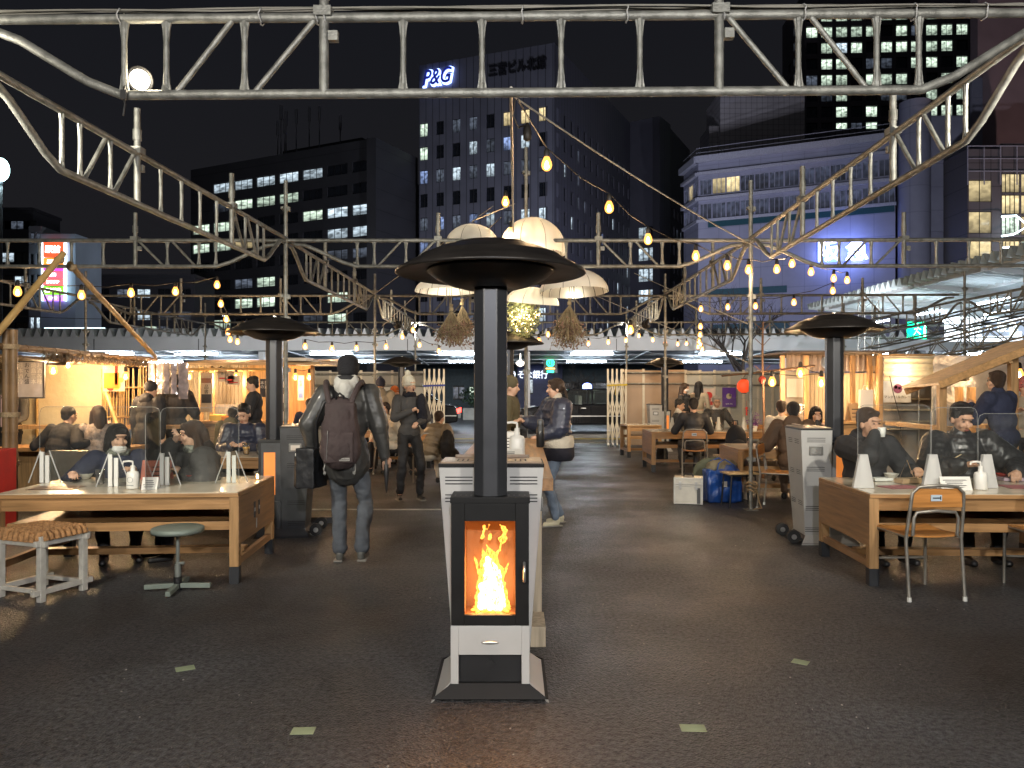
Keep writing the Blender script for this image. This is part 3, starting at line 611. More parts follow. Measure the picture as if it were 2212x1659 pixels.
# lamps on posts, added on the avenue to wash these fronts with light
for x, y, z, e, c, tgt in ((14, 88, 9, 22000, (.80, .82, 1), (0, 128, 32)), (40, 70, 9, 13500, (.84, .85, 1), (58, 122, 36)), (84, 82, 9, 9000, (1, .66, .6), (86, 124, 44)), (-30, 80, 9, 7000, (.9, .9, 1), (-40, 130, 25)), (30, 96, 9, 6000, (.6, .65, 1), (26, 160, 40))):
    r_ = thing('street_lamp', 'lamp post added on the avenue to light the %s' % {14: 'grey block', 40: 'store front', 84: 'plum block', -30: 'left office block', 30: 'rear wing'}[x], 'street lamp', (x, y, 0), 0, 'lamps added to light the building fronts')
    g = MB(); g.tube((0, 0, 0), (0, 0, z + .1), .1, .06, n=8); g.box((0, .4, z + .1), (.3, 1, .14)); obj('lamp_post', g, DKCHAR, r_)
    g = MB(); g.box((0, .4, z), (.24, .8, .04)); obj('lamp_head', g, EM('lamp_white2', (.9, .95, 1), 2), r_)
    lamp('front_wash_light', 'SPOT', (x, y + .9, z - .2), e, c, .5, tgt, 130, blend=1)
# ================================================================ arcade canopy beyond the plaza
CANW = M('canopy_white', (.55, .58, .60), .5, 0, .06, 1); CORR = M('corrugated_sheet', (.42, .46, .44), .45, .1, .1, 2)
TUBE = EM('fluorescent_tube', (.78, .89, 1), 62)
cn = thing('arcade_canopy', 'long white arcade canopy with fluorescent tubes and zigzag roof edge', 'canopy', (0, 28, 0), w=True)
g = MB(); g.bb(-24, 26, 28, 28.12, Z(757, 28), Z(729, 28)); g.bb(-24, 26, 27.93, 28.0, Z(731, 28), Z(729, 28) + .02); obj('fascia', g, CANW, cn)
for i in range(-6, 7):
    g = MB(); g.bb(i * 3.8 - .012, i * 3.8 + .012, 27.985, 28, Z(757, 28), Z(732, 28)); obj('fascia_joint', g, DKCHAR, cn)
def wave(mb, org, du, dv, dz, n, pitch, amp, length, th=.02):   # trapezoid wave running along du, sheet along dv
    prof = []
    for i in range(n):
        for f, h in ((0, 0), (.12, 0), (.44, 1), (.56, 1), (.88, 0)): prof.append(((i + f) * pitch, h * amp))
    vs_ = []
    for x, h in prof:
        for s_ in (0, 1):
            p = Vector(org) + Vector(du) * x + Vector(dv) * (length * s_) + Vector(dz) * h; vs_ += [p, p - Vector(dz) * th]
    fs = []
    for i in range(len(prof) - 1):
        a = i * 4; b = a + 4; fs += [(a, b, b + 2, a + 2), (a + 1, a + 3, b + 3, b + 1), (a, a + 1, b + 1, b), (a + 2, b + 2, b + 3, a + 3)]
    mb.add(vs_, fs)
g = MB(); wave(g, (-24, 27.95, Z(727, 28)), (1, 0, 0), (0, .995, .05), (0, 0, 1), 110, .33, .30, 9); obj('corrugated_roof', g, CORR, cn)
g = MB()
for i in range(150):
    x_ = -24 + i * .33; z_ = Z(727, 28); g.prism([(x_ + .05, z_ - .01), (x_ + .28, z_ - .01), (x_ + .185, z_ + .27), (x_ + .145, z_ + .27)], 27.92, 27.945)
obj('ridge_caps', g, CANW, cn)['kind'] = 'stuff'
zc = lambda y: 2.99 - (y - 28) * .04; CEILM = M('canopy_ceiling', (.30, .33, .36), .6, 0, .06, 1)
g = MB(); g.add([(-24, 28.1, zc(28)), (26, 28.1, zc(28)), (26, 37, zc(37)), (-24, 37, zc(37)), (-24, 28.1, zc(28) + .1), (26, 28.1, zc(28) + .1), (26, 37, zc(37) + .5), (-24, 37, zc(37) + .5)], [(0, 1, 2, 3), (7, 6, 5, 4), (0, 4, 5, 1), (1, 5, 6, 2), (2, 6, 7, 3), (3, 7, 4, 0)]); obj('ceiling', g, CEILM, cn)
for y in (31.2, 33.6, 35.6):
    g = MB(); g.bb(-24, 26, y, y + .06, zc(y) - .04, zc(y) - .002); obj('purlin', g, CANW, cn)
for i in range(-5, 6):
    g = MB(); g.bar((i * 4.6 + .6, 28.15, zc(28.15) - .03), (i * 4.6 + .6, 36.9, zc(36.9) - .03), .06, .05); obj('ceiling_beam', g, CANW, cn)
    if i % 2:
        g = MB(); g.bar((i * 4.6 + .6, 29.3, zc(29.3) - .09), (i * 4.6 + 5, 33.6, zc(33.6) - .09), .03, .03); obj('brace', g, CANW, cn)
for Yt, us in ((30.0, [110, 197, 379, 670, 949, 1234, 1511, 1827, 2088]), (32.5, [40, 310, 461, 724, 969, 1225, 1476, 1740, 1992, 2150])):
    for u in us:
        x = X(u, Yt); z = zc(Yt) - (.08 if Yt < 31 else .20); L = 1.64
        g = MB(); g.bb(x - .02, x + L + .02, Yt - .05, Yt + .05, z + .03, z + .09); f = obj('tube_fitting', g, CANW, cn)
        g = MB(); g.tube((x, Yt, z), (x + L, Yt, z), .034, n=8); o = obj('fluorescent_tube', g, TUBE); o.parent = f; 
        o.location = -Vector(OFF[cn.name])
for u in (566, 1139, 1700, 1965):
    g = MB(); x = X(u, 28.4); g.bb(x - .1, x + .1, 28.3, 28.5, 0, 2.84); obj('column', g, CANW, cn)
# wing of the canopy coming towards the viewer on the right
cw = thing('canopy_wing', 'corrugated translucent canopy wing coming forward at upper right', 'canopy', (10.8, 27, 0), w=True)
TRL = M('translucent_sheet', (.58, .66, .68), .4, 0, .08, 1)
g = MB(); wave(g, (10.8, 28.2, 4.58), (0, -1, 0), (.994, 0, -.10), (0, 0, 1), 50, .32, -.20, 6.0); obj('corrugated_roof', g, TRL, cw)
for x, z in ((11.15, 4.32), (12.6, 4.18), (14.5, 3.98)):
    g = MB(); g.bar((x, 28, z), (x, 12.5, z), .07, .12); obj('purlin', g, CANW, cw)
for y in (27, 24, 21, 18, 15):
    g = MB(); g.bar((10.95, y, 4.30), (16.6, y, 3.74), .06, .12); obj('rafter', g, CANW, cw)
for y in (25.5, 22.5, 19.5, 16.5):
    for x in (12.2, 14.2):
        g = MB(); g.tube((x, y - .65, 3.7), (x, y + .65, 3.7), .028, n=8); obj('fluorescent_tube', g, EM('wing_tube', (.78, .89, 1), 20), cw)
# latticed steel towers and girders under the wing
def lattice(A, B, w_, label, name='lattice_girder', n=10):
    A, B = Vector(A), Vector(B); d = (B - A).normalized(); s = d.cross(V(0, 0, 1)); s = V(1, 0, 0) if s.length < .1 else s.normalized(); t = s.cross(d).normalized()
    r_ = thing(name, label, 'steel lattice', A, 0, 'steel lattices under the canopy wing', w=True); cs_ = [(a, b) for a in (-.5, .5) for b in (-.5, .5)]
    for a, b in cs_:
        o_ = s * (a * w_) + t * (b * w_); g = MB(); g.tube(A + o_, B + o_, .02, n=6); obj('chord', g, GALV, r_)
    L = (B - A).length
    for i in range(n):
        p, q = A + d * (L * i / n), A + d * (L * (i + 1) / n); g = MB(); sg_ = 1 if i % 2 else -1
        g.tube(p + (s * -.5 * sg_ - t * .5) * w_, q + (s * .5 * sg_ - t * .5) * w_, .011, n=5); g.tube(p + (s * .5 - t * .5 * sg_) * w_, q + (s * .5 + t * .5 * sg_) * w_, .011, n=5)
        g.tube(p + (s * -.5 + t * .5 * sg_) * w_, q + (s * -.5 - t * .5 * sg_) * w_, .011, n=5); obj('lattice_brace', g, GALV, r_)
for u, nm in ((1876, 'left'), (2100, 'right')):
    lattice((X(u, 23), 23, 0), (X(u, 23), 23, 4.1), .42, 'white latticed tower under the canopy wing, the one on the %s' % nm, 'lattice_tower', 12)
    p = (X(u, 22.7), 22.7, 2.2)
lattice(P(1850, 795, 18), P(2300, 692, 13), .32, 'lower zigzag steel girder running forward under the canopy wing', n=16)
lattice(P(1870, 740, 20), P(2300, 640, 15), .34, 'upper zigzag steel girder running forward under the canopy wing', n=16)
lattice((X(1800, 24), 24, 3.25), (X(2300, 24), 24, 3.25), .4, 'white cross girder at the back of the canopy wing', n=16)
r_ = thing('exit_sign', 'green and white running figure exit sign hanging under the canopy wing', 'exit sign', P(1980, 714, 22.5), w=True)
g = MB(); c = P(1980, 714, 22.5); g.box(c, (.52, .1, .5)); obj('sign_box', g, EM('exit_green', (.0, .85, .35), 1.6), r_)
g = MB(); c2 = c - V(-.02, .055, 0); q = .9
for a, b in (((-.02, .1), (-.05, -.02)), ((-.05, -.02), (.05, -.1)), ((.05, -.1), (.04, -.19)), ((-.05, -.02), (-.1, -.1)), ((-.1, -.1), (-.17, -.14)), ((-.02, .08), (.07, .02)), ((-.02, .08), (-.12, .03))):
    g.bar(c2 + V(a[0], 0, a[1]), c2 + V(b[0], 0, b[1]), .012, .045, up=(0, 1, 0))
g.box(c2 + V(-.0, 0, .16), (.07, .01, .07)); g.box(c2 + V(.19, 0, -.02), (.05, .01, .36)); obj('running_figure', g, EM('exit_white', (.9, 1, .95), 2), r_)
r_ = thing('information_board', 'long lit white station board with grey direction panel at the right edge', 'sign', P(2150, 710, 24), w=True)
g = MB(); a, b = P(2040, 738, 24), P(2330, 685, 24); g.bb(a.x, b.x, 23.9, 24, a.z, b.z); obj('board', g, EM('board_white', (.85, .93, 1), 1.3), r_)
g = MB(); a, b = P(2120, 726, 23.85), P(2330, 694, 23.85); g.bb(a.x, b.x, 23.83, 23.86, a.z, b.z); obj('direction_panel', g, EM('board_grey', (.25, .30, .38), .9), r_)
text('arrow', '↖ 阪急', .34, P(2165, 715, 23.8), EM('exit_white', (.9, 1, .95), 2), r_)
for k in range(2):
    g = MB(); c = P(2188 + 14 * k, 721, 23.8); g.box(c, (.14, .01, .14)); obj('pictogram', g, EM('exit_white', (.9, 1, .95), 2), r_)
# ---- the far side of the street seen below the canopy
DKW = M('street_dark_wall', (.03, .035, .045), .7)
BLW = M('bank_blue_wall', (.05, .06, .14), .5)
r_ = thing('bank_building', 'dark blue street front across the road with white bank lettering', 'building', (0, 47, 0), w=True)
facade(r_, (X(1118, 47), 47), (X(1215, 47), 47), 0, 3.6, 2, [1.6], .5, 1.0, ['c.'], BLW, mull=0, thick=4)
facade(r_, (X(1216, 48), 48), (X(1420, 48), 48), 0, 3.4, 5, [1.5], 1.2, .8, ['dddid'], M('street_teal_wall', (.05, .075, .09), .6), name='side_wall', mull=1, thick=4)
facade(r_, (X(900, 48), 48), (X(1117, 48), 48), 0, 3.4, 6, [1.2], .7, .9, ['d.igic'], M('street_teal_wall', (.05, .075, .09), .6), name='side_wall', mull=1, thick=4)
LW = EM('bank_white', (.8, .88, 1), .8)
text('bank_lettering', 'りそな銀行', .52, (X(1142, 46.8), 46.75, Z(816, 46.8)), LW, r_, ext=.02, bold=.01, stretch=.9)
g = MB(); p = P(1107, 811, 46.8); g.path([p + V(.16 * math.cos(t), 0, .16 * math.sin(t)) for t in [i * .55 for i in range(11)]], .03, 6); obj('bank_emblem', g, LW, r_)
r_ = thing('signal_sign', 'green dot matrix sign hanging under the canopy across the road', 'sign', P(1189, 786, 34), w=True)
g = MB(); c = P(1189, 784, 34); g.path([c + V(.15 * math.cos(t), 0, .15 * math.sin(t)) for t in [i * .55 for i in range(12)]], .03, 6); g.tube(c + V(.05, 0, .12), c + V(.05, 0, -.12), .025, n=6); g.tube(c + V(-.04, 0, .09), c + V(-.04, 0, -.05), .02, n=6); obj('green_figure', g, EM('led_green', (.02, 1, .35), 3), r_)
g = MB(); g.bb(c.x - .3, c.x + .3, 34.06, 34.14, c.z - .45, c.z + .24); obj('sign_box', g, BLACKM, r_)
g = MB(); g.bb(c.x - .2, c.x + .2, 34.0, 34.05, c.z - .27, c.z - .22); obj('amber_line', g, EM('led_amber', (1, .5, .1), 2), r_)
g = MB(); g.bb(c.x - .15, c.x + .15, 34.0, 34.05, c.z - .42, c.z - .34); obj('green_line', g, EM('led_green', (.02, 1, .35), 3), r_)
r_ = thing('canopy_camera', 'white dome lamp hanging from the canopy beside the white column', 'lamp', P(1124, 790, 27), w=True)
g = MB(); c = P(1124, 785, 27); g.lathe([(.02, .35), (.03, .12), (.13, .06), (.16, 0), (.1, -.08), (.02, -.12)], 16, c); obj('lamp_dome', g, EM('lamp_white3', (1, .92, .8), 1.0), r_)
# planter wall, bare tree, hedges across the street
g = MB(); g.bb(X(1000, 36), X(1110, 36), 36, 36.6, 0, .55); one('planter_wall', g, PAVE, 'low concrete planter across the road left of the centre heater', 'planter')
def leafmass(name, c, r, n, mat, label, cat, seed=1, sz=.05):
    rr = random.Random(seed); g = MB()
    for i in range(n):
        p = Vector((rr.gauss(0, .5), rr.gauss(0, .5), rr.gauss(0, .5)))
        if p.length > 1: p = p / p.length * rr.uniform(.6, 1)
        p = Vector(c) + V(p.x * r[0], p.y * r[1], p.z * r[2]); a = Vector((rr.uniform(-1, 1), rr.uniform(-1, 1), rr.uniform(-1, 1))).normalized() * sz; b = a.orthogonal().normalized() * sz * .5
        g.quad(p - a, p + b, p + a, p - b)
    return one(name, g, mat, label, cat)
LEAF = M('leaf_dark', (.02, .04, .02), .6, 0, .4, 3)
leafmass('shrub', (X(1050, 36.3), 36.3, 1.1), (1.3, .3, .6), 900, LEAF, 'dark shrub on the concrete planter across the road', 'shrub', 3, .09)
def bare_tree(x, y, h, seed, label, m):
    rr = random.Random(seed); r_ = thing('bare_tree', label, 'tree', (x, y, 0), w=True); trunk = MB(); tw = MB()
    def br(p, d, L, r, k):
        e = p + d * L; (trunk if k < 2 else tw).tube(p, e, r, r * .65, n=6 if k < 3 else 4)
        if k < 5:
            for _ in range(3 if k > 0 else 5):
                dd = (d + Vector((rr.uniform(-.9, .9), rr.uniform(-.9, .9), rr.uniform(-.2, .7)))).normalized(); br(p + d * L * rr.uniform(.55, 1), dd, L * rr.uniform(.55, .8), r * .55, k + 1)
    br(V(x, y, 0), V(0, 0, 1), h * .35, .09, 0); obj('trunk', trunk, m, r_); obj('crown', tw, m, r_)
BARK = M('bark', (.035, .028, .024), .8)
bare_tree(X(1262, 37), 37, 3.4, 4, 'bare spreading tree across the road behind the parked taxi', BARK)
bare_tree(X(1590, 27), 26.2, 6.5, 8, 'tall bare tree rising above the right pole', BARK)
# ---- black taxi and second car at the kerb
PAINT = M('black_car_paint', (.012, .012, .014), .15, .3, .1, 3, coat=1); CARGL = GLASS('car_glass', (.55, .6, .55), .03, .12)
def car(x, y, label, sign=True, lights=True, flip=1):
    r_ = thing('parked_car', label, 'car', (x, y, 0), 0 if flip == 1 else math.pi); L2 = 2.35
    prof = [(-2.35, .38), (-2.33, .62), (-2.15, .82), (-1.15, .95), (1.6, .98), (2.25, .9), (2.35, .62), (2.33, .36), (1.85, .28), (-1.9, .28)]
    g = MB(); g.prism([(a, b) for a, b in prof], -.82, .82); obj('body', g, PAINT, r_, bev=.05)
    g = MB(); cab = [(-1.2, .95), (-.55, 1.42), (.95, 1.46), (1.62, .98)]; g.prism([(-.55, 1.40), (.95, 1.43), (.9, 1.49), (-.5, 1.47)], -.66, .66); obj('roof', g, PAINT, r_, bev=.03)
    for a, b in (((-1.2, .95), (-.55, 1.43)), ((.95, 1.44), (1.62, .98)), ((.2, .97), (.2, 1.43))):
        for sy in (-1, 1):
            g = MB(); g.bar((a[0], sy * .80, a[1]), (b[0], sy * .64, b[1]), .05, .07); obj('pillar', g, PAINT, r_)
    for sy in (-1, 1):
        for x0, x1, t0, t1 in ((-1.12, .17, -.52, .17), (.23, 1.55, .23, .92)):
            g = MB(); g.quad((x0, sy * .795, .97), (x1, sy * .795, .98), (t1, sy * .645, 1.41), (t0, sy * .645, 1.41)); obj('side_window', g, CARGL, r_)
        for wx in (-1.45, 1.4):
            g = MB(); g.tube((wx, sy * .66, .31), (wx, sy * .84, .31), .31, n=24); wh = obj('wheel', g, RUBBER, r_)
            g = MB(); g.tube((wx, sy * .835, .31), (wx, sy * .85, .31), .19, n=20); h = obj('hubcap', g, M('dull_hubcap', (.10, .10, .10), .4, .5)); h.parent = wh
        g = MB(); g.bb(-2.3, 2.3, sy * .822 - .006, sy * .822 + .006, .55, .585); obj('trim_strip', g, STEEL, r_)
        g = MB(); g.box((-.1, sy * .83, .83), (.16, .02, .03)); g.box((1.2, sy * .83, .83), (.16, .02, .03)); obj('door_handle', g, STEEL, r_)
    g = MB(); g.quad((-1.18, -.75, .96), (-1.18, .75, .96), (-.56, .6, 1.42), (-.56, -.6, 1.42)); obj('windscreen', g, CARGL, r_)
    g = MB(); g.quad((1.6, -.75, .99), (1.6, .75, .99), (.96, .6, 1.44), (.96, -.6, 1.44)); obj('rear_window', g, CARGL, r_)
    for sy in (-.55, .55):
        g = MB(); g.box((2.33, sy, .72), (.06, .34, .16)); obj('tail_light', g, EM('tail_red', (1, .04, .03), 5 if lights else .4), r_, bev=.01)
        g = MB(); g.box((-2.3, sy, .66), (.08, .32, .14)); obj('headlight', g, EM('head_w', (1, .95, .85), 1.0), r_, bev=.01)
        g = MB(); g.box((-.2, sy * .7, .95), (.14, .5, .6)); obj('front_seat', g, M('seat_cover', (.5, .5, .5), .8), r_, bev=.04)
    if sign:
        g = MB(); g.ball((.1, 0, 1.56), (.16, .10, .11), n=16); g.box((.1, 0, 1.49), (.3, .16, .04)); obj('roof_lamp', g, EM('taxi_blue', (.25, .35, 1), 4), r_)
    return r_
car(X(1262, 26.3), 26.3, 'black taxi with blue lit roof lamp passing behind the standing woman')
lamp('taxi_cabin', 'POINT', (X(1290, 26.3), 26.3, 1.3), 2.5, (.8, 1, .7), .1)
car(X(848, 26.8), 26.6, 'black car with glowing red tail light beyond the left folding gate', sign=False)
# ================================================================ pellet heaters
FIREL = []
def flame_mesh():
    out = []
    rr = random.Random(11)
    defs = ((0, [((-.055, -.2), (-.05, -.09), .030, .016), ((-.02, -.2), (-.03, -.02), .040, .026), ((.02, -.2), (.03, -.03), .042, .028), ((.06, -.2), (.062, -.1), .026, .010), ((-.03, -.03), (-.04, .035), .028, .014), ((.03, -.04), (.0, .045), .032, .022), ((.0, .045), (-.03, .095), .016, .005), ((-.04, .035), (-.045, .075), .010, .003), ((.01, .03), (.04, .065), .012, .004), ((-.06, -.06), (-.085, .03), .010, .003), ((.055, .115), (.07, .165), .018, .007), ((.042, .075), (.052, .11), .004, .012), ((.04, .195), (.062, .17), .003, .009), ((-.045, .13), (-.035, .185), .010, .006), ((-.02, .165), (-.012, .19), .005, .002), ((-.01, .12), (-.005, .15), .006, .003), ((.06, -.05), (.085, .0), .008, .002)], 'flame_orange'),
            (1, [((-.045, -.2), (-.045, -.1), .026, .012), ((-.01, -.2), (-.02, -.0), .034, .018), ((.03, -.2), (.022, -.04), .034, .02), ((.055, -.2), (.056, -.13), .016, .006), ((-.015, -.02), (-.02, .035), .018, .007), ((.02, -.05), (.0, .02), .02, .009)], 'flame_core'))
    for k, caps, nm in defs:
        g = MB()
        for (a, b, r0, r1) in caps:
            g.cap((a[0], -.012 * k + rr.uniform(-.01, .01), a[1]), (b[0], -.012 * k + rr.uniform(-.01, .01), b[1]), r0, max(r1, .004), n=10)
        out.append((nm, g))
    return out
def fmat(name, c0, c1, s, tr):
    m = bpy.data.materials.new(name); m.use_nodes = True; t = m.node_tree; t.nodes.clear(); N = t.nodes.new; L = t.links.new
    o = N('ShaderNodeOutputMaterial'); e = N('ShaderNodeEmission'); x = N('ShaderNodeBsdfTransparent'); mx = N('ShaderNodeMixShader'); tc = N('ShaderNodeTexCoord'); n = N('ShaderNodeTexNoise'); mp = N('ShaderNodeMapping'); mp.inputs['Scale'].default_value = (26, 26, 9); L(tc.outputs['Object'], mp.inputs[0]); L(mp.outputs[0], n.inputs[0]); n.inputs['Detail'].default_value = 3
    r = N('ShaderNodeValToRGB'); r.color_ramp.elements[0].position = .35; r.color_ramp.elements[0].color = c0 + (1,); r.color_ramp.elements[1].position = .65; r.color_ramp.elements[1].color = c1 + (1,)
    L(n.outputs[0], r.inputs[0]); L(r.outputs[0], e.inputs[0]); e.inputs[1].default_value = s; mr = N('ShaderNodeMapRange'); mr.inputs[1].default_value = .35; mr.inputs[2].default_value = .6; mr.inputs[3].default_value = 1 - tr; mr.inputs[4].default_value = 1; L(n.outputs[0], mr.inputs[0]); L(mr.outputs[0], mx.inputs[0]); L(x.outputs[0], mx.inputs[1]); L(e.outputs[0], mx.inputs[2]); L(mx.outputs[0], o.inputs[0]); return m
FO = fmat('flame_orange', (1, .20, .02), (1, .50, .09), 2.2, .95); FCO = fmat('flame_core', (1, .60, .18), (1, .90, .6), 6, .25)
def perforated():
    m = M('hot_liner', (.36, .20, .11), .5, .2, .15, 9); t = m.node_tree; b = t.nodes['Principled BSDF']; N = t.nodes.new; L = t.links.new
    v = N('ShaderNodeTexVoronoi'); v.inputs['Scale'].default_value = 170; v.inputs['Randomness'].default_value = 0; tc = N('ShaderNodeTexCoord'); L(tc.outputs['Object'], v.inputs[0])
    lt = N('ShaderNodeMath'); lt.operation = 'LESS_THAN'; lt.inputs[1].default_value = .25; L(v.outputs[0], lt.inputs[0]); mx = N('ShaderNodeMix'); mx.data_type = 'RGBA'; L(lt.outputs[0], mx.inputs[0]); L(b.inputs['Base Color'].links[0].from_socket, mx.inputs[6]); mx.inputs[7].default_value = (.12, .04, .01, 1); L(mx.outputs[2], b.inputs['Base Color']); return m
LINER = perforated()
DOORGL = GLASS('fire_glass', (1, .93, .85), .0, .04)
DISCM = M('heater_disc_paint', (.022, .019, .017), .40, .3, .3, 5, .10, 9)
TOPST = M('heater_top_steel', (.35, .27, .20), .38, .7, .1, 8)
def heater(loc, rz, label, body, dark=BLACKM, wheels=False, fire=True):
    r_ = thing('pellet_heater', label, 'patio heater', loc, rz, 'tall pellet heaters with mushroom tops')
    # base skirt
    g = MB(); B = [(-.28, -.15), (.28, -.15), (.28, .40), (-.28, .40)]; T = [(-.187, -.105), (.187, -.105), (.187, .33), (-.187, .33)]
    fl = [(-.28, -.15, .015), (.28, -.15, .015), (.187, -.105, .075), (-.187, -.105, .075)]
    g.add([(x, y, .015) for x, y in B] + [(x, y, .075) for x, y in T], [(3, 2, 1, 0), (0, 1, 5, 4), (2, 3, 7, 6), (4, 5, 6, 7)]); g.bb(-.24, .24, -.11, .36, 0, .015); obj('base', g, dark, r_)
    for s in (-1, 1):
        g = MB(); q = [(s * .281, -.151, .0), (s * .281, .40, .0), (s * .186, .33, .085), (s * .186, -.105, .085)]; g.add(q + [(a, b, c - .006) for a, b, c in q], [(0, 1, 2, 3), (7, 6, 5, 4), (0, 4, 5, 1), (1, 5, 6, 2), (2, 6, 7, 3), (3, 7, 4, 0)]); obj('base_wing', g, body, r_)
    # lower body with ash opening
    y0, y1 = -.115, .10
    g = MB(); g.bb(-.19, -.152, y0, y1, .075, .355); g.bb(.152, .19, y0, y1, .075, .355); g.bb(-.152, .152, y0, y1, .215, .355); g.bb(-.152, .152, .05, y1, .075, .215); obj('lower_panel', g, body, r_, bev=.002)
    g = MB(); g.bb(-.151, .151, y0 + .03, y0 + .04, .076, .214); g.tube((0, y0 + .03, .165), (0, y0 + .02, .165), .02, n=16); obj('ash_drawer', g, BLACKP, r_)
    g = MB(); g.ball((0, y0 - .002, .275), (.042, .008, .009), n=16); obj('drawer_handle', g, STEEL, r_)
    # fire box with a real hollow behind the glass, glass also on both sides
    g = MB(); zb, zt = .358, .945
    g.bb(-.187, -.122, y0 - .006, y0 + .02, zb, zt); g.bb(.122, .187, y0 - .006, y0 + .02, zb, zt); g.bb(-.122, .122, y0 - .006, y0 + .02, zb, .408); g.bb(-.122, .122, y0 - .006, y0 + .02, .86, zt); obj('door_frame', g, dark, r_, bev=.002)
    g = MB(); g.bb(-.122, .122, y0, y0 + .004, .408, .86); obj('door_glass', g, DOORGL, r_)
    g = MB(); g.bb(-.122, .122, .062, .07, .39, .87); g.bb(-.122, .122, y0 + .022, .062, .39, .398); g.bb(-.122, .122, y0 + .022, .062, .868, .876)
    for s in (-1, 1): g.bb(s * .126 - .003, s * .126 + .003, y0 + .022, .062, .39, .876)
    obj('fire_box', g, LINER, r_)
    for s in (-1, 1):
        g = MB(); x0, x1 = sorted((s * .130, s * .187)); g.bb(x0, x1, y0 + .021, y0 + .045, zb, zt); g.bb(x0, x1, .045, .10, zb, zt); g.bb(x0, x1, y0 + .045, .045, zb, .42); g.bb(x0, x1, y0 + .045, .045, .85, zt); obj('side_panel', g, body, r_)
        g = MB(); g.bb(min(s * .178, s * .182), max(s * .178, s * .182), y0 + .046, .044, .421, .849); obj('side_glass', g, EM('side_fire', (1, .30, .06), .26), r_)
    g = MB(); g.path([(.165, y0 - .006, .66), (.165, y0 - .04, .65), (.165, y0 - .04, .58), (.165, y0 - .006, .57)], .007, 8); obj('door_handle', g, STEEL, r_)
    g = MB(); g.bb(-.192, .192, y0 - .01, .10, .945, .975); obj('grille_top', g, dark, r_, bev=.003)
    for i in range(14):
        x = -.17 + i * .026
        if abs(x) > .085:
            g = MB(); g.bb(x - .004, x + .004, y0 + .01, y0 + .08, .9745, .9765); obj('grille_slot', g, BLACKP, r_)
    # hopper, wider at the top
    def hx(z): return .19 + (.268 - .19) * (z - .075) / 1.02
    g = MB(); za, zb2 = .075, 1.095; h0, h1_ = .105, .40
    g.add([(-hx(za), h0, za), (hx(za), h0, za), (hx(za), h1_ - .06, za), (-hx(za), h1_ - .06, za), (-hx(zb2), h0, zb2), (hx(zb2), h0, zb2), (hx(zb2), h1_, zb2), (-hx(zb2), h1_, zb2)], [(3, 2, 1, 0), (4, 5, 6, 7), (0, 1, 5, 4), (1, 2, 6, 5), (2, 3, 7, 6), (3, 0, 4, 7)]); obj('hopper', g, body, r_, bev=.004)
    g = MB(); g.bb(-.27, .27, h0 - .004, h1_ + .004, 1.095, 1.112); obj('hopper_rim', g, dark, r_)
    g = MB(); g.bb(-.26, .26, h0 + .01, h1_ - .01, 1.112, 1.122); g.bb(-.2, .2, h1_ - .06, h1_ - .045, 1.122, 1.14); obj('hopper_lid', g, TOPST, r_, bev=.003)
    for s in (-1, 1):
        for i in range(3):
            for j in range(2):
                g = MB(); x = s * .15 + (i - 1) * .026; y = .18 + j * .06; g.bb(x - .004, x + .004, y - .02, y + .02, 1.1215, 1.1235); obj('lid_slot', g, BLACKP, r_)
        for z in (1.045, 1.028, 1.011, .955, .938, .921):
            g = MB(); xa, xb = sorted((s * .095, s * .235)); g.bb(xa, xb, h0 - .0015, h0 + .01, z - .0028, z + .0028); obj('vent_slot', g, BLACKP, r_)
        for z0 in (1.02, .74, .36, .15):
            for k in range(3):
                z = z0 - k * .018; x = s * (hx(z) + .001); g = MB(); g.bb(min(x, x - s * .01), max(x, x - s * .01), .17, .34, z - .0028, z + .0028); obj('vent_slot', g, BLACKP, r_)
        z = .9; x = s * (hx(z) + .004); g = MB(); g.box((x, .255, z), (.012, .13, .085)); o = obj('name_plate_frame', g, M('dark_bezel', (.2, .2, .19), .4, .5), r_, bev=.004)
        g = MB(); g.box((x + s * .007, .255, z), (.004, .09, .05)); p2 = obj('name_plate', g, STEEL); p2.parent = o
    for z0 in (1.0, .7, .4):
        for s in (-1, 1):
            for k in range(3):
                z = z0 - k * .018; g = MB(); yb = h1_ - .06 * (1 - (z - .075) / 1.02) + .001; g.bb(min(s * .04, s * .17), max(s * .04, s * .17), yb - .01, yb, z - .0028, z + .0028); obj('vent_slot', g, BLACKP, r_)
    if wheels:
        for s in (-1, 1):
            g = MB(); g.tube((s * .17, .45, .065), (s * .22, .45, .065), .062, n=20); o = obj('wheel', g, RUBBER, r_)
            g = MB(); g.tube((s * .165, .45, .065), (s * .225, .45, .065), .025, n=12); o2 = obj('hub', g, STEEL); o2.parent = o
            g = MB(); g.bar((s * .195, .34, .03), (s * .195, .46, .065), .02, .02); obj('wheel_bracket', g, dark, r_)
    # octagonal flue and mushroom
    g = MB(); n = 8; g.lathe([(.088, .975), (.088, 2.02)], n, sm=False)
    a = math.pi / 8; g.v = [(x * math.cos(a) - y * math.sin(a), x * math.sin(a) + y * math.cos(a), z) for x, y, z in g.v]; obj('flue', g, M('flue_paint', (.045, .047, .052), .38, .4, .12, 6), r_, bev=.006)
    g = MB(); g.lathe([(.09, 1.995), (.13, 1.99), (.20, 2.008), (.27, 2.04), (.312, 2.072), (.318, 2.078), (.31, 2.084), (.02, 2.09)], 64); obj('under_bowl', g, DISCM, r_)
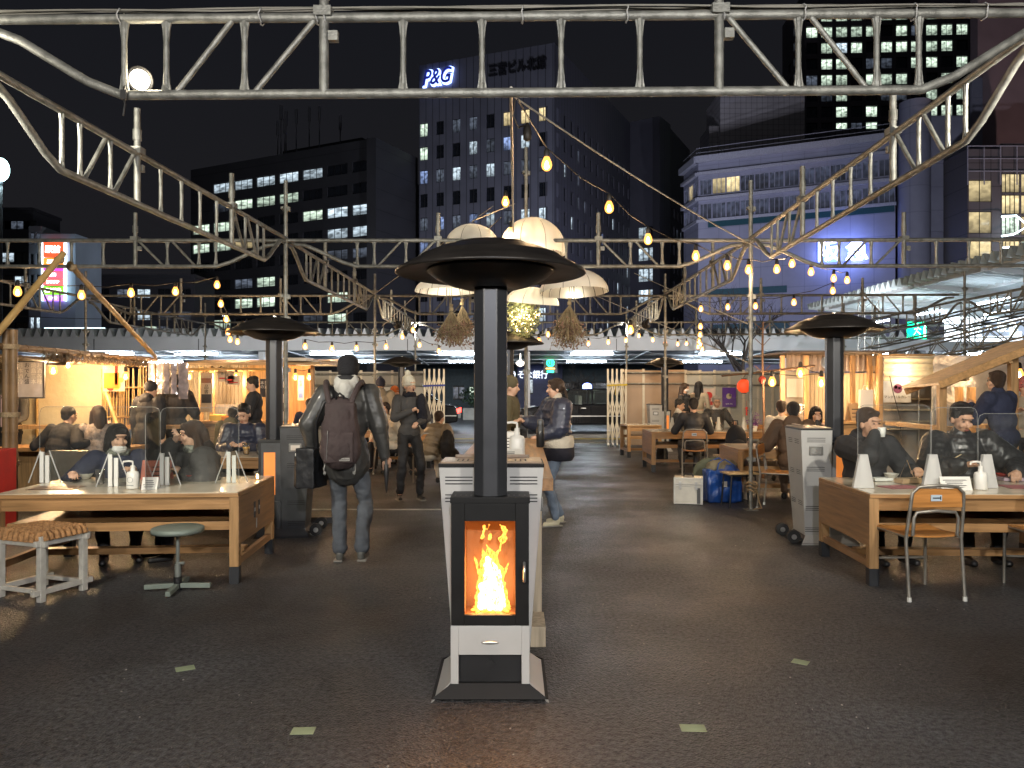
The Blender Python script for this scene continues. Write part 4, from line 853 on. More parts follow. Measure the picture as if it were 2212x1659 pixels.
    g = MB(); g.lathe([(.02, 2.088), (.30, 2.088), (.42, 2.072), (.462, 2.062), (.472, 2.066), (.466, 2.078), (.40, 2.115), (.352, 2.141), (.345, 2.150), (.335, 2.153), (.27, 2.182), (.19, 2.205), (.183, 2.212), (.17, 2.214), (.10, 2.226), (.03, 2.23), (.005, 2.231)], 72); obj('mushroom_cap', g, DISCM, r_)
    g = MB(); g.tube((0, 0, 2.228), (0, 0, 2.245), .02, n=12); obj('cap_bolt', g, STEEL, r_)
    if fire:
        for nm, g in flame_mesh():
            obj(nm, g, FCO if nm == 'flame_core' else FO, r_, voxel=.005, smooth=2, loc=(.005, -.02, .635), disp=[('CLOUDS', .035, .028), ('CLOUDS', .012, .006)])
        g = MB(); rr = random.Random(2)
        for i in range(40): g.ball((rr.uniform(-.09, .09), rr.uniform(-.07, .03), .402 + rr.uniform(0, .012)), (.012, .010, .007), n=6)
        q = obj('fuel_pellets', g, EM('embers', (1, .30, .05), 1.4), r_); q['kind'] = 'stuff'
    return r_
H1 = (X(1060, 3.82), 3.82, 0)
heater(H1, R(.0), 'front white pellet heater with fire burning behind its glass', WHITEP, dark=M('stove_black', (.007, .007, .007), .5, 0, .2, 9, spec=.25))
lamp('fire_light', 'POINT', (H1[0], H1[1] - .07, .58), 2.6, (1, .50, .20), .05)
lamp('fire_glow', 'AREA', (H1[0], H1[1] - .13, .60), 3.0, (1, .42, .12), .2, target=(H1[0], H1[1] - 1.2, .1), size_y=.4)
h2 = heater((X(596, 8.0), 7.95, 0), R(-84), 'charcoal grey pellet heater at left beside the school desk', DKCHAR, wheels=True, fire=False)
h3 = heater((X(1802, 7.6), 7.6, 0), R(86), 'silver white pellet heater at right seen from its back side', WHITEP, wheels=True, fire=False)
heater((X(1096, 9.9), 9.9, 0), R(0), 'dark pellet heater standing behind the long counter', DKCHAR, fire=False)
heater((X(868, 18.0), 18.0, 0), R(180), 'far pellet heater behind the woman in the white bobble hat', DKCHAR, fire=False)
heater((X(1436, 18.4), 18.4, 0), R(88), 'far white pellet heater beside the right folding gate', WHITEP, fire=False)
# ================================================================ string lights, cloth domes, dried flowers
BULB = None; BULBD = GLASS('bulb_glass', (1, .8, .5), .05, .1); FIL = EM('filament', (1, .70, .36), 16)
SOCK = M('bulb_socket_mat', (.02, .018, .016), .5)
def _b():
    g = MB(); g.lathe([(.012, -.012), (.020, -.03), (.031, -.055), (.034, -.075), (.029, -.095), (.016, -.108), (.003, -.112)], 16)
    m = bpy.data.materials.new('bulb_halo_glass'); m.use_nodes = True; t = m.node_tree; t.nodes.clear(); N = t.nodes.new; L = t.links.new
    o = N('ShaderNodeOutputMaterial'); e = N('ShaderNodeEmission'); e.inputs[0].default_value = (1, .36, .07, 1); e.inputs[1].default_value = 2.0; x = N('ShaderNodeBsdfTransparent'); mx = N('ShaderNodeMixShader'); mx.inputs[0].default_value = .62; L(x.outputs[0], mx.inputs[1]); L(e.outputs[0], mx.inputs[2]); L(mx.outputs[0], o.inputs[0])  # orange emission put into the glass gives each bulb its halo
    g.cap((0, 0, -.055), (0, 0, -.084), .009, .017, 10, m=1); return mesh_of('bulb', g, [m, FIL])
def _s():
    g = MB(); g.lathe([(.004, .035), (.012, .03), (.017, .015), (.019, -.01), (.016, -.022)], 12); return mesh_of('socket', g, [SOCK])
BM, SM = _b(), _s()
NB = [0]
def strand(pts, label, energy=2.2, k=1., lit=True, pre=None, post=None, every=1, cat='string lights', drop=.07):
    """pts = list of (u, v, Y): bulb positions; cable passes just above them"""
    k *= 1.2; ps = [P(*p) for p in pts]; r_ = thing('string_light', label, cat, ps[0], w=True, group='strings of warm bulbs')  # bulbs enlarged to stand for the glow around them
    cab = [V(*p) if len(p) == 3 and abs(p[0]) < 60 else P(*p) for p in (pre or [])]; path = list(cab)
    for i, p in enumerate(ps):
        path.append(p + V(0, 0, .12 + drop * 0))
        if i + 1 < len(ps): q = (p + ps[i + 1]) / 2; path.append(q + V(0, 0, .10 - .02 * (ps[i + 1] - p).length))
    path += [P(*p) for p in (post or [])]
    if len(path) > 1: g = MB(); g.path(path, .006, 5); obj('cable', g, BLACKP, r_)
    for i, p in enumerate(ps):
        o = bpy.data.objects.new('bulb', BM); COL.objects.link(o); o.parent = r_; o.location = p + V(0, 0, .06) * k - Vector(OFF[r_.name]); o.scale = (k, k, k)
        s_ = bpy.data.objects.new('socket', SM); COL.objects.link(s_); s_.parent = o
        g = MB()
        NB[0] += 1
        if energy and i % every == 0: lamp('bulb_light', 'POINT', p + V(0, 0, -.065) * 1 + V(0, -.0, -.03), energy * 1.7 * every, (1, .64, .34), .035)
    return r_
strand([(1181, 352, 6.2), (1316, 446, 7.2), (1400, 515, 7.9), (1503, 551, 8.5), (1571, 572, 9.0), (1617, 581, 9.3), (1678, 580, 9.7), (1711, 568, 10.2), (1752, 586, 10.6), (1801, 600, 11.2), (1830, 604, 11.6)], 'string of bulbs swooping from the central pole down to the right pole and on', 3.2, 1.05, pre=[(1118, 215, 5.2)])
strand([(1799, 627, 12), (1715, 652, 12.6), (1632, 660, 13.2), (1572, 662, 13.6), (1514, 666, 14)], 'string of bulbs going back left above the stalls at right', 3, 1.05)
strand([(1513, 704, 14.6), (1512, 722, 15.6), (1510, 736, 16.6), (1513, 742, 17.4), (1508, 748, 18.2), (1517, 753, 19)], 'short line of bulbs running away under the far truss at right', 2.5, 1.1)
strand([(1184, 721, 16), (1271, 741, 17.5), (1314, 738, 18), (1352, 734, 18.5), (1380, 724, 19), (1410, 733, 19), (1437, 740, 19), (1464, 742, 19.4), (1483, 741, 19.8)], 'far string of bulbs along the canopy right of centre', 2, 1.1)
strand([(1164, 736, 12), ], 'single bulb beside the centre heater cap', 2, 1)
strand([(1362, 711, 14)], 'bright single bulb at the end of the right aisle truss', 4, 1.5)
strand([(659, 747, 14), (717, 752, 14.4), (770, 751, 15), (834, 748, 15.4), (869, 726, 15.8), (892, 712, 16.2), (906, 744, 16.6), (948, 757, 17)], 'far string of bulbs along the canopy left of centre', 2.2, 1.1)
strand([(38, 628, 9.6), (176, 636, 10.4), (283, 631, 11.0), (379, 628, 11.6), (469, 614, 12.4)], 'string of bulbs above the bamboo stall at left', 4, 1.2, pre=[(-60, 600, 9)])
strand([(477, 655, 12.9), (489, 688, 13.4), (493, 716, 14), (497, 732, 14.6), (513, 737, 15), (525, 706, 15.4), (533, 702, 16)], 'string of bulbs dropping behind the left heater cap', 3, 1.15)
strand([(1092, 434, 9.8)], 'upper lone bulb beside the central pole', 4, 1.2); strand([(1105, 502, 9.6)], 'lower lone bulb beside the central pole above the front heater', 5, 1.3)
r_ = thing('unlit_bulb', 'black unlit bulb holder hanging beside the central pole', 'bulb', P(1139, 275, 8), w=True)
g = MB(); c = P(1139, 290, 8); g.lathe([(.01, .12), (.035, .08), (.045, .02), (.042, -.05), (.02, -.07)], 14, c); obj('socket', g, SOCK, r_); g = MB(); g.path([P(1112, 215, 7.4), P(1108, 250, 7.6), P(1120, 275, 7.9), c + V(0, 0, .1)], .008, 5); obj('cord', g, SOCK, r_)
def cloth():
    m = M('dome_cloth', (.82, .80, .74), .8, 0, .05, 3); t = m.node_tree; N = t.nodes.new; L = t.links.new; b = t.nodes['Principled BSDF']; o = t.nodes['Material Output']
    tl = N('ShaderNodeBsdfTranslucent'); tl.inputs[0].default_value = (.9, .88, .80, 1); mx = N('ShaderNodeMixShader'); mx.inputs[0].default_value = .5; L(b.outputs[0], mx.inputs[1]); L(tl.outputs[0], mx.inputs[2]); L(mx.outputs[0], o.inputs[0]); return m
CLOTH = cloth(); RIB = M('dome_rib', (.12, .10, .07), .6)
def dome(u, v, Y, r, h, label, tilt=0., band=.0):
    c = P(u, v, Y); r_ = thing('cloth_dome', label, 'hanging shade', c, 0, 'white cloth domes around the central pole')
    r_.rotation_euler = (R(tilt), R(tilt * .6), 0)
    n = 48; prof = [(r * math.sin(a), h * math.cos(a)) for a in [math.pi / 2 * i / 9 for i in range(10)]]; prof[0] = (.01, h); prof.append((r * 1.0, -band)) if band else None
    g = MB(); vs_ = [V(q * math.cos(2 * math.pi * k / n) * (1 + .012 * math.cos(k * math.pi * 16 / n)), q * math.sin(2 * math.pi * k / n) * (1 + .012 * math.cos(k * math.pi * 16 / n)), z) for q, z in prof for k in range(n)]
    g.add(vs_, [(i * n + k, i * n + (k + 1) % n, (i + 1) * n + (k + 1) % n, (i + 1) * n + k) for i in range(len(prof) - 1) for k in range(n)], 0, True); obj('cloth', g, CLOTH, r_)
    for k in range(16):
        t = 2 * math.pi * k / 16; g = MB(); g.path([(q * math.cos(t) * .985, q * math.sin(t) * .985, z - .003) for q, z in prof], .004, 4); obj('rib', g, RIB, r_)
    g = MB(); g.tube((0, 0, -h * .9), (0, 0, h + .03), .006, n=6); obj('stick', g, RIB, r_)
    return r_
dome(1020, 530, 9.8, .335, .27, 'white cloth dome upper left of the central pole', 3, .12)
dome(1150, 535, 9.8, .41, .38, 'largest white cloth dome right of the central pole', -2, .10)
dome(965, 630, 9.3, .38, .19, 'white cloth dome lower left, half behind the front heater cap', 0)
dome(1240, 632, 9.0, .40, .27, 'white cloth dome lower right beside the front heater cap', -3)
dome(1150, 655, 9.6, .33, .2, 'small white cloth dome with faint print behind the front heater', 8)
for x, z in ((1020, 545), (1150, 550), (1240, 640), (965, 640), (1130, 665)): lamp('dome_light', 'POINT', P(x, z, 9.5), 3.6, (1, .86, .64), .08)
wire(P(1020, 478, 9.8), P(1112, 440, 10.3), 'wire from the upper left cloth dome up to the central pole', 0, .008)
wire(P(1240, 580, 9.0), P(1118, 500, 10.3), 'wire from the lower right cloth dome up to the central pole', 0, .008)
DRY = M('dried_stems', (.27, .21, .12), .85, 0, .35, 8); DRY2 = M('dried_heads', (.22, .13, .09), .85, 0, .4, 8)
def bunch(u, v0, v1, Y, r, n, label, seed):
    rr = random.Random(seed); top = P(u, v0, Y); bot = P(u, v1, Y); H = top.z - bot.z; r_ = thing('dried_flowers', label, 'dried flowers', top, 0, 'bunches of dried flowers hung upside down')
    g = MB(); hd = MB()
    for i in range(n):
        a = rr.uniform(0, 6.28); q = math.sqrt(rr.random()) * r; L = H * rr.uniform(.55, 1.0); e = V(math.cos(a) * q, math.sin(a) * q, -L); m_ = V(math.cos(a) * q * .35, math.sin(a) * q * .35, -L * .4) + V(rr.uniform(-.02, .02), 0, 0)
        g.path([(rr.uniform(-.02, .02), rr.uniform(-.02, .02), .06), (0, 0, -.02), m_, e], .0035, 3)
        for _ in range(5):
            t = rr.uniform(.35, 1); p = m_ + (e - m_) * t; d = V(rr.uniform(-1, 1), rr.uniform(-1, 1), rr.uniform(-1, .3)) * .07; g.path([p, p + d], .0022, 3)
            if rr.random() < .7: hd.ball(p + d, rr.uniform(.006, .014), n=5)
    obj('stems', g, DRY, r_); obj('flower_heads', hd, DRY2, r_)['kind'] = 'stuff'
    g = MB(); g.tube((0, 0, 0), (0, 0, .5), .004, n=4); g.tube((0, 0, -.02), (0, 0, .02), .025, n=8); obj('tie', g, DRY, r_)
bunch(975, 668, 748, 9.2, .20, 110, 'left dried flower bunch, wider and lower one', 1); bunch(998, 656, 735, 9.6, .15, 80, 'left dried flower bunch, taller narrow one behind', 2)
bunch(1230, 655, 752, 9.2, .24, 130, 'dried flower bunch right of the front heater flue', 3)
r_ = thing('fairy_light_bush', 'hanging leafy ball with tiny fairy lights behind the front heater', 'light ball', P(1130, 680, 9.6), w=True)
g = MB(); rr = random.Random(5); c = P(1130, 680, 9.6)
for i in range(1500):
    p = Vector((rr.gauss(0, 1), rr.gauss(0, 1), rr.gauss(0, 1))).normalized() * (rr.random() ** .4); p = c + V(p.x * .23, p.y * .2, p.z * .30); a = Vector((rr.uniform(-1, 1), rr.uniform(-1, 1), rr.uniform(-1, 1))).normalized() * .022; b = a.orthogonal().normalized() * .011; g.quad(p - a, p + b, p + a, p - b)
o = obj('leaves', g, M('fairy_leaf', (.22, .24, .10), .5, 0, .4, 9), r_); o['kind'] = 'stuff'
g = MB()
for i in range(70):
    p = Vector((rr.gauss(0, 1), rr.gauss(0, 1), rr.gauss(0, 1))).normalized() * rr.uniform(.6, 1); p = c + V(p.x * .22, p.y * .2, -abs(p.z) * .28 + .06); g.ball(p, .008, n=5)
o = obj('fairy_lights', g, EM('fairy', (1, .66, .28), 14), r_); o['kind'] = 'stuff'
lamp('fairy_glow', 'POINT', c, 3, (1, .7, .35), .1)
# ================================================================ furniture
W_DESK = WOOD('desk_wood', (.34, .19, .08), .4, 0); W_DESKY = WOOD('desk_wood_end', (.30, .17, .08), .45, 1); W_LEG = WOOD('desk_leg_wood', (.36, .21, .09), .45, 2)
LAM = M('cream_laminate', (.60, .54, .42), .22, 0, .06, 3, coat=.3); FOOTM = M('black_foot', (.02, .022, .026), .5)
def desk(loc, rz, label, L=1.8, W=1.15, H=.70, panel=True, group='school work desks', lam=LAM, endx=(1,)):
    r_ = thing('school_desk', label, 'desk', loc, rz, group)
    g = MB(); g.bb(-L / 2 + .012, L / 2 - .012, -W / 2 + .012, W / 2 - .012, H - .004, H); obj('laminate', g, lam, r_)
    g = MB(); g.bb(-L / 2, L / 2, -W / 2, W / 2, H - .035, H - .0045); obj('table_top', g, W_DESK, r_, bev=.003)
    for s in (-1, 1):
        y = s * (W / 2 - .03); g = MB(); g.bb(-L / 2 + .07, L / 2 - .07, y - .012, y + .012, H - .13, H - .036); obj('apron', g, W_DESK, r_, bev=.002)
        g = MB(); g.bb(-L / 2 + .07, L / 2 - .07, y * .86 - .02, y * .86 + .02, H - .30, H - .235); obj('shelf_rail', g, W_DESK, r_, bev=.002)
        x = s * (L / 2 - .035); g = MB(); g.bb(x - .022, x + .022, -W / 2 + .07, W / 2 - .07, .13, .185); obj('side_stretcher', g, W_DESKY, r_, bev=.002)
        for t in (-1, 1):
            g = MB(); y2 = t * (W / 2 - .04); g.bb(x - .035, x + .035, y2 - .035, y2 + .035, .13, H - .036); lg = obj('leg', g, W_LEG, r_, bev=.003)
            g = MB(); g.bb(x - .036, x + .036, y2 - .036, y2 + .036, 0, .13); ft = obj('leg_shoe', g, FOOTM); ft.parent = lg
    if panel:
        for s in endx:
            g = MB(); x = s * (L / 2 + .002); g.bb(min(x, x - s * .02), max(x, x - s * .02), -W / 2 + .01, W / 2 - .01, .30, H - .036); obj('end_panel', g, W_DESKY, r_, bev=.002)
    g = MB(); g.bb(-L / 2 + .1, L / 2 - .1, -.05, .05, .13, .18); obj('long_stretcher', g, W_DESK, r_, bev=.002)
    g = MB(); g.bb(-L / 2 + .08, L / 2 - .08, -W / 2 + .1, W / 2 - .1, H - .245, H - .235); obj('under_shelf', g, W_DESK, r_)
    return r_
DL = desk((-3.04, 6.40, 0), .068, 'long cream topped wooden school desk at left with the woven stool before it', 1.82, 1.15, endx=(1,))
DR = desk((3.64, 6.33, 0), -.045, 'long cream topped wooden school desk at right with the school chair before it', 1.82, 1.10, endx=(-1,))
# stickers on the left desk's end panel
for k, (u, v, w_, h_) in enumerate(((536, 1093, .05, .13), (549, 1084, .045, .12), (541, 1121, .025, .08))):
    g = MB(); g.box((0, 0, 0), (.003, w_, h_)); o = obj('sticker', g, M('sticker_dark', (.05, .05, .05), .5) if k < 2 else WHITEP, DL); o.location = (.9145, -.12 + .14 * (k == 1) + .06 * (k == 2), .50 + (.0 if k < 2 else -.12))
    if k < 2:
        g = MB(); g.box((.0025, 0, .0), (.002, .026, .03)); q = obj('sticker_print', g, WHITEP); q.parent = o
CLEAR = GLASS('acrylic', (.99, 1, .99), .008, .045, (.6, .6, .58), smear=.03); FOAM = M('white_plastic', (.68, .68, .64), .5, 0, .05)
FROST = GLASS('frosted_foot', (1, 1, 1), .55, .05, (.75, .75, .72))
def screen(x0, y0, x1, y1, z0, z1, label, r=.05):
    g = MB(); a, b = V(x0, y0, 0), V(x1, y1, 0); L = (b - a).length; d = (b - a) / L; ang = math.atan2(d.y, d.x)
    r_ = thing('acrylic_screen', label, 'clear screen', (x0, y0, z0), ang, 'clear acrylic screens on the tables')
    H = z1 - z0; pts = [(0, 0), (L, 0), (L, H - r), (L - r * .3, H - r * .3), (L - r, H), (r, H), (r * .3, H - r * .3), (0, H - r)]
    g.prism(pts, -.0015, .0015); obj('sheet', g, CLEAR, r_)
    g = MB(); g.path([(0, 0, 0), (0, 0, H - r), (r * .3, 0, H - r * .3), (r, 0, H), (L - r, 0, H), (L - r * .3, 0, H - r * .3), (L, 0, H - r), (L, 0, 0)], .0022, 4); obj('sheet_edge', g, GLASS('acrylic_edge', (.8, .85, .82), .4, .2, (.75, .75, .72)), r_)
    return r_
def screen_foot(x, y, z, rz, label, solid=False):
    r_ = thing('screen_foot', label, 'screen foot', (x, y, z), rz, 'feet of the clear screens')
    if solid:
        g = MB(); g.prism([(-.085, 0), (.085, 0), (.032, .27), (-.032, .27)], -.02, .02); obj('foot_body', g, FROST, r_, bev=.004); g = MB(); g.prism([(-.03, .0), (.03, .0), (.02, .24), (-.02, .24)], -.008, .008); obj('foot_core', g, FOAM, r_)
    else:
        for s in (-1, 1):
            g = MB(); g.bb(s * .022 - .016, s * .022 + .016, -.012, .012, 0, .26 - .03 * (s > 0)); obj('foot_strip', g, FOAM, r_, bev=.002)
        g = MB(); g.prism([(-.13, 0), (.13, 0), (.03, .26), (-.03, .26)], -.003, .003); obj('foot_plate', g, CLEAR, r_)
        for s in (-1, 1): g = MB(); g.bar((s * .13, 0, 0), (s * .035, 0, .27), .006, .008); obj('foot_edge', g, FROST, r_)
    return r_
zt = .701
screen(X(86, 6.55), 6.55, X(346, 6.45), 6.45, zt, 1.34, 'clear screen on the left desk before the women, the left one')
screen(X(347, 6.42), 6.42, X(516, 6.42), 6.42, zt, 1.335, 'clear screen on the left desk before the women, the right one')
screen(X(346, 6.2), 5.95, X(350, 6.9), 6.85, zt, 1.30, 'clear cross screen between the two women')
for u, v, s in ((112, 1046, 'leftmost'), (258, 1043, 'second from left'), (410, 1040, 'left of the candle glow'), (567, 1034, 'at the right corner')):
    pass
screen_foot(X(97, 6.5), 6.5, zt, .1, 'white foot of the clear screen at the left end of the left desk'); screen_foot(X(245, 6.25), 6.25, zt, .2, 'white foot of the clear screen beside the pump bottle'); screen_foot(X(356, 6.35), 6.35, zt, 0, 'white foot of the clear screen in front of the red menu'); screen_foot(X(500, 6.5), 6.5, zt, .15, 'white foot of the clear screen at the right end of the left desk')
zt2 = .701
screen(X(1853, 6.3), 6.3, X(2010, 6.3), 6.3, zt2, 1.36, 'clear screen on the right desk before the drinking man'); screen(X(2012, 6.32), 6.32, X(2111, 6.32), 6.32, zt2, 1.34, 'clear screen on the right desk in the middle'); screen(X(2113, 6.3), 6.3, X(2300, 6.3), 6.3, zt2, 1.29, 'clear screen on the right desk by the chopsticks man')
for u, n in ((1864, 'left'), (2014, 'middle'), (2131, 'right')): screen_foot(X(u, 6.15), 6.15, zt2, 0, 'frosted wedge foot on the right desk, the %s of three' % n, True)
def pump(x, y, z, label, k=1., rz=0, print_=True):
    r_ = thing('pump_bottle', label, 'pump bottle', (x, y, z), rz, 'white pump bottles on the tables')
    W_ = M('bottle_white', (.72, .71, .66), .35, 0, .03)
    g = MB(); g.lathe([(.02 * k, 0), (.045 * k, .002), (.048 * k, .01), (.048 * k, .115 * k), (.040 * k, .135 * k), (.018 * k, .142 * k), (.018 * k, .16 * k)], 20); obj('bottle', g, W_, r_)
    g = MB(); g.tube((0, 0, .158 * k), (0, 0, .185 * k), .017 * k, n=12); g.tube((0, 0, .185 * k), (0, 0, .215 * k), .007 * k, n=8); g.path([(0, 0, .215 * k), (-.03 * k, 0, .22 * k), (-.075 * k, 0, .215 * k), (-.08 * k, 0, .195 * k)], .008 * k, 6); obj('pump', g, W_, r_)
    if print_:
        g = MB(); g.path([(.022 * k * math.cos(t), -.0485 * k, .075 * k + .022 * k * math.sin(t)) for t in [i * .5 for i in range(14)]], .0015, 4); g.bb(-.028, .028, -.0495 * k, -.0485 * k, .03 * k, .036 * k); obj('label_print', g, M('print_grey', (.25, .28, .28), .6), r_)
    return r_
pump(X(287, 6.1), 6.1, zt, 'white pump bottle with round label on the left desk'); pump(X(2118, 6.05), 6.05, zt2, 'white pump bottle on the right desk', print_=False); pump(X(1117, 5.9), 5.9, .962, 'large clear white pump bottle on the long counter', 1.25, print_=False)
PAPER = M('paper', (.70, .69, .64), .7, 0, .04); INK = M('ink', (.03, .03, .035), .7)
def card(x, y, z, w_, h, label, rz=0, lines=4, mat=None, tilt=.35, name='table_card', cat='card'):
    r_ = thing(name, label, cat, (x, y, z), rz); c, s = math.cos(tilt), math.sin(tilt)
    g = MB(); q = [(-w_ / 2, 0, 0), (w_ / 2, 0, 0), (w_ / 2, s * h, c * h), (-w_ / 2, s * h, c * h)]; g.add(q + [(a, b + .003, d) for a, b, d in q], [(0, 1, 2, 3), (7, 6, 5, 4), (0, 4, 5, 1), (2, 6, 7, 3), (1, 5, 6, 2), (3, 7, 4, 0)])
    g.add([(-w_ / 2, 2 * s * h, 0), (w_ / 2, 2 * s * h, 0), (w_ / 2, s * h + .003, c * h), (-w_ / 2, s * h + .003, c * h)], [(0, 1, 2, 3)]); obj('card_face', g, mat or PAPER, r_)
    rr = random.Random(len(label))
    for i in range(lines):
        t = .2 + .65 * i / lines; g = MB(); wl = w_ * rr.uniform(.3, .42); q = [(-wl, s * h * t - .0015, c * h * t), (wl * rr.uniform(.3, 1), s * h * t - .0015, c * h * t), (wl * .8, s * h * (t + .05) - .0015, c * h * (t + .05)), (-wl, s * h * (t + .05) - .0015, c * h * (t + .05))]; g.add(q, [(0, 1, 2, 3)]); obj('print_line', g, INK, r_)
    return r_
card(X(322, 6.05), 6.05, zt, .12, .10, 'small white notice card beside the pump bottle on the left desk', .1); card(X(2068, 6.0), 6.0, zt2, .24, .11, 'white notice card on the right desk beside the pump bottle', 0, 5)
card(X(334, 6.7), 6.7, zt, .26, .17, 'pinkish red framed menu stand standing between the two women', -.05, 3, M('menu_pink', (.50, .16, .11), .6), .25, 'menu_stand', 'menu stand')
r_ = card(X(1979, 6.5), 6.5, zt2, .03, .20, 'thin wooden A frame menu on the right desk', 1.2, 0, WOOD('pine', (.45, .28, .13), .5, 2), .35, 'menu_stand', 'menu stand')
card(X(1094, 6.6), 6.5, .962, .22, .16, 'white menu card standing on the long counter', .1, 4, None, .25); card(X(1096, 5.6), 5.6, .962, .24, .22, 'white menu sheet lying tilted on the long counter', .05, 5, None, 1.2)
def cup(x, y, z, r, h, label, liquid=None, mat=None, name='cup', cat='cup'):
    r_ = thing(name, label, cat, (x, y, z)); g = MB(); g.lathe([(r * .7, 0), (r * .78, .002), (r, h), (r * .97, h), (r * .74, .006)], 20); obj('cup_wall', g, mat or GLASS('cup_clear', (.9, .9, .9), .08, .15), r_)
    if liquid: g = MB(); g.lathe([(r * .70, .006), (r * .72, .008), (r * .9, h * .68), (r * .88, h * .68)], 20); obj('drink', g, liquid, r_)
    return r_
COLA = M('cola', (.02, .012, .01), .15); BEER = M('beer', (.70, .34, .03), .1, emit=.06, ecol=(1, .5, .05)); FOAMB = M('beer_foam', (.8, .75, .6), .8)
cup(X(216, 6.4), 6.4, zt, .038, .12, 'clear plastic cup of dark drink on the left desk', COLA)
b_ = cup(X(532, 9.0), 9.0, .725, .045, .13, 'glass of pale beer before the young man in the navy puffer', BEER, name='beer_glass', cat='glass')
g = MB(); g.tube((0, 0, .09), (0, 0, .11), .04, n=16); obj('foam', g, FOAMB, b_)
r_ = thing('candle_light', 'small glowing candle cup at the right corner of the left desk', 'candle', (X(556, 6.7), 6.7, zt)); g = MB(); g.lathe([(.02, 0), (.025, .05), (.022, .05), (.018, .01)], 14); obj('candle_cup', g, CLEAR, r_); g = MB(); g.ball((0, 0, .03), (.012, .012, .022), n=8); obj('flame', g, EM('candle', (1, .6, .25), 12), r_)
lamp('candle', 'POINT', (X(556, 6.7), 6.68, zt + .06), .25, (1, .55, .25), .02)
# trays, napkins, chopstick papers
def flat(name, x, y, z, w_, d_, rz, m, label, cat, th=.006): g = MB(); g.box((0, 0, th / 2), (w_, d_, th)); return one(name, g, m, label, cat, loc=(x, y, z), rz=rz, bev=.001)
MAT_R = M('red_placemat', (.28, .10, .10), .6, 0, .3, 20); KRAFT = M('kraft_paper', (.42, .28, .15), .8, 0, .1, 10)
flat('placemat', X(1925, 6.35), 6.2, zt2 + .0015, .30, .2, .2, MAT_R, 'reddish printed mat on the right desk before the drinking man', 'placemat', .002); flat('placemat', X(2190, 6.35), 6.2, zt2 + .0015, .34, .24, -.1, MAT_R, 'reddish printed mat on the right desk before the chopsticks man', 'placemat', .002); flat('placemat', X(130, 6.2), 6.15, zt + .0015, .36, .22, .05, M('brown_mat', (.18, .10, .06), .5), 'brown menu sheet lying on the left desk', 'placemat', .002)
flat('paper_bag', X(1955, 6.5), 6.45, zt2 + .004, .20, .09, .3, KRAFT, 'crumpled brown paper bag on the right desk', 'paper bag', .04); flat('food_tray', X(1905, 6.6), 6.62, zt2 + .004, .16, .10, .1, FOAM, 'small white food tray before the drinking man', 'food tray', .025)
flat('food_tray', X(2190, 6.6), 6.62, zt2 + .004, .20, .12, -.1, M('lilac_tray', (.4, .3, .36), .5), 'lilac food tray before the chopsticks man', 'food tray', .025)
# ---- school chairs and stools
PLYO = WOOD('orange_plywood', (.50, .22, .06), .35, 0); CHST = M('chair_steel', (.34, .32, .28), .4, .7, .15, 12)
def chair(loc, rz, label, k=1., wood=None, frame=None, tag_=True):
    wood = wood or PLYO; frame = frame or CHST; r_ = thing('school_chair', label, 'chair', loc, rz, 'steel and plywood school chairs'); w2 = .19; t = .0115
    g = MB(); g.path([(-w2, .24, 0), (-w2, .20, .42), (-w2 * .96, .235, .62), (-w2 * .92, .25, .735), (-w2 * .7, .25, .775), (0, .25, .785), (w2 * .7, .25, .775), (w2 * .92, .25, .735), (w2 * .96, .235, .62), (w2, .20, .42), (w2, .24, 0)], t, 8); obj('back_frame', g, frame, r_)
    g = MB(); g.path([(-w2 * .8, .215, .44), (-w2 * .8, .228, .56), (-w2 * .7, .228, .6), (0, .228, .61), (w2 * .7, .228, .6), (w2 * .8, .228, .56), (w2 * .8, .215, .44)], t, 8); obj('inner_frame', g, frame, r_)
    for s in (-1, 1):
        g = MB(); g.path([(s * w2 * .95, -.20, 0), (s * w2 * .95, -.19, .40), (s * w2 * .95, -.15, .43), (s * w2 * .95, .20, .43)], t, 8); obj('leg', g, frame, r_)
        g = MB(); g.tube((s * w2, .24, 0), (s * w2, .238, .03), .015, n=8); obj('foot_cap', g, FOAM, r_)
    g = MB(); g.tube((-w2 * .95, -.195, .2), (w2 * .95, -.195, .2), .009, n=6); obj('stretcher', g, frame, r_)
    g = MB(); P_ = []; n = 10
    for j in range(5):
        for i in range(n + 1): x = -w2 + 2 * w2 * i / n; y = -.2 + .4 * j / 4; P_.append((x, y, .448 - .012 * math.sin(math.pi * i / n) - .008 * math.sin(math.pi * j / 4)))
    N_ = len(P_); fs = []
    for j in range(4):
        for i in range(n): a = j * (n + 1) + i; fs += [(a, a + 1, a + n + 2, a + n + 1), (a + N_, a + n + 1 + N_, a + n + 2 + N_, a + 1 + N_)]
    bd = [i for i in range(n + 1)] + [(n + 1) * j + n for j in range(1, 5)] + [(n + 1) * 4 + i for i in range(n - 1, -1, -1)] + [(n + 1) * j for j in range(3, 0, -1)]
    fs += [(bd[i], bd[i] + N_, bd[(i + 1) % len(bd)] + N_, bd[(i + 1) % len(bd)]) for i in range(len(bd))]
    g.add(P_ + [(a, b, c - .012) for a, b, c in P_], fs, 0, False); obj('seat', g, wood, r_)
    g = MB(); g.prism([(-w2 * .9, .635), (w2 * .9, .635), (w2 * .9, .73), (w2 * .75, .762), (-w2 * .75, .762), (-w2 * .9, .73)], .228, .243); obj('backrest', g, wood, r_, bev=.003)
    if tag_: g = MB(); g.box((.01, .247, .70), (.075, .004, .042)); q = obj('name_label', g, M('label_blue', (.45, .55, .62), .5), r_); g = MB(); g.box((.01, .2495, .70), (.05, .002, .008)); g.box((-.018, .2495, .70), (.006, .002, .024)); z_ = obj('label_print', g, INK); z_.parent = q
    return r_
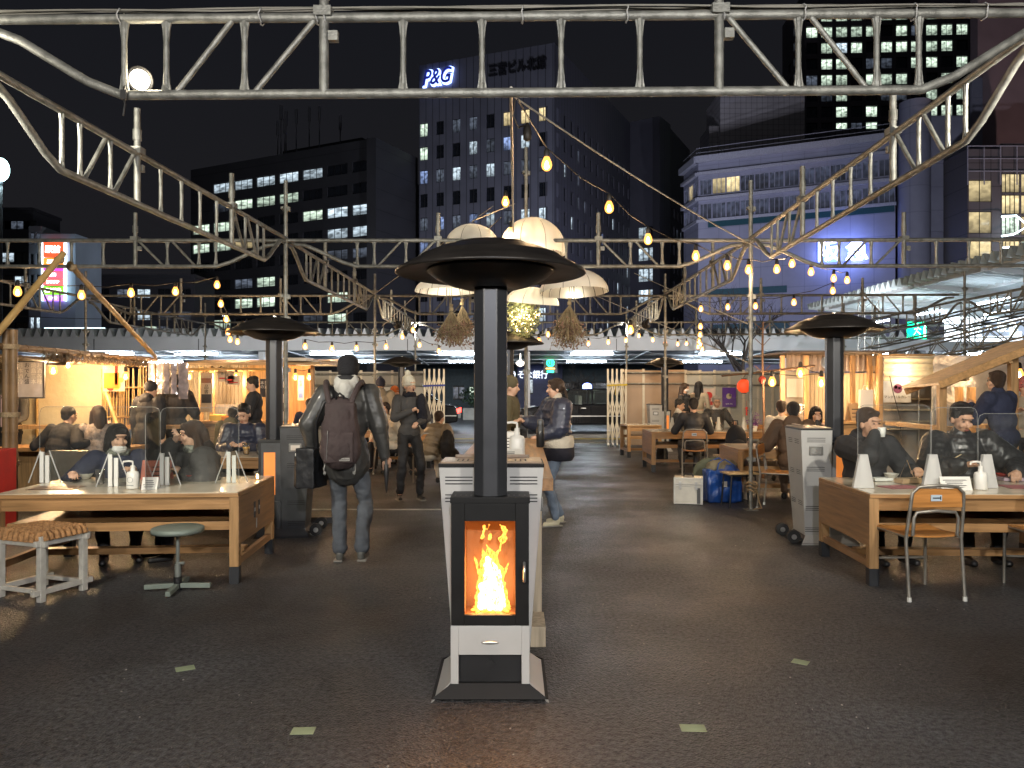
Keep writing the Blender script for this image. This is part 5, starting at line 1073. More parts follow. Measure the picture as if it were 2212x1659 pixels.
ch = chair((X(2018, 5.42), 5.66, 0), R(180 + 3), 'orange plywood school chair pushed up to the front of the right desk')
ch.scale = (1.06, 1.06, 1.04)
def cc(u, Y, rz, lb): 
    return dup(ch, (X(u, Y), Y, 0), R(rz), lb)
cc(2262, 5.7, 176, 'school chair cut by the right edge of the view')
cc(1499, 13.0, 170, 'orange plywood school chair under the suited man seen from behind'); cc(838, 13.6, 100, 'school chair at the far left table under the person in white knitwear'); cc(925, 12.0, 200, 'school chair under the person in the beige puffer jacket')
cc(1688, 9.6, 60, 'school chair under the man in the brown coat'); cc(1640, 14.5, 0, 'school chair in the far right group behind the lantern pole')
PSTO = M('stool_white', (.50, .485, .44), .55, 0, .12, 20, .1, 40); ROPE = M('woven_rope', (.42, .22, .09), .8, 0, .4, 45, .8, 90)
def woven_stool(loc, rz, label):
    r_ = thing('woven_stool', label, 'stool', loc, rz); a, b, H = .20, .17, .46
    for sx in (-1, 1):
        for sy in (-1, 1): g = MB(); g.bb(sx * a - .022, sx * a + .022, sy * b - .022, sy * b + .022, .0, H); obj('leg', g, PSTO, r_, bev=.003)
        g = MB(); g.bb(sx * a - .018, sx * a + .018, -b - .07, b + .07, .05, .09); obj('sled_rail', g, PSTO, r_, bev=.003)
    for sy in (-1, 1):
        g = MB(); g.bb(-a - .05, a + .05, sy * b - .015, sy * b + .015, H - .075, H - .035); obj('seat_rail', g, PSTO, r_, bev=.003)
        g = MB(); g.bb(-a, a, sy * b - .014, sy * b + .014, .055, .085); obj('stretcher', g, PSTO, r_, bev=.003)
    for sx in (-1, 1): g = MB(); g.bb(sx * a - .015, sx * a + .015, -b - .05, b + .05, H - .07, H - .03); obj('seat_rail', g, PSTO, r_, bev=.003)
    n = 8; wx = .42 / n; wy = .36 / n
    for i in range(n):
        x = -.21 + wx * (i + .5); g = MB(); g.path([(x, -.19, H - .045)] + [(x, -.18 + .36 * k / 16, H + .012 + .011 * (1 if (k // 2 + i) % 2 else -1)) for k in range(17)] + [(x, .19, H - .045)], .021, 6); obj('woven_strand', g, ROPE, r_)
        y = -.18 + wy * (i + .5); g = MB(); g.path([(-.235, y, H - .03)] + [(-.22 + .44 * k / 16, y, H + .012 + .011 * (-1 if (k // 2 + i) % 2 else 1)) for k in range(17)] + [(.235, y, H - .03)], .019, 6); obj('woven_strand', g, ROPE, r_)
    return r_
woven_stool((X(92, 5.62), 5.62, 0), R(-20), 'white wooden stool with orange woven rope seat at the lower left')
SGR = M('stool_green', (.20, .24, .21), .5, .2, .1, 9); r_ = thing('round_stool', 'round grey green stool on a single post under the left desk', 'stool', (X(384, 5.72), 5.72, 0))
g = MB(); g.lathe([(.005, .425), (.16, .425), (.183, .43), (.187, .445), (.184, .462), (.17, .468), (.005, .47)], 40); obj('seat', g, SGR, r_); g = MB(); g.tube((0, 0, .09), (0, 0, .43), .014, n=12); g.tube((0, 0, .09), (0, 0, .19), .022, n=12); g.tube((0, 0, .20), (.05, 0, .20), .012, n=8); obj('post', g, M('stool_post', (.25, .27, .25), .4, .4), r_)
for k in range(4): t = k * math.pi / 2 + .12; g = MB(); g.bar((0, 0, .035), (.235 * math.cos(t), .235 * math.sin(t), .028), .035, .035); obj('base_arm', g, SGR, r_, bev=.003)
g = MB(); g.tube((0, 0, .0), (0, 0, .10), .03, n=12); obj('hub', g, BLACKP, r_)
# ---- long counter in the centre
W_CNT = WOOD('counter_wood', (.40, .22, .10), .45, 1); W_PALE = WOOD('pale_timber', (.46, .38, .27), .6, 2); BLUEP = M('blue_crate_paint', (.03, .20, .42), .5)
ct = thing('long_counter', 'long thick wooden counter table running away behind the front heater', 'table', (-.06, 6.45, 0), -.014)
for i in range(3): g = MB(); g.bb(-.33 + i * .222, -.33 + i * .222 + .219, -1.85, 1.85, .885, .96); obj('top_plank', g, W_CNT, ct, bev=.004)
for s in (-1, 1):
    for y in (-1.55, 1.55): g = MB(); g.bb(s * .24 - .03, s * .24 + .03, y - .03, y + .03, .0, .884); obj('leg', g, W_PALE, ct, bev=.003)
for y in (-1.55, 1.55):
    g = MB(); g.bb(-.21, .21, y - .028, y + .028, .24, .32); obj('leg_rail', g, W_PALE, ct, bev=.003)
g = MB(); g.bb(-.04, .04, -1.5, 1.5, .25, .31); obj('stretcher', g, W_PALE, ct, bev=.003)
g = MB(); g.box((0, 0, .06), (.09, .30, .12)); one('timber_block', g, W_PALE, 'pale timber block on the ground under the counter right of the heater', 'timber block', loc=(X(1161, 4.55), 4.6, 0), bev=.004)
g = MB(); g.box((0, 0, .28), (.05, .12, .12)); g.box((0, 0, .17), (.05, .12, .10), m=1); g.box((0, 0, .1), (.04, .1, .06), m=2); one('paint_tin_stack', g, [BLUEP, FOAM, M('yellow_p', (.6, .5, .05), .5)], 'blue white and yellow container under the counter right of the heater', 'container', loc=(X(1160, 5.2), 5.25, 0), bev=.004)
r_ = thing('tumbler_bottle', 'tall black flask with small emblem on the long counter', 'bottle', (X(1167, 7.0), 7.0, .962)); g = MB(); g.lathe([(.03, 0), (.036, .004), (.036, .17), (.028, .19), (.026, .21)], 20); obj('bottle', g, BLACKP, r_); g = MB(); g.lathe([(.027, .205), (.028, .24), (.02, .25), (.003, .25)], 16); obj('cap', g, DKCHAR, r_); g = MB(); g.bar((-.008, -.037, .15), (-.008, -.037, .12), .002, .004); g.bar((.006, -.037, .15), (-.004, -.037, .13), .002, .004); obj('emblem', g, WHITEP, r_)
g = MB(); g.box((0, 0, .06), (.22, .16, .12)); one('tissue_box', g, FOAM, 'white box on the long counter behind the pump bottle', 'box', loc=(X(1092, 7.4), 7.4, .962), bev=.006)
g = MB(); g.lathe([(.06, 0), (.08, .002), (.085, .02), (.03, .02)], 20); one('plate', g, BLACKM, 'dark round tray on the long counter', 'tray', loc=(X(1098, 6.9), 6.95, .962))
# ---- right middle: desks, stool, case, bag, backpacks
desk((X(1660, 10.6), 10.6, 0), -.02, 'wooden desk at right middle with steel handle, before the brown coat man', 1.1, 1.0, .70, endx=(-1,))
g = MB(); g.path([(0, -.3, .0), (-.05, -.3, 0), (-.05, .3, 0), (0, .3, 0)], .012, 8); one('desk_handle', g, STEEL, 'bright steel handle on the end of the right middle desk', 'handle', loc=(X(1660, 10.6) - .552, 10.6, .6)) if False else None
desk((X(1532, 14.2), 14.2, 0), .0, 'wide wooden desk under the suited group at far right', 2.3, 1.0, .72, endx=(-1,)); desk((X(1385, 16.8), 16.9, 0), .1, 'small wooden desk beside the far white heater', .75, .7, .70); desk((X(492, 9.1), 9.1, 0), .03, 'wooden desk before the young man in navy puffer', 1.5, .9, .72, endx=(1,)); desk((X(845, 14.8), 14.8, 0), .0, 'far wooden desk under the people behind the left pole', 1.6, .8, .70)
LB = M('light_blue_paint', (.14, .38, .50), .5); r_ = thing('blue_stool', 'light blue painted stool carrying the black backpack', 'stool', (X(1580, 11.9), 11.9, 0))
for sx in (-1, 1):
    for sy in (-1, 1): g = MB(); g.bb(sx * .2 - .02, sx * .2 + .02, sy * .16 - .02, sy * .16 + .02, 0, .43); obj('leg', g, LB, r_, bev=.002)
g = MB(); g.bb(-.24, .24, -.19, .19, .43, .46); obj('seat', g, W_PALE, r_, bev=.003)
for z in (.1, .3): g = MB(); g.bb(-.18, .18, -.17, -.15, z, z + .035); obj('stretcher', g, LB, r_)
def backpack(loc, rz, label, k=1., m=None, straps=True, tall=.5):
    m = m or M('black_cloth', (.012, .014, .02), .8, 0, .2, 20, .2, 60); r_ = thing('backpack', label, 'backpack', loc, rz)
    g = MB(); g.ball((0, 0, tall * .42 * k), (.155 * k, .095 * k, tall * .44 * k), n=20); g.box((0, 0, tall * .35 * k), (.24 * k, .13 * k, tall * .55 * k)); obj('bag_body', g, m, r_, voxel=.016, smooth=3)
    g = MB(); g.ball((0, -.08 * k, tall * .27 * k), (.11 * k, .05 * k, tall * .2 * k), n=14); g.box((0, -.08 * k, tall * .25 * k), (.16 * k, .05 * k, tall * .28 * k)); obj('front_pocket', g, m, r_, voxel=.012, smooth=2)
    g = MB(); g.path([(-.035 * k, .02, tall * .85 * k), (-.03 * k, .02, tall * .97 * k), (.03 * k, .02, tall * .97 * k), (.035 * k, .02, tall * .85 * k)], .009, 6); obj('handle', g, m, r_)
    return r_
backpack((X(1590, 11.9), 11.9, .46), .1, 'black backpack standing on the light blue stool', 1.1); backpack((X(1420, 15.9), 15.4, 0), .4, 'small black bag on the ground beside the far desk', .85); backpack((X(970, 12.9), 12.9, 0), .3, 'dark bag on the ground behind the coat on the chair', .75)
# aluminium case
AL = M('brushed_aluminium', (.62, .61, .56), .35, .75, .08, 6); ALD = M('case_panel', (.52, .50, .44), .45, .3, .1, 8)
r_ = thing('aluminium_case', 'silver aluminium tool case on the ground at right', 'case', (X(1493, 9.85), 10.0, 0), -.25); g = MB(); g.bb(-.17, .17, -.13, .13, .02, .24); obj('case_body', g, ALD, r_, bev=.004); g = MB(); g.bb(-.172, .172, -.132, .132, .27, .34); obj('case_lid', g, ALD, r_, bev=.004)
for z in (.02, .245, .268, .34): g = MB(); g.bb(-.178, .178, -.138, .138, z - .010, z + .010); obj('edge_rim', g, AL, r_, bev=.003)
for sx in (-1, 1):
    for sy in (-1, 1):
        g = MB(); g.bb(sx * .172 - .01, sx * .172 + .01, sy * .132 - .01, sy * .132 + .01, .01, .35); obj('corner_trim', g, AL, r_)
for x in (-.1, .1): g = MB(); g.bb(x - .015, x + .015, -.15, -.136, .2, .3); obj('latch', g, STEEL, r_)
g = MB(); g.path([(-.06, 0, .35), (-.05, 0, .385), (.05, 0, .385), (.06, 0, .35)], .01, 8); obj('handle', g, BLACKP, r_); g = MB(); g.bb(.11, .15, -.145, -.137, .02, .22); obj('strap', g, DKCHAR, r_)
# blue shopping bag filled with folded things
BBAG = M('blue_bag_plastic', (.015, .07, .30), .3, 0, .25, 6, .5, 14, coat=.3); r_ = thing('shopping_bag', 'large shiny blue shopping bag stuffed with clothes beside the case', 'bag', (X(1566, 10.0), 10.15, 0), .1)
g = MB(); g.box((0, 0, .22), (.46, .26, .42)); g.ball((.05, 0, .38), (.2, .14, .13)); obj('bag_body', g, BBAG, r_, voxel=.018, smooth=4, disp=[('CLOUDS', .12, .05)])
g = MB(); g.ball((-.06, 0, .46), (.15, .11, .10)); g.ball((.1, .03, .47), (.12, .1, .09)); obj('folded_coat', g, M('khaki_cloth', (.20, .18, .12), .9, 0, .2, 12, .3, 20), r_, voxel=.015, smooth=2, disp=[('CLOUDS', .08, .05)])
for s in (-1, 1): g = MB(); g.path([(-.12, s * .13, .38), (-.1, s * .15, .52), (.0, s * .1, .57), (.1, s * .15, .50), (.12, s * .13, .38)], .010, 6); obj('bag_handle', g, BBAG, r_)
g = MB(); g.box((-.02, -.155, .25), (.07, .01, .07), .3); obj('bag_print', g, FOAM, r_)
g = MB(); g.path([(-.22, 0, .0), (-.24, 0, .25), (-.12, 0, .48), (.08, 0, .55), (.2, 0, .5)], .014, 6); g.ball((0, .02, .33), (.24, .05, .22)); one('umbrella_cloth', g, M('olive_cloth', (.10, .11, .07), .8, 0, .2, 15, .2, 30), 'olive folded cloth leaning behind the silver case', 'folded cloth', loc=(X(1535, 10.5), 10.55, 0), voxel=.016, smooth=2)
r_ = thing('wooden_stool', 'low stool with wooden seat and black steel legs beside the blue bag', 'stool', (X(1597, 9.75), 9.75, 0), .1)
g = MB(); g.bb(-.20, .20, -.15, .15, .415, .435); obj('seat', g, WOOD('stool_seat', (.50, .36, .18), .4, 0), r_, bev=.006)
for s in (-1, 1): g = MB(); g.path([(s * .15, -.13, .412), (s * .18, -.14, .0)], .011, 8); obj('leg', g, BLACKM, r_); g = MB(); g.path([(s * .15, .13, .412), (s * .18, .14, .0)], .011, 8); obj('leg', g, BLACKM, r_)
g = MB(); g.path([(-.155, -.13, .40), (-.155, .13, .40), (.155, .13, .4), (.155, -.13, .4), (-.155, -.13, .4)], .009, 6); obj('seat_ring', g, BLACKM, r_)
g = MB(); g.box((0, 0, .2), (.02, .26, .38)); one('folding_board', g, FOAM, 'white board leaning beside the blue shopping bag', 'board', loc=(X(1612, 10.3), 10.3, 0), rz=.2)
g = MB()
for i in range(3): g.path([(.05 * math.cos(t) * (1 + .15 * i), .05 * math.sin(t) * (1 + .1 * i), .24 + .045 * i + .02 * math.sin(t * 2)) for t in [k * .52 for k in range(13)]], .012, 6)
g.path([(.05, 0, .3), (.09, -.02, .1), (.12, -.02, .03), (.02, -.03, .02)], .01, 6)
one('coiled_rope', g, M('hemp_rope', (.36, .26, .15), .9, 0, .2, 60, .5, 80), 'rope coiled round the foot of the nearest right pole', 'rope', loc=(XR(9.5), 9.44, 0))
g = MB(); g.box((0, 0, .0), (3.1, .03, .012)); one('ground_strip', g, M('cable_cover', (.42, .40, .34), .6), 'thin pale cable cover lying across the asphalt left of the front heater', 'cable cover', loc=(X(850, 9.45), 9.45, .008))
g = MB(); g.bar((-.3, 0, .03), (.3, .0, .03), .08, .06); g.box((-.25, 0, .06), (.08, .1, .12)); one('cable_box', g, DKCHAR, 'small grey plug box on the ground right of the grey heater', 'plug box', loc=(X(690, 8.6), 8.6, 0))
# ================================================================ folding gates and panel fence
GATEM = M('gate_bars', (.60, .56, .46), .5, .2, .08, 10)
def gate(u0, u1, v0, Y, label, ribbon):
    x0, x1 = X(u0, Y), X(u1, Y); r_ = thing('folding_gate', label, 'folding gate', (x0, Y, 0), 0, 'cream folding lattice gates at the street', w=True); H = Z(v0, Y); n = 5; W_ = (x1 - x0)
    for i in range(n):
        x = x0 + W_ * i / (n - 1); g = MB(); g.bb(x - .022, x + .022, Y - .02, Y + .02, .12, H); obj('gate_post', g, GATEM, r_)
        g = MB(); g.tube((x - .02, Y - .05, .06), (x + .02, Y - .05, .06), .06, n=14); obj('castor', g, STEEL, r_)
        g = MB(); g.bb(x - .03, x + .03, Y - .03, Y + .03, .1, .18); obj('castor_fork', g, STEEL, r_)
    for i in range(n - 1):
        xa = x0 + W_ * i / (n - 1); xb = x0 + W_ * (i + 1) / (n - 1)
        for k in range(3):
            z0 = .15 + (H - .3) * k / 3; z1 = z0 + (H - .3) / 3
            g = MB(); g.bar((xa, Y - .03, z0), (xb, Y - .03, z1), .012, .022); g.bar((xb, Y + .03, z0), (xa, Y + .03, z1), .012, .022); obj('lattice_bar', g, GATEM, r_)
    g = MB(); z = H - .42; g.bar((x0 - .03, Y - .05, z), (x1 + .03, Y - .05, z + .02), .01, .045); g.bar((x0 + W_ * .4, Y - .06, z - .25), (x0 + W_ * .42, Y - .06, z), .01, .04); obj('ribbon', g, ribbon, r_)
gate(1313, 1352, 797, 19.6, 'cream folding gate right of the gap, tied with yellow ribbon', M('yellow_ribbon', (.55, .42, .04), .6)); gate(917, 959, 797, 19.0, 'cream folding gate left of the gap, tied with blue ribbon', M('blue_ribbon', (.03, .05, .30), .6))
def fence(u0, u1, Y, vtop, label, col, nb, seed=1):
    r_ = thing('panel_fence', label, 'fence', (X(u0, Y), Y, 0), w=True); x0, x1 = X(u0, Y), X(u1, Y); H = Z(vtop, Y); n = nb; m = M('fence_panel_' + str(seed), col, .5, 0, .10, 1.2, .1, 4)
    for i in range(n):
        a = x0 + (x1 - x0) * i / n; b = x0 + (x1 - x0) * (i + 1) / n; g = MB(); g.bb(a + .006, b - .006, Y, Y + .03, .02, H - .02 - .02 * (i % 2)); obj('panel', g, m, r_)
        g = MB(); g.bb(a - .03, a + .03, Y - .02, Y - .001, .0, H); obj('batten', g, GATEM, r_)
    for z in (H - .10, H - .38, .5):
        g = MB(); g.tube((x0, Y - .06, z), (x1, Y - .06, z), .024, n=8); obj('rail_pipe', g, GALV, r_)
    return r_
fence(1345, 1480, 19.9, 797, 'pale fence behind the far white heater, plywood toned end', (.42, .31, .22), 3, 1); fence(1481, 1700, 19.2, 799, 'long pale panel fence behind the suited group', (.42, .42, .38), 7, 2); fence(680, 914, 19.4, 800, 'long pale panel fence behind the woman in the bobble hat', (.42, .41, .37), 7, 3)
# posters on the fence
def poster(u, v, Y, w_, h, m, label, marks=(), text_=None, rz=0, tm=None):
    r_ = thing('poster', label, 'poster', P(u, v, Y), rz); g = MB(); g.box((0, 0, 0), (w_, .006, h)); obj('sheet', g, m, r_)
    for (x, z, a, b, mm) in marks: g = MB(); g.box((x * w_, -.005, z * h), (a * w_, .004, b * h)) if a > 0 else g.tube((x * w_, -.0032, z * h), (x * w_, -.0055, z * h), -a * w_, n=18); obj('printed_shape', g, mm, r_)
    if text_:
        for s, x, z, sz in text_: text('lettering', s, sz * h, (x * w_, -.006, z * h), tm or INK, r_, ext=.001)
    return r_
REDP = M('print_red', (.55, .03, .02), .6); PURP = M('poster_purple', (.09, .03, .25), .5); ORG = M('print_orange', (.75, .25, .02), .6); YEL = M('print_yellow', (.8, .55, .08), .6); DKP = M('print_dark', (.04, .04, .05), .6)
poster(1531, 859, 19.1, .32, .46, M('poster_pink', (.62, .50, .42), .6), 'white poster with a round red mark on the fence behind the suited group', [(0, .12, -.28, .17, REDP), (0, -.3, .6, .2, REDP), (0, -.12, .3, .1, REDP)], [('注意', 0, -.33, .13)], tm=PAPER)
poster(1575, 858, 19.1, .34, .48, PURP, 'purple poster on the fence right of the grey haired man', [(-.02, .05, -.2, .13, M('print_cream', (.5, .45, .3), .6)), (.1, .1, -.1, .09, M('print_lav', (.5, .45, .6), .6))], [('BAR FES', 0, -.38, .1)], tm=PAPER)
# red paper lanterns
def lantern(u, v, Y, r, label, lit=True):
    r_ = thing('paper_lantern', label, 'lantern', P(u, v, Y)); g = MB(); n = 12; prof = []
    for i in range(2 * n + 1): a = -math.pi / 2 + math.pi * i / (2 * n); prof.append((max(.03, r * math.cos(a) * (1.0 if i % 2 else .965)), r * math.sin(a)))
    g.lathe(prof, 28); obj('paper_shade', g, M('lantern_red', (.75, .06, .02), .6, 0, .1, 3, emit=.35 if lit else 0, ecol=(1, .09, .02)) if lit else M('lantern_dull', (.45, .05, .03), .6), r_)
    for s in (-1, 1): g = MB(); g.tube((0, 0, s * r * .96), (0, 0, s * r * 1.08), .035, n=16); obj('lantern_ring', g, BLACKM, r_)
    g = MB(); g.path([(0, 0, r * 1.05), (0, 0, r * 1.3), (.02, 0, r * 1.6)], .005, 4); obj('cord', g, BLACKP, r_)
    return r_
lantern(1607, 834, 10.2, .093, 'round glowing red paper lantern beside the nearest right pole'); lantern(1646, 820, 12.5, .06, 'small dark red lantern on the branch post', False)
r_ = thing('hanging_charm', 'small red tassel charm hanging below the red lantern', 'charm', P(1613, 878, 14)); g = MB(); g.tube((0, 0, .1), (0, 0, -.02), .003, n=4); g.ball((0, 0, -.03), .025, n=8); g.tube((0, 0, -.05), (0, 0, -.16), .012, .018, n=6); obj('tassel', g, REDP, r_)
POSTB = M('branch_post', (.16, .09, .05), .7, 0, .3, 6); r_ = thing('branch_post', 'thin knotty wooden post with side twigs right of the red lantern', 'post', (X(1648, 12.8), 12.8, 0), w=True)
g = MB(); x = X(1648, 12.8); g.path([(x, 12.8, 0), (x + .02, 12.8, 1), (x - .01, 12.8, 2), (x, 12.8, 2.6)], .025, 6, r_end=.015)
obj('pole', g, POSTB, r_); 
for z in (1.75, 2.2, 2.45):
    g = MB(); g.path([(x, 12.8, z), (x + .12, 12.8, z + .13)], .008, 4); g.path([(x, 12.8, z), (x - .13, 12.8, z + .12)], .008, 4); obj('twig', g, POSTB, r_)
g = MB(); g.path([P(1560, 812, 14), P(1650, 803, 12.8), P(1760, 790, 12)], .018, 6); one('bamboo_rail', g, POSTB, 'dark horizontal pole reaching from the right stall past the lantern', 'pole')

# ---- crockery and odds and ends on the tables
BOWL = M('bowl_white', (.60, .57, .50), .3, 0, .05); BOWLR = M('bowl_red', (.30, .03, .02), .3, 0, .1); SOUP = M('stew', (.22, .10, .03), .3, 0, .4, 40)
def bowl(u, Y, z, r, lb, m=None):
    r_ = thing('bowl', lb, 'bowl', (X(u, Y), Y, z)); g = MB(); g.lathe([(r * .45, 0), (r * .5, .004), (r * .95, .045), (r, .05), (r * .93, .048), (r * .45, .01)], 24); obj('bowl_wall', g, m or BOWL, r_); g = MB(); g.lathe([(.002, .03), (r * .75, .03), (r * .75, .032), (.002, .034)], 20); obj('food', g, SOUP, r_)
bowl(186, 6.75, .702, .06, 'small pale bowl near the elbow of the woman with lowered mask'); bowl(415, 6.65, .702, .055, 'red bowl before the woman with the amber drink', BOWLR)
bowl(1925, 6.75, .702, .065, 'white bowl before the drinking man'); bowl(2165, 6.75, .702, .06, 'red bowl before the puffer jacket man', BOWLR)
for u, Y, z, lb in ((1521, 14.0, .722, 'clear glass on the far desk left of the white bottle'), (1560, 14.1, .722, 'clear glass on the far desk before the grey haired man'), (1475, 14.0, .722, 'clear glass before the white shirted man'), (1620, 10.4, .702, 'clear glass on the right middle desk'), (560, 9.0, .722, 'clear glass beside the beer')): cup(X(u, Y), Y, z, .036, .12, lb, SOUP if u == 1620 else None)
for u, Y, z, lb in ((1535, 14.0, .722, 'white bottle shaped stand on the far desk'), (1552, 14.15, .722, 'squat white cup stand on the far desk'), (1607, 14.2, .722, 'white cone screen foot at the far desk end'), (1452, 13.9, .722, 'white cone screen foot before the white shirted man')):
    g = MB(); g.lathe([(.06, 0), (.065, .01), (.03, .16), (.02, .24), (.004, .245)], 16); one('table_stand', g, FOAM, lb, 'table stand', loc=(X(u, Y), Y, z))
screen(X(1440, 13.8), 13.8, X(1640, 13.8), 13.8, .722, 1.32, 'wide clear screen on the far desk before the suited group')
# grit and crumbs on the asphalt
g = MB(); rr = random.Random(21)
for i in range(140):
    yq = rr.uniform(2.6, 9); xq = rr.uniform(-.55, .6) * yq; s_ = rr.uniform(.002, .006); g.ball((xq, yq, s_ * .6), (s_, s_ * rr.uniform(.6, 1.6), s_ * .6), n=5)
tag(obj('gravel', g, M('grit', (.35, .34, .31), .8)), 'tiny pale crumbs of grit scattered on the asphalt', 'grit', kind='stuff')
# ================================================================ stalls
BAM = M('bamboo', (.42, .27, .10), .4, 0, .3, 5, .15, 20); BAMD = M('old_bamboo', (.22, .13, .06), .5, 0, .3, 5, .2, 20); PINE = WOOD('pine_board', (.48, .29, .13), .5, 2); PINEX = WOOD('pine_beam', (.46, .28, .12), .5, 0)
def bamboo(g, a, b, r, m=0, step=.32):
    a, b = Vector(a), Vector(b); L = (b - a).length; n = max(1, int(L / step)); d = (b - a) / L; g.tube(a, b, r, r * .92, n=10, m=m)
    for i in range(1, n): p = a + d * (L * i / n); g.tube(p - d * .008, p + d * .008, r * 1.14, n=10, m=m)
st = thing('bamboo_stall', 'bamboo food stall at far left with a dark fringed roof', 'food stall', (-6.4, 10, 0), w=True)
E0, E1 = P(8, 757, 7.9), P(322, 782, 12.4)           # eave along the aisle
bk = V(-3.1, .4, .35); nr = 8
for i in range(nr):
    a0, a1 = E0 + (E1 - E0) * i / nr, E0 + (E1 - E0) * (i + .985) / nr; g = MB(); q = [a0, a1, a1 + bk, a0 + bk]; g.add(q + [p + V(0, 0, .035) for p in q], [(0, 1, 2, 3), (7, 6, 5, 4), (0, 4, 5, 1), (1, 5, 6, 2), (2, 6, 7, 3), (3, 7, 4, 0)]); obj('roof_sheet', g, M('roof_matting', (.11, .075, .045), .8, 0, .3, 9, .6, 40), st)
g = MB(); bamboo(g, E0 + V(.02, -.2, .04), E1 + V(.02, .2, .04), .035); obj('eave_pole', g, BAMD, st)
g = MB(); bamboo(g, E0 + V(-.1, -.1, -.06), E1 + V(-.1, .1, -.06), .028); obj('eave_pole', g, BAM, st)
g = MB(); rr = random.Random(3)
for i in range(230):
    t = rr.uniform(.18, 1); p = E0 + (E1 - E0) * t + V(rr.uniform(-.02, .05), 0, .02); L = rr.uniform(.05, .11); g.path([p, p + V(rr.uniform(.0, .04), rr.uniform(-.03, .03), -L * .5), p + V(rr.uniform(-.03, .04), rr.uniform(-.05, .05), -L)], .006, 3)
obj('rope_fringe', g, M('fringe', (.20, .14, .09), .9), st)['kind'] = 'stuff'
# thick bundled post at the near corner
g = MB()
for dx, dy in ((0, 0), (.06, .02), (-.02, .06)): bamboo(g, P(14, 838, 7.9) + V(dx, dy, -1.5), P(14, 838, 7.9) + V(dx, dy, .60), .042)
obj('corner_post', g, BAMD, st)
for z in (1.9, 1.2, .7): g = MB(); p = P(14, 838, 7.9); g.tube((p.x + .02, p.y + .03, z), (p.x + .02, p.y + .03, z + .05), .09, n=14); obj('rope_lashing', g, M('hemp_rope', (.36, .26, .15), .9, 0, .2, 60, .5, 80), st)
for a, b, r in ((P(-12, 728, 7.7), P(138, 546, 8.3), .036), (P(150, 570, 8.6), P(335, 770, 12.0), .033), (P(222, 822, 11.6), P(280, 1000, 10.6), .035), (P(332, 790, 11.8), P(336, 1075, 11.2), .042)):
    g = MB(); bamboo(g, a, b, r); obj('bamboo_pole', g, BAM, st)
for u, v, Y in ((128, 561, 8.28), (155, 578, 8.62)): g = MB(); p = P(u, v, Y); g.ball(p, (.055, .05, .045), n=10); g.tube(p - V(.05, 0, 0), p + V(.05, 0, .02), .02, n=6); obj('rope_lashing', g, M('hemp_rope', (.36, .26, .15), .9), st)
# back wall of cream plastic sheeting
SHEET = M('cream_sheet', (.64, .55, .38), .30, 0, .12, 2, .9, 5, coat=.4)
g = MB(); a, b = P(28, 790, 11.9), P(222, 790, 11.9); g.bb(a.x, b.x, 11.9, 11.93, .3, 1.86); obj('back_sheet', g, SHEET, st)
g = MB(); g.bb(-12, a.x - .01, 12.1, 12.13, 0, 1.95); obj('side_sheet', g, M('grey_sheet', (.35, .31, .24), .4, 0, .1, 2, .4, 7), st)
g = MB(); g.tube(P(80, 790, 11.86), P(80, 960, 11.86), .02, n=6); obj('wall_pole', g, BAM, st)
# bamboo screen: every cane by itself
a, b = P(221, 838, 11.7), P(333, 838, 11.4); rr = random.Random(8)
for i in range(34):
    t = (i + rr.uniform(-.25, .25)) / 33; p = a + (b - a) * t; z0, z1 = .35, 1.83; g = MB(); ja, jb = rr.uniform(-.03, .03), rr.uniform(-.03, .03); bamboo(g, V(p.x + ja, p.y, z0), V(p.x + jb, p.y + .02, z1 - rr.uniform(0, .06)), rr.uniform(.008, .013), step=.4); obj('bamboo_cane', g, BAM, st)
for z in (.62, .92, 1.06, 1.5): g = MB(); bamboo(g, V(a.x, a.y - .03, z), V(b.x, b.y - .03, z + .01), .012); obj('screen_rail', g, BAM, st)
# counter of the bamboo stall with people at it
g = MB(); g.bb(P(-60, 900, 9.6).x, P(250, 900, 9.6).x, 9.9, 10.5, .68, .73); obj('counter_top', g, W_DESK, st, bev=.004)
g = MB(); g.bb(P(-60, 900, 9.6).x, P(240, 900, 9.6).x, 10.42, 10.46, .0, .68); obj('counter_front', g, PINE, st)
g = MB(); g.bb(-7.4, -4.9, 11.2, 11.5, .9, .95); obj('shelf', g, PINE, st)
WBRD = M('whiteboard_face', (.40, .40, .42), .35); r_ = thing('menu_board', 'grey whiteboard menu with handwriting hung in the bamboo stall', 'menu board', P(61, 820, 10.6), w=False)
g = MB(); g.box((0, 0, 0), (.44, .02, .50)); obj('board_face', g, WBRD, r_); g = MB()
for x in (-.225, .225): g.box((x, -.01, 0), (.02, .03, .52))
for z in (-.25, .25): g.box((0, -.01, z), (.44, .03, .02))
obj('board_frame', g, DKCHAR, r_)
for cx_, s in ((.16, 'お酒各種'), (.08, '焼鳥三本'), (-.01, 'おでん盛'), (-.10, '日本酒冷'), (-.18, '生ビール')):
    text('handwriting', '\n'.join(s), .075, (cx_, -.013, .17), PAPER if cx_ != -.01 else INK, r_, ext=.001)
r_ = poster(246, 815, 11.3, .32, .41, M('poster_food_paper', (.70, .55, .35), .5), 'orange food poster with red vertical lettering on the bamboo screen', [(-.1, -.12, .7, .55, ORG), (-.2, .0, -.16, .1, YEL), (.1, -.28, -.22, .1, YEL), (-.15, -.33, -.2, .07, REDP), (.12, .08, .14, .7, REDP), (.33, -.1, -.12, .12, YEL)], [('焼\n鳥', .12, .22, .14), ('旨い', -.25, .30, .12)], tm=PAPER)
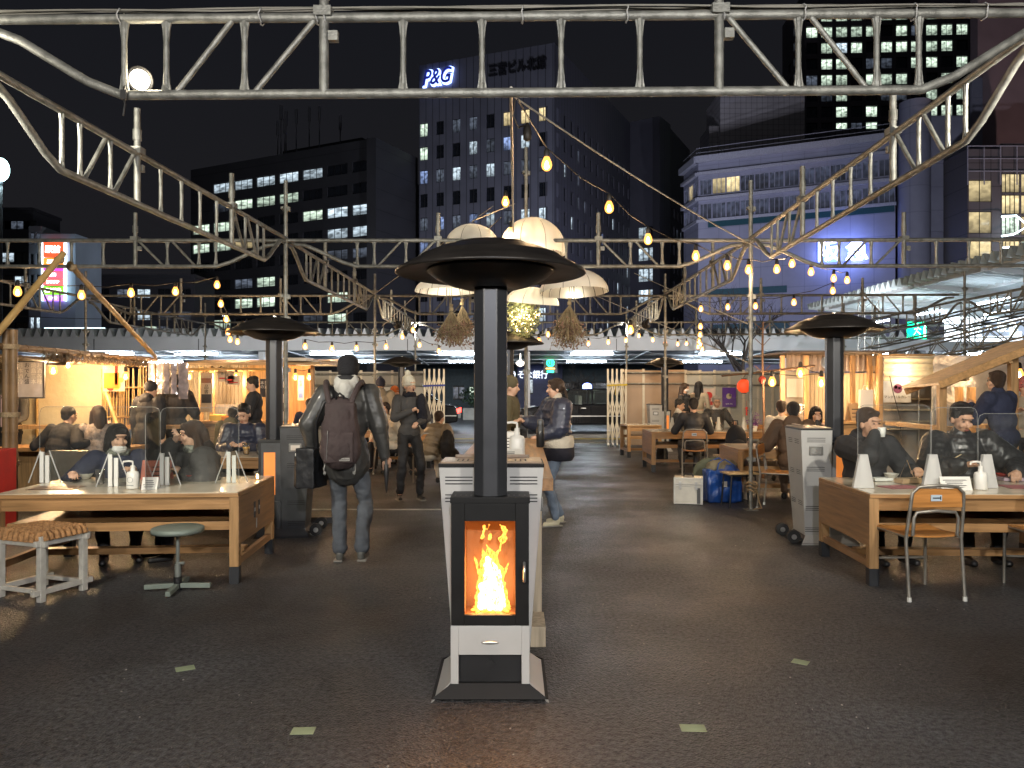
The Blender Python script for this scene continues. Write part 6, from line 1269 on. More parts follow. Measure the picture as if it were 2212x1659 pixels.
r_ = poster(10, 888, 8.0, .08, .33, M('poster_pink_strip', (.50, .30, .26), .6), 'narrow pink paper sign taped to the thick bamboo post', [(0, .3, .5, .2, PURP)], [('営\n業\n中', 0, .05, .14)])
for k, (u, Y) in enumerate(((327, 11.0), (345, 11.2), (360, 11.3), (375, 11.4), (396, 11.5))):
    g = MB(); rr = random.Random(k); z0 = Z(783, Y); z1 = Z(851 if k < 4 else 862, Y); x = X(u, Y); w_ = .045 if k < 4 else .075; n = 8; P_ = []
    for j in range(n + 1):
        z = z0 + (z1 - z0) * j / n
        for i in range(4): P_.append((x + w_ * (i / 1.5 - 1), Y + rr.uniform(-.02, .02), z))
    g.add(P_, [(j * 4 + i, j * 4 + i + 1, j * 4 + i + 5, j * 4 + i + 4) for j in range(n) for i in range(3)], 0, True)
    one('plastic_wrap_strip', g, M('shiny_wrap', (.62, .56, .58), .12, .5, .25, 12), ('crinkled shiny plastic strip hanging under the eave, number %s from the bamboo screen' % ('one', 'two', 'three', 'four', 'five, the widest')[k]).replace('number one', 'nearest one').replace('number two', 'second').replace('number three', 'third').replace('number four', 'fourth').replace('number five', 'fifth'), 'plastic strip', 'shiny plastic strips under the eave')
strand([(115, 797, 9.6), (147, 785, 10.0)], 'two bare bulbs burning under the bamboo stall roof', 14, 1.2); lamp('stall_light', 'POINT', P(170, 800, 11.2), 40, (1, .66, .32), .08)
strand([(271, 811, 10.8)], 'bare bulb in front of the bamboo screen', 10, 1.1)
g = MB(); g.box((0, 0, 0), (.22, .02, .13), .2); one('lamp_shade_board', g, BAMD, 'small brown board clipped beside the bulbs of the bamboo stall', 'board', loc=P(140, 783, 9.4) - V(.1, 0, -.03))
g = MB(); g.box((0, 0, .45), (.12, .4, .9)); one('red_crate', g, REDP, 'red box standing at the far left edge beside the stall', 'box', loc=(X(-6, 7.5), 7.5, 0), bev=.006)
g = MB(); g.bb(X(110, 8.6), X(190, 8.6), 8.58, 8.64, .3, .80); one('stall_bench_back', g, M('steel_bench', (.28, .26, .22), .35, .6), 'grey steel bench back at left behind the first clear screen', 'bench')
# second stall with corrugated plastic wall
s2 = thing('plywood_stall', 'long lit stall with corrugated plastic wall behind the seated women', 'food stall', (-5, 14, 0), w=True)
CORW = M('corrugated_plastic', (.55, .47, .34), .3, .1, .08, 3)
xa, xb = X(330, 14.6), X(560, 14.6); g = MB(); wave(g, (xa, 14.6, .5), (1, 0, 0), (0, 0, 1), (0, -1, 0), int((xb - xa) / .075), .075, .03, 1.48); obj('corrugated_wall', g, CORW, s2)
g = MB(); q = [P(380, 790, 12.3), P(690, 788, 12.3)]; g.add([q[0], q[1], q[1] + V(0, 2.6, .14), q[0] + V(-.6, 2.6, .14)] + [p + V(0, 0, .045) for p in (q[0], q[1], q[1] + V(0, 2.6, .14), q[0] + V(-.6, 2.6, .14))], [(0, 1, 2, 3), (7, 6, 5, 4), (0, 4, 5, 1), (1, 5, 6, 2), (2, 6, 7, 3), (3, 7, 4, 0)]); obj('roof', g, WOOD('roof_ply', (.42, .28, .14), .5, 0), s2)
for v, Y, r in ((797, 12.4, .018), (800, 13.2, .02)): g = MB(); bamboo(g, P(385, v, Y), P(620, v, Y), r); obj('eave_bamboo', g, BAM, s2)
for u, v0, Y in ((435, 793, 13.8), (458, 793, 13.0), (530, 793, 13.0), (536, 793, 14.2), (604, 788, 12.6)):
    g = MB(); x = X(u, Y); g.bb(x - .035, x + .035, Y - .03, Y + .03, 0, Z(v0, Y)); obj('post', g, PINE, s2, bev=.003)
g = MB(); g.bb(X(440, 13), X(600, 13), 12.8, 13.4, .90, .95); obj('counter_top', g, PINEX, s2, bev=.004); g = MB(); g.bb(X(440, 13), X(600, 13), 12.9, 12.93, .0, .90); obj('counter_front', g, WOOD('counter_front', (.36, .24, .13), .5, 0), s2)
g = MB(); g.bb(X(535, 14.5), X(640, 14.5), 14.5, 14.54, .3, 1.95); obj('plywood_wall', g, WOOD('plywood_wall', (.55, .34, .14), .5, 2), s2)
g = MB(); g.bb(X(462, 13.2), X(520, 13.2), 13.1, 13.2, .98, 1.22); obj('glass_case', g, GLASS('case_glass', (.95, .95, .95), .15, .1), s2)
for u, w_, h_, v, s in ((446, .20, .66, 848, '品\n書'), (480, .14, .20, 812, '酒'), (496, .14, .22, 815, '麦酒'), (505, .2, .16, 822, '燗')): poster(u, v, 12.75, w_, h_, M('poster_cream', (.55, .45, .33), .6), 'paper menu sheet in the corrugated stall, %s' % {446: 'tall calendar like one', 480: 'first small one', 496: 'second small one', 505: 'pinkish one'}[u], [(0, -.15, .8, .22, DKP), (0, .3, .8, .12, M('print_brown', (.25, .12, .08), .6))] if u == 446 else [(0, -.2, .7, .1, REDP)], [(s, 0, .1, .25 if u != 446 else .12)])
poster(571, 838, 12.7, .14, .30, DKP, 'black chalk menu hung at the stall behind the left heater', [], [('本日\nの酒', 0, .2, .22)], tm=PAPER)
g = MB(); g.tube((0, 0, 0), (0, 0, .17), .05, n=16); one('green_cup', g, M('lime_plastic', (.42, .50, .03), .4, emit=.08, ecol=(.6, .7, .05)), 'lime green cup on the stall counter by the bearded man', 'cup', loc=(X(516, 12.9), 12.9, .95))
strand([(360, 812, 13.4), (409, 812, 13.4)], 'two bulbs in front of the corrugated plastic wall', 9, 1.2); strand([(458, 808, 12.9), (478, 808, 12.9), (510, 812, 12.9)], 'three bulbs under the roof of the corrugated stall', 8, 1.2)
# plastic crates and goods on its counter
for k, (u, w_, h_, m, lb) in enumerate(((468, .22, .10, YEL, 'yellow tray on the stall counter'), (492, .2, .08, ORG, 'orange tray on the stall counter'), (545, .16, .14, PAPER, 'stack of white cups on the stall counter'))):
    g = MB(); g.box((0, 0, h_ / 2), (w_, .2, h_)); one('counter_tray', g, m, lb, 'tray', loc=(X(u, 12.9), 12.95, .951), bev=.01)
# third little stall with white slab roof
s3 = thing('kiosk_stall', 'small orange lit kiosk with white slab roof left of the panel fence', 'food stall', (X(650, 13.3), 13.3, 0), w=True)
g = MB(); g.bb(X(600, 12.6), X(690, 12.6), 12.5, 14.4, Z(785, 12.6), Z(785, 12.6) + .05); obj('roof', g, M('roof_white', (.6, .55, .48), .5), s3); g = MB(); g.bb(X(596, 12.2), X(665, 12.2), 12.1, 12.5, Z(780, 12.2), Z(780, 12.2) + .05); obj('roof_lip', g, M('roof_white', (.6, .55, .48), .5), s3)
g = MB(); g.bb(X(600, 14), X(675, 14), 14.0, 14.04, 0, 1.9); obj('back_wall', g, WOOD('kiosk_ply', (.62, .30, .12), .5, 2), s3)
for u in (606, 676): g = MB(); x = X(u, 12.9); g.bb(x - .03, x + .03, 12.85, 12.91, 0, 1.88); obj('post', g, PINE, s3)
g = MB(); g.bb(X(606, 13), X(676, 13), 12.9, 13.3, .86, .90); obj('counter_top', g, PINEX, s3); g = MB(); g.bb(X(606, 13), X(676, 13), 12.92, 12.95, 0, .86); obj('counter_front', g, PINEX, s3)
poster(650, 838, 13.6, .11, .44, M('poster_cream', (.55, .45, .33), .6), 'long strip menu inside the orange kiosk', [(0, -.3, .7, .2, M('print_blue', (.1, .15, .35), .6))], [('生\n酒', 0, .2, .12)]); poster(617, 850, 12.7, .1, .9, PAPER, 'black and white menu strip beside the left heater flue', [(0, .3, .8, .16, DKP), (0, .05, .8, .12, DKP), (0, -.25, .8, .16, DKP)], [])
strand([(638, 813, 13.2), (668, 813, 13.2)], 'two bulbs inside the orange kiosk', 9, 1.2)
# ---- right hand stalls
s4 = thing('plywood_stall', 'lit wooden stall with corrugated upper wall right of the red lantern', 'food stall', (X(1780, 13), 13, 0), w=True)
xa, xb = X(1690, 13.2), X(1900, 13.2); g = MB(); wave(g, (xa, 13.0, Z(802, 13)), (1, 0, 0), (0, 0, 1), (0, -1, 0), int((xb - xa) / .09), .09, .025, Z(766, 13) - Z(802, 13)); obj('corrugated_strip', g, M('corrugated_grey', (.32, .26, .22), .35, .3), s4)
for i in range(18):
    g = MB(); x0 = X(1742, 13.6) + i * .072; g.bb(x0, x0 + .066, 13.6 + .004 * (i % 2), 13.63, .25, Z(806, 13.6)); obj('wall_board', g, WOOD('wall_board', (.44, .34, .22), .5, 2), s4)
for i in range(6):
    g = MB(); x0 = X(1878, 12.6) + i * .05; g.bb(x0, x0 + .012, 12.6, 12.63, 1.25, Z(790, 12.6)); obj('lattice_slat', g, PINE, s4)
g = MB(); g.bb(X(1690, 13.4), X(1742, 13.4), 13.4, 13.43, 1.05, Z(803, 13.4)); obj('wall_sheet', g, M('stall_greige', (.42, .38, .32), .5), s4); g = MB(); g.bb(X(1690, 13.4), X(1742, 13.4), 13.4, 13.43, 0, 1.05); obj('wall_lower', g, PINEX, s4)
for u in (1690, 1741, 1842, 1878, 1898): g = MB(); x = X(u, 12.8); g.bb(x - .035, x + .035, 12.77, 12.83, 0, Z(768, 12.8)); obj('post', g, PINE, s4, bev=.003)
g = MB(); g.bb(X(1690, 12.6), X(1900, 12.6), 12.4, 12.9, .92, .96); obj('counter_top', g, PINEX, s4, bev=.004); g = MB(); g.bb(X(1700, 12.6), X(1890, 12.6), 12.5, 12.53, 0, .92); obj('counter_front', g, PINEX, s4)
g = MB(); g.bb(X(1686, 12.8), X(1905, 12.8), 12.3, 14.6, Z(764, 12.8), Z(764, 12.8) + .03); obj('roof', g, M('dark_roof', (.10, .08, .07), .6), s4)
poster(1717, 838, 13.3, .28, .32, PAPER, 'blank pale panel in the stall right of the lantern'); r_ = card(X(1858, 12.4), 12.45, .965, .26, .30, 'framed menu leaning on the right stall counter', .2, 3, KRAFT, .3)
for k, u in enumerate((1718, 1730)):
    r_ = thing('drink_dispenser', 'clear glass drink dispenser on the stall counter, the %s of two' % ('left', 'right')[k], 'dispenser', (X(u, 12.5), 12.5, .96)); g = MB(); g.lathe([(.05, 0), (.055, .01), (.055, .24), (.04, .26)], 16); obj('jar', g, GLASS('jar_glass', (.95, .9, .8), .2, .15), r_); g = MB(); g.lathe([(.058, .25), (.058, .275), (.01, .285)], 16); obj('lid', g, STEEL, r_)
r_ = thing('flower_pot', 'small purple potted flowers on the far table near the lantern', 'potted plant', (X(1630, 14.1), 14.1, .72)); g = MB(); rr = random.Random(2)
for i in range(160): p = V(rr.gauss(0, .045), rr.gauss(0, .045), .16 + rr.gauss(0, .07)); a = V(rr.uniform(-1, 1), rr.uniform(-1, 1), rr.uniform(-1, 1)).normalized() * .018; g.quad(p - a, p + a.orthogonal() * .6, p + a, p - a.orthogonal() * .6)
obj('blossoms', g, M('purple_petal', (.20, .05, .28), .6, 0, .4, 20), r_); g = MB(); g.lathe([(.04, 0), (.055, .09), (.01, .09)], 14); obj('pot', g, FOAM, r_)
strand([(1729, 804, 12.2), (1774, 824, 11.8), (1668, 823, 12.4)], 'bright bulbs round the right stall and lantern', 14, 1.5); strand([(1882, 817, 13.0)], 'small bulb deep in the right stall', 8, 1)
lamp('stall_light', 'POINT', P(1860, 850, 12.9), 12, (1, .68, .34), .06)
# curry stall with glazed grey front
s5 = thing('curry_stall', 'grey fronted stall with shelves and a white curry poster at right', 'food stall', (X(1960, 12), 12.2, 0), w=True)
GREYP = M('grey_plastic_sheet', (.36, .34, .30), .35, 0, .08, 3, .2, 6); g = MB(); g.bb(X(1900, 12.6), X(2022, 12.6), 12.6, 12.63, 0, Z(818, 12.6)); obj('back_sheet', g, GREYP, s5)
g = MB(); wave(g, (X(1906, 12.2), 12.15, Z(770, 12.2)), (0, 0, -1), (1, 0, 0), (0, -1, 0), 5, .085, .02, X(2014, 12.2) - X(1906, 12.2)); obj('rolled_blind', g, M('blind', (.58, .50, .36), .4), s5)
for u in (1901, 2018): g = MB(); x = X(u, 12.2); g.bb(x - .03, x + .03, 12.17, 12.23, 0, Z(768, 12.2)); obj('post', g, PINE if u < 2000 else M('white_pipe', (.6, .6, .6), .4), s5)
g = MB(); g.bb(X(1900, 12.2), X(2018, 12.2), 12.18, 12.24, Z(769, 12.2), Z(765, 12.2)); obj('top_beam', g, PINEX, s5)
for v in (861, 884, 909, 925): g = MB(); g.bb(X(1915, 12.5), X(2012, 12.5), 12.4, 12.6, Z(v, 12.5) - .02, Z(v, 12.5)); obj('shelf', g, M('pale_shelf', (.50, .44, .32), .5), s5)
g = MB(); g.tube((X(1985, 12.45), 12.45, 0), (X(1985, 12.45), 12.45, Z(825, 12.45)), .012, n=6); obj('shelf_pole', g, STEEL, s5)
r_ = poster(1938, 846, 12.1, .43, .34, M('poster_cool', (.62, .64, .66), .6), 'white poster with a purple red emblem and curry lettering', [(.02, .14, -.17, .2, M('emblem_plum', (.20, .05, .12), .6)), (-.05, .2, -.06, .07, ORG), (.08, .16, -.05, .06, PAPER)], [('マンドリルカレー', 0, -.30, .155)])
r_['label'] = 'white poster with a round plum emblem above a line of Japanese lettering'
g = MB(); g.path([P(1922, 812, 12.1), P(1930, 850, 12.0), P(1944, 900, 12.0), P(1946, 950, 11.9)], .007, 5); one('power_cable', g, BLACKP, 'black cable hanging from the clip spotlight over the curry poster', 'cable')
lamp('stall_light', 'POINT', P(1960, 800, 12.0), 7, (1, .74, .42), .06)
bag = thing('paper_carrier_bag', 'white paper carrier bag hanging in the stall beside the curry poster', 'paper bag', P(1848 + 22, 862, 12.3)); g = MB(); g.box((0, 0, 0), (.2, .08, .3)); obj('bag_body', g, PAPER, bag); g = MB(); g.path([(-.05, 0, .15), (-.03, 0, .22), (.03, 0, .22), (.05, 0, .15)], .005, 4); obj('handle', g, PAPER, bag)
# silver plastic and the wooden hut at the right edge
SILV = M('silver_sheet', (.26, .27, .31), .38, .3, .25, 4, .9, 9)
hut = thing('wooden_hut', 'open wooden hut with sloping roof lit orange at the right edge', 'food stall', (X(2100, 10), 10, 0), w=True)
n = 14; P_ = []; rr = random.Random(4)
for j in range(n + 1):
    for i in range(n + 1):
        t, s = i / n, j / n; a = P(2018, 768, 11.8); x = a.x + 1.55 * t; z = a.z - 1.5 * s; P_.append((x, 11.8 + rr.uniform(-.03, .03) + .04 * math.sin(9 * t + 5 * s), z))
g = MB(); g.add(P_, [(j * (n + 1) + i, j * (n + 1) + i + 1, (j + 1) * (n + 1) + i + 1, (j + 1) * (n + 1) + i) for j in range(n) for i in range(n)], 0, True); obj('silver_sheeting', g, SILV, hut)
A0, A1 = P(2028, 832, 9.6), P(2300, 722, 8.6)
for i in range(7):
    t0, t1 = i / 7, (i + .98) / 7; q = [A0 + (A1 - A0) * t0, A0 + (A1 - A0) * t1]; q += [q[1] + V(.3, 1.5, -.04), q[0] + V(.3, 1.5, -.04)]; g = MB(); g.add(q + [p + V(0, 0, .03) for p in q], [(0, 1, 2, 3), (7, 6, 5, 4), (0, 4, 5, 1), (1, 5, 6, 2), (2, 6, 7, 3), (3, 7, 4, 0)]); obj('roof_board', g, WOOD('hut_roof', (.62, .48, .32), .5, 1), hut)
g = MB(); g.bar(A0 + V(0, -.03, .0), A1 + V(0, -.03, .0), .04, .09); obj('front_rafter', g, PINEX, hut, bev=.003); g = MB(); g.bar(A0 + V(.3, 1.4, -.09), A1 + V(.3, 1.4, -.09), .04, .09); obj('rear_rafter', g, PINEX, hut)
for t in (.25, .6): p = A0 + (A1 - A0) * t; g = MB(); g.bar(p + V(0, 0, -.05), p + V(.3, 1.4, -.09), .04, .07); obj('purlin', g, PINEX, hut)
for u, v, Y in ((2034, 832, 9.7), (2072, 836, 11.5), (2098, 836, 11.3), (2112, 840, 11.9), (2188, 770, 9.2)):
    g = MB(); x = X(u, Y); g.bb(x - .045, x + .045, Y - .04, Y + .04, 0, Z(v, Y)); obj('post', g, PINE, hut, bev=.004)
for i in range(12):
    g = MB(); x0 = X(2108, 12) + i * .16; g.bb(x0, x0 + .152, 12.0 + .003 * (i % 2), 12.03, 0, 1.80); obj('wall_board', g, WOOD('hut_board', (.58, .36, .18), .5, 2), hut)
g = MB(); g.bb(X(2034, 9.9), X(2070, 9.9), 9.9, 11.4, .95, 1.0); obj('side_counter', g, PINEX, hut)
g = MB(); g.bb(X(2110, 10.6), X(2400, 10.6), 10.4, 10.8, .95, 1.0); obj('counter_top', g, PINEX, hut)
g = MB(); g.bb(X(2112, 10.7), X(2400, 10.7), 10.45, 10.48, 0, .95); obj('counter_front', g, PINEX, hut)
strand([(2202, 806, 10.4)], 'bright bulb inside the wooden hut at the right edge', 9, 1.3); lamp('stall_light', 'POINT', P(2150, 815, 11.2), 12, (1, .62, .28), .06)
# parked green recycling stand and distant people's tables get their light from here too
# ================================================================ people
SKIN = M('skin', (.62, .38, .26), .5, 0, .06, 6, .05, 60); SKIN2 = M('skin_tan', (.54, .31, .20), .5, 0, .06, 6, .05, 60); HAIRB = M('black_hair', (.012, .010, .010), .42, 0, .4, 60, .6, 90, stretch=(9, 9, 1.2)); HAIRN = M('brown_hair', (.045, .024, .014), .42, 0, .4, 60, .6, 90, stretch=(9, 9, 1.2)); HAIRG = M('grey_hair', (.38, .37, .35), .6, 0, .3, 60, .6, 90, stretch=(9, 9, 1.2))
LIP = M('lips', (.30, .09, .07), .45); EYEM = M('eye_dark', (.012, .010, .009), .15); EYEW = M('eye_white', (.60, .56, .52), .3)
def clothm(name, col, rough=.8, bump=.35, bs=11, coat=0, var=.15, sheen=0): return M(name, col, rough, 0, var, 5, bump, bs, coat=coat, sheen=sheen)
BLKC = clothm('black_coat', (.022, .022, .025)); PUFB = clothm('black_puffer', (.026, .026, .028), .36, .6, 16, .25); NAVY = clothm('navy_coat', (.028, .033, .062)); NAVYF = clothm('navy_fleece', (.030, .036, .07), .95, .4, 60); DKPANT = clothm('black_trousers', (.013, .013, .015), .75, .35, 9); JEAN = clothm('grey_blue_jeans', (.075, .085, .10), .85, .4, 14, var=.35); GREYP2 = clothm('grey_trousers', (.07, .08, .09)); BEIGE = clothm('beige_cloth', (.38, .32, .23)); CREAM = clothm('cream_knit', (.58, .52, .42), .95, .6, 50); BROWN = clothm('brown_coat', (.085, .052, .032)); OLIVE = clothm('olive_coat', (.10, .085, .045)); SUIT = clothm('suit_cloth', (.024, .027, .033), .6, .2, 9); WHITES = clothm('white_shirt', (.62, .60, .56), .7, .2, 12); PUFN = clothm('navy_puffer', (.035, .040, .065), .38, .6, 16, .2); PUFBG = clothm('beige_puffer', (.26, .20, .13), .4, .6, 16, .2)
GREYCO = clothm('charcoal_jacket', (.055, .053, .052)); FLORAL = M('floral_shirt', (.30, .24, .20), .8, 0, .55, 22, .2, 20); FUR = M('dark_fur', (.03, .022, .018), 1, 0, .5, 60, 1, 120); SCARF = M('checked_scarf', (.18, .19, .16), .9, 0, .7, 45, .4, 80); SHOE = M('dark_shoe', (.015, .015, .016), .4)
def ik(a, b, l1, l2, pole):
    a, b, pole = Vector(a), Vector(b), Vector(pole); d = b - a; L = min(d.length, (l1 + l2) * .995); dn = d.normalized(); b = a + dn * L
    x = (l1 * l1 - l2 * l2 + L * L) / (2 * L); h = math.sqrt(max(0, l1 * l1 - x * x)); p = (pole - dn * pole.dot(dn)); p = p.normalized() if p.length > 1e-4 else dn.orthogonal().normalized(); return a + dn * x + p * h, b
def rot(rx, rz): return Matrix.Rotation(R(rz), 3, 'Z') @ Matrix.Rotation(R(rx), 3, 'X')
def person(label, x, y, yaw, top, bottom, hair='short', hairm=None, h=1.7, sit=None, lean=0, look=(0, 0), hands=None, feet=None, skin=None, puff=.0, det=1, z0=0, mask=None, hood=None, hat=None, scarf=None, shoe=None, skirt=0, quilt=False, curl=35, elb=None, female=False, mouth=None, open_=False, collar=None, smallhat=None, roll=0, group=None, hips=(0, 0)):
    """local frame: the person faces -Y, x to the viewer's right when facing the viewer; all sizes for h=1.7"""
    k = h / 1.7; skin = skin or SKIN; hairm = hairm or HAIRB; shoe = shoe or SHOE
    hz = sit + .09 if sit is not None else .93 * k
    r_ = thing('person', label, 'person', (x, y, z0), R(yaw), group)
    H = V(hips[0], hips[1], hz); U = V(0, -math.sin(R(lean)), math.cos(R(lean))); U = (Matrix.Rotation(R(roll), 3, 'Y') @ U); BK = V(0, 1, 0); Rl = Matrix.Rotation(R(lean), 3, 'X'); Rl = Matrix.Rotation(R(roll), 3, 'Y') @ Rl
    sw = (.165 if female else .182) * k; chest = H + U * .30 * k; shc = H + U * .465 * k; neck = H + U * .52 * k
    nd = (U * .6 + V(0, -.12, .6)).normalized(); HR = rot(look[1], look[0]); hc = neck + nd * .135 * k + V(0, -.01, 0)
    S = [shc + V(s * sw, .0, 0) for s in (-1, 1)]
    hands = hands or [None, None]; dflt = [V(-.26, -.02, hz / k - .10) * k, V(.26, -.02, hz / k - .10) * k]; Wr = []; El = []
    for i, s in enumerate((-1, 1)):
        t = Vector(hands[i]) if hands[i] is not None else (dflt[i] if sit is None else V(s * .14, -.32, sit + .16))
        e, wq = ik(S[i], t, .285 * k, .25 * k, (elb[i] if elb else (s * .5, .5, -.6))); El.append(e); Wr.append(wq)
    if feet is None: feet = [V(-.10, 0, 0), V(.10, 0, 0)] if sit is None else [V(-.12, -.42, 0), V(.12, -.42, 0)]
    Kn = []; An = []
    for i, s in enumerate((-1, 1)):
        f = Vector(feet[i]); kn, an = ik(H + V(s * .09 * k, 0, -.02), f + V(0, .0, .085 if f.z < .02 else .085), .43 * k, .43 * k, (s * .12, -1, .15)); Kn.append(kn); An.append(an)
    vx = .0065 if det >= 2 else (.0085 if det == 1 else .013)
    # ---- body: one continuous surface
    b = MB()
    def hp(p): return hc + HR @ (V(*p) * k)
    b.ball(hp((0, .012, .022)), (.072 * k, .088 * k, .088 * k), HR, 16); b.ball(hp((0, -.018, -.035)), (.056 * k, .062 * k, .078 * k), HR, 14); b.ball(hp((0, -.035, -.085)), (.030 * k, .028 * k, .022 * k), HR, 10)
    b.cap(hp((0, -.080, .0)), hp((0, -.096, -.032)), .008 * k, .0125 * k, 8); b.ball(hp((0, -.086, -.036)), (.017 * k, .010 * k, .008 * k), HR, 8)
    b.ball(hp((0, -.072, .035)), (.05 * k, .018 * k, .014 * k), HR, 10)
    for s in (-1, 1):
        b.ball(hp((s * .072, .012, -.012)), (.010 * k, .020 * k, .030 * k), HR, 8); b.ball(hp((s * .034, -.064, -.028)), (.022 * k, .018 * k, .022 * k), HR, 8)
    b.cap(neck - U * .05 * k, hc - nd * .05 * k, .052 * k, .047 * k, 12)
    b.ball(chest + U * .08 * k, (.135 * k, .095 * k, .16 * k), Rl, 14); b.ball(H + U * .1 * k, (.12 * k, .09 * k, .15 * k), Rl, 12); b.cap(S[0], S[1], .055 * k, .055 * k, 8); b.cap(neck, shc - U * .1, .06 * k, .09 * k, 8)
    for i, s in enumerate((-1, 1)):
        b.cap(S[i], El[i], .046 * k, .037 * k, 8); b.cap(El[i], Wr[i], .036 * k, .026 * k, 8); b.cap(H + V(s * .08 * k, 0, -.02), Kn[i], .07 * k, .048 * k, 8); b.cap(Kn[i], An[i], .046 * k, .034 * k, 8)
        d = (Wr[i] - El[i]).normalized(); n_ = V(0, 0, -1) if abs(d.z) < .7 else V(-s * .3, -1, 0); n_ = (n_ - d * n_.dot(d)).normalized(); sd = d.cross(n_).normalized()
        w0 = Wr[i]; pc = w0 + d * .048 * k; b.cap(w0, pc + d * .02 * k, .022 * k, .026 * k, 8); b.ball(pc + d * .012 * k + sd * .012 * k, .024 * k, n=8); b.ball(pc + d * .012 * k - sd * .012 * k, .024 * k, n=8)
        for j, (o_, ln) in enumerate(((-.029, .85), (-.0095, 1.0), (.0095, .95), (.028, .78))):
            q0 = pc + d * .035 * k + sd * o_ * k * 1.05; cr = R(curl * (.8 + .1 * j)); d1 = (d * math.cos(cr) + n_ * math.sin(cr)); q1 = q0 + d1 * .036 * ln * k; d2 = (d * math.cos(cr * 2.1) + n_ * math.sin(cr * 2.1)); q2 = q1 + d2 * .026 * ln * k; d3 = d * math.cos(cr * 2.9) + n_ * math.sin(cr * 2.9); q3 = q2 + d3 * .018 * ln * k
            b.cap(q0 - d * .02, q1, .0088 * k, .0082 * k, 6); b.cap(q1, q2, .0082 * k, .0076 * k, 6); b.cap(q2, q3, .0076 * k, .0066 * k, 6)
        ts = -1 * s; t0 = w0 + d * .018 * k + sd * .018 * ts * k; t1 = t0 + (d * .6 + sd * ts * .7 + n_ * .25).normalized() * .036 * k; b.cap(t0, t1, .0115 * k, .0098 * k, 6); b.cap(t1, t1 + (d * .8 + sd * ts * .15 + n_ * .5).normalized() * .027 * k, .0096 * k, .008 * k, 6)
    obj('body', b, skin, r_, voxel=vx * k, smooth=2 if det < 2 else 1)
    # ---- face details
    if det >= 1 or mouth is not None:
        for s in (-1, 1):
            g = MB(); g.ball(hp((s * .030, -.0745, .006)), (.0125 * k, .007 * k, .0045 * k), HR, 8); e = obj('eye', g, EYEM, r_)
            g = MB(); g.path([hp((s * (.014 + .011 * j), -.0835 + .004 * abs(j - 1) + .001 * j, .028 + .003 * math.sin(j))) for j in range(4)], .0028 * k, 5); obj('eyebrow', g, hairm if hairm is not HAIRG else HAIRN, r_)
        if mask is None:
            g = MB()
            if open_: g.ball(hp((0, -.083, -.066)), (.015 * k, .008 * k, .017 * k), HR, 10)
            else: g.ball(hp((0, -.0835, -.064)), (.021 * k, .007 * k, .0052 * k), HR, 10)
            obj('mouth', g, LIP if not open_ else M('open_mouth', (.10, .02, .02), .5), r_)
    if mask:
        g = MB(); g.ball(hp((0, -.045, mask)), (.062 * k, .055 * k, .040 * k), HR, 14); obj('face_mask', g, M('mask_white', (.72, .72, .70), .8), r_)
    # ---- hair
    g = MB(); bangs = 0
    if hair != 'none':
        if hair in ('short', 'crop'):
            g.ball(hp((0, .026, .040)), (.084 * k, .092 * k, .086 * k), HR, 16)
            if hair == 'short': g.ball(hp((0, -.045, .088)), (.06 * k, .034 * k, .026 * k), HR, 10); g.ball(hp((0, .03, .07)), (.085 * k, .09 * k, .07 * k), HR, 12)
            g.ball(hp((0, .065, -.01)), (.065 * k, .04 * k, .06 * k), HR, 12)
        elif hair in ('long', 'bob', 'pony', 'wavy'):
            g.ball(hp((0, .022, .036)), (.090 * k, .098 * k, .094 * k), HR, 16); g.ball(hp((0, -.055, .076)), (.062 * k, .032 * k, .034 * k), HR, 10)
            if hair == 'bob':
                g.ball(hp((0, -.070, .062)), (.055 * k, .016 * k, .026 * k), HR, 10)
                for s in (-1, 1): g.cap(hp((s * .082, .012, .03)), hp((s * .086, .02, -.10)), .024 * k, .028 * k, 8)
                g.cap(hp((0, .07, 0)), hp((0, .075, -.11)), .07 * k, .06 * k, 10)
            elif hair in ('long', 'wavy'):
                L_ = -.26 if hair == 'long' else -.22; wd = .03 if hair == 'long' else .04
                for s in (-1, 1): g.cap(hp((s * .080, .018, .03)), hp((s * .088, .03, -.12)), .024 * k, wd * k, 8); g.cap(hp((s * .082, .02, -.12)), hp((s * .09, .045, L_)), wd * k, wd * .8 * k, 8)
                g.cap(hp((0, .07, 0)), hp((0, .10, L_)), .075 * k, .065 * k, 10)
            else:
                g.ball(hp((0, .10, .0)), (.03 * k, .03 * k, .03 * k), HR, 8); g.cap(hp((0, .115, -.01)), hp((0, .145, -.10)), .024 * k, .012 * k, 8)
        obj('hair', g, hairm, r_, voxel=.009 * k, smooth=2)
    if hat:
        m_, kind = hat; g = MB(); g.ball(hp((0, .018, .052)), (.094 * k, .104 * k, .098 * k), HR, 18)
        if kind != 'cap': g.ball(hp((0, .016, .010)), (.096 * k, .107 * k, .030 * k), HR, 16)
        if kind == 'pom': g.ball(hp((0, .03, .185)), .043 * k, n=12); g.ball(hp((0, .022, .085)), (.092 * k, .10 * k, .080 * k), HR, 12)
        if kind == 'beanie': g.ball(hp((0, .04, -.02)), (.085 * k, .085 * k, .05 * k), HR, 14)
        if kind == 'peak': g.ball(hp((0, .03, .12)), (.05 * k, .06 * k, .06 * k), HR, 10)
        g.v = [tuple(p) for p in g.v]; obj('hat', g, m_, r_, voxel=.009 * k, smooth=2)
    # ---- clothes
    p = puff; g = MB(); tw = 1.06 if female else 1.14
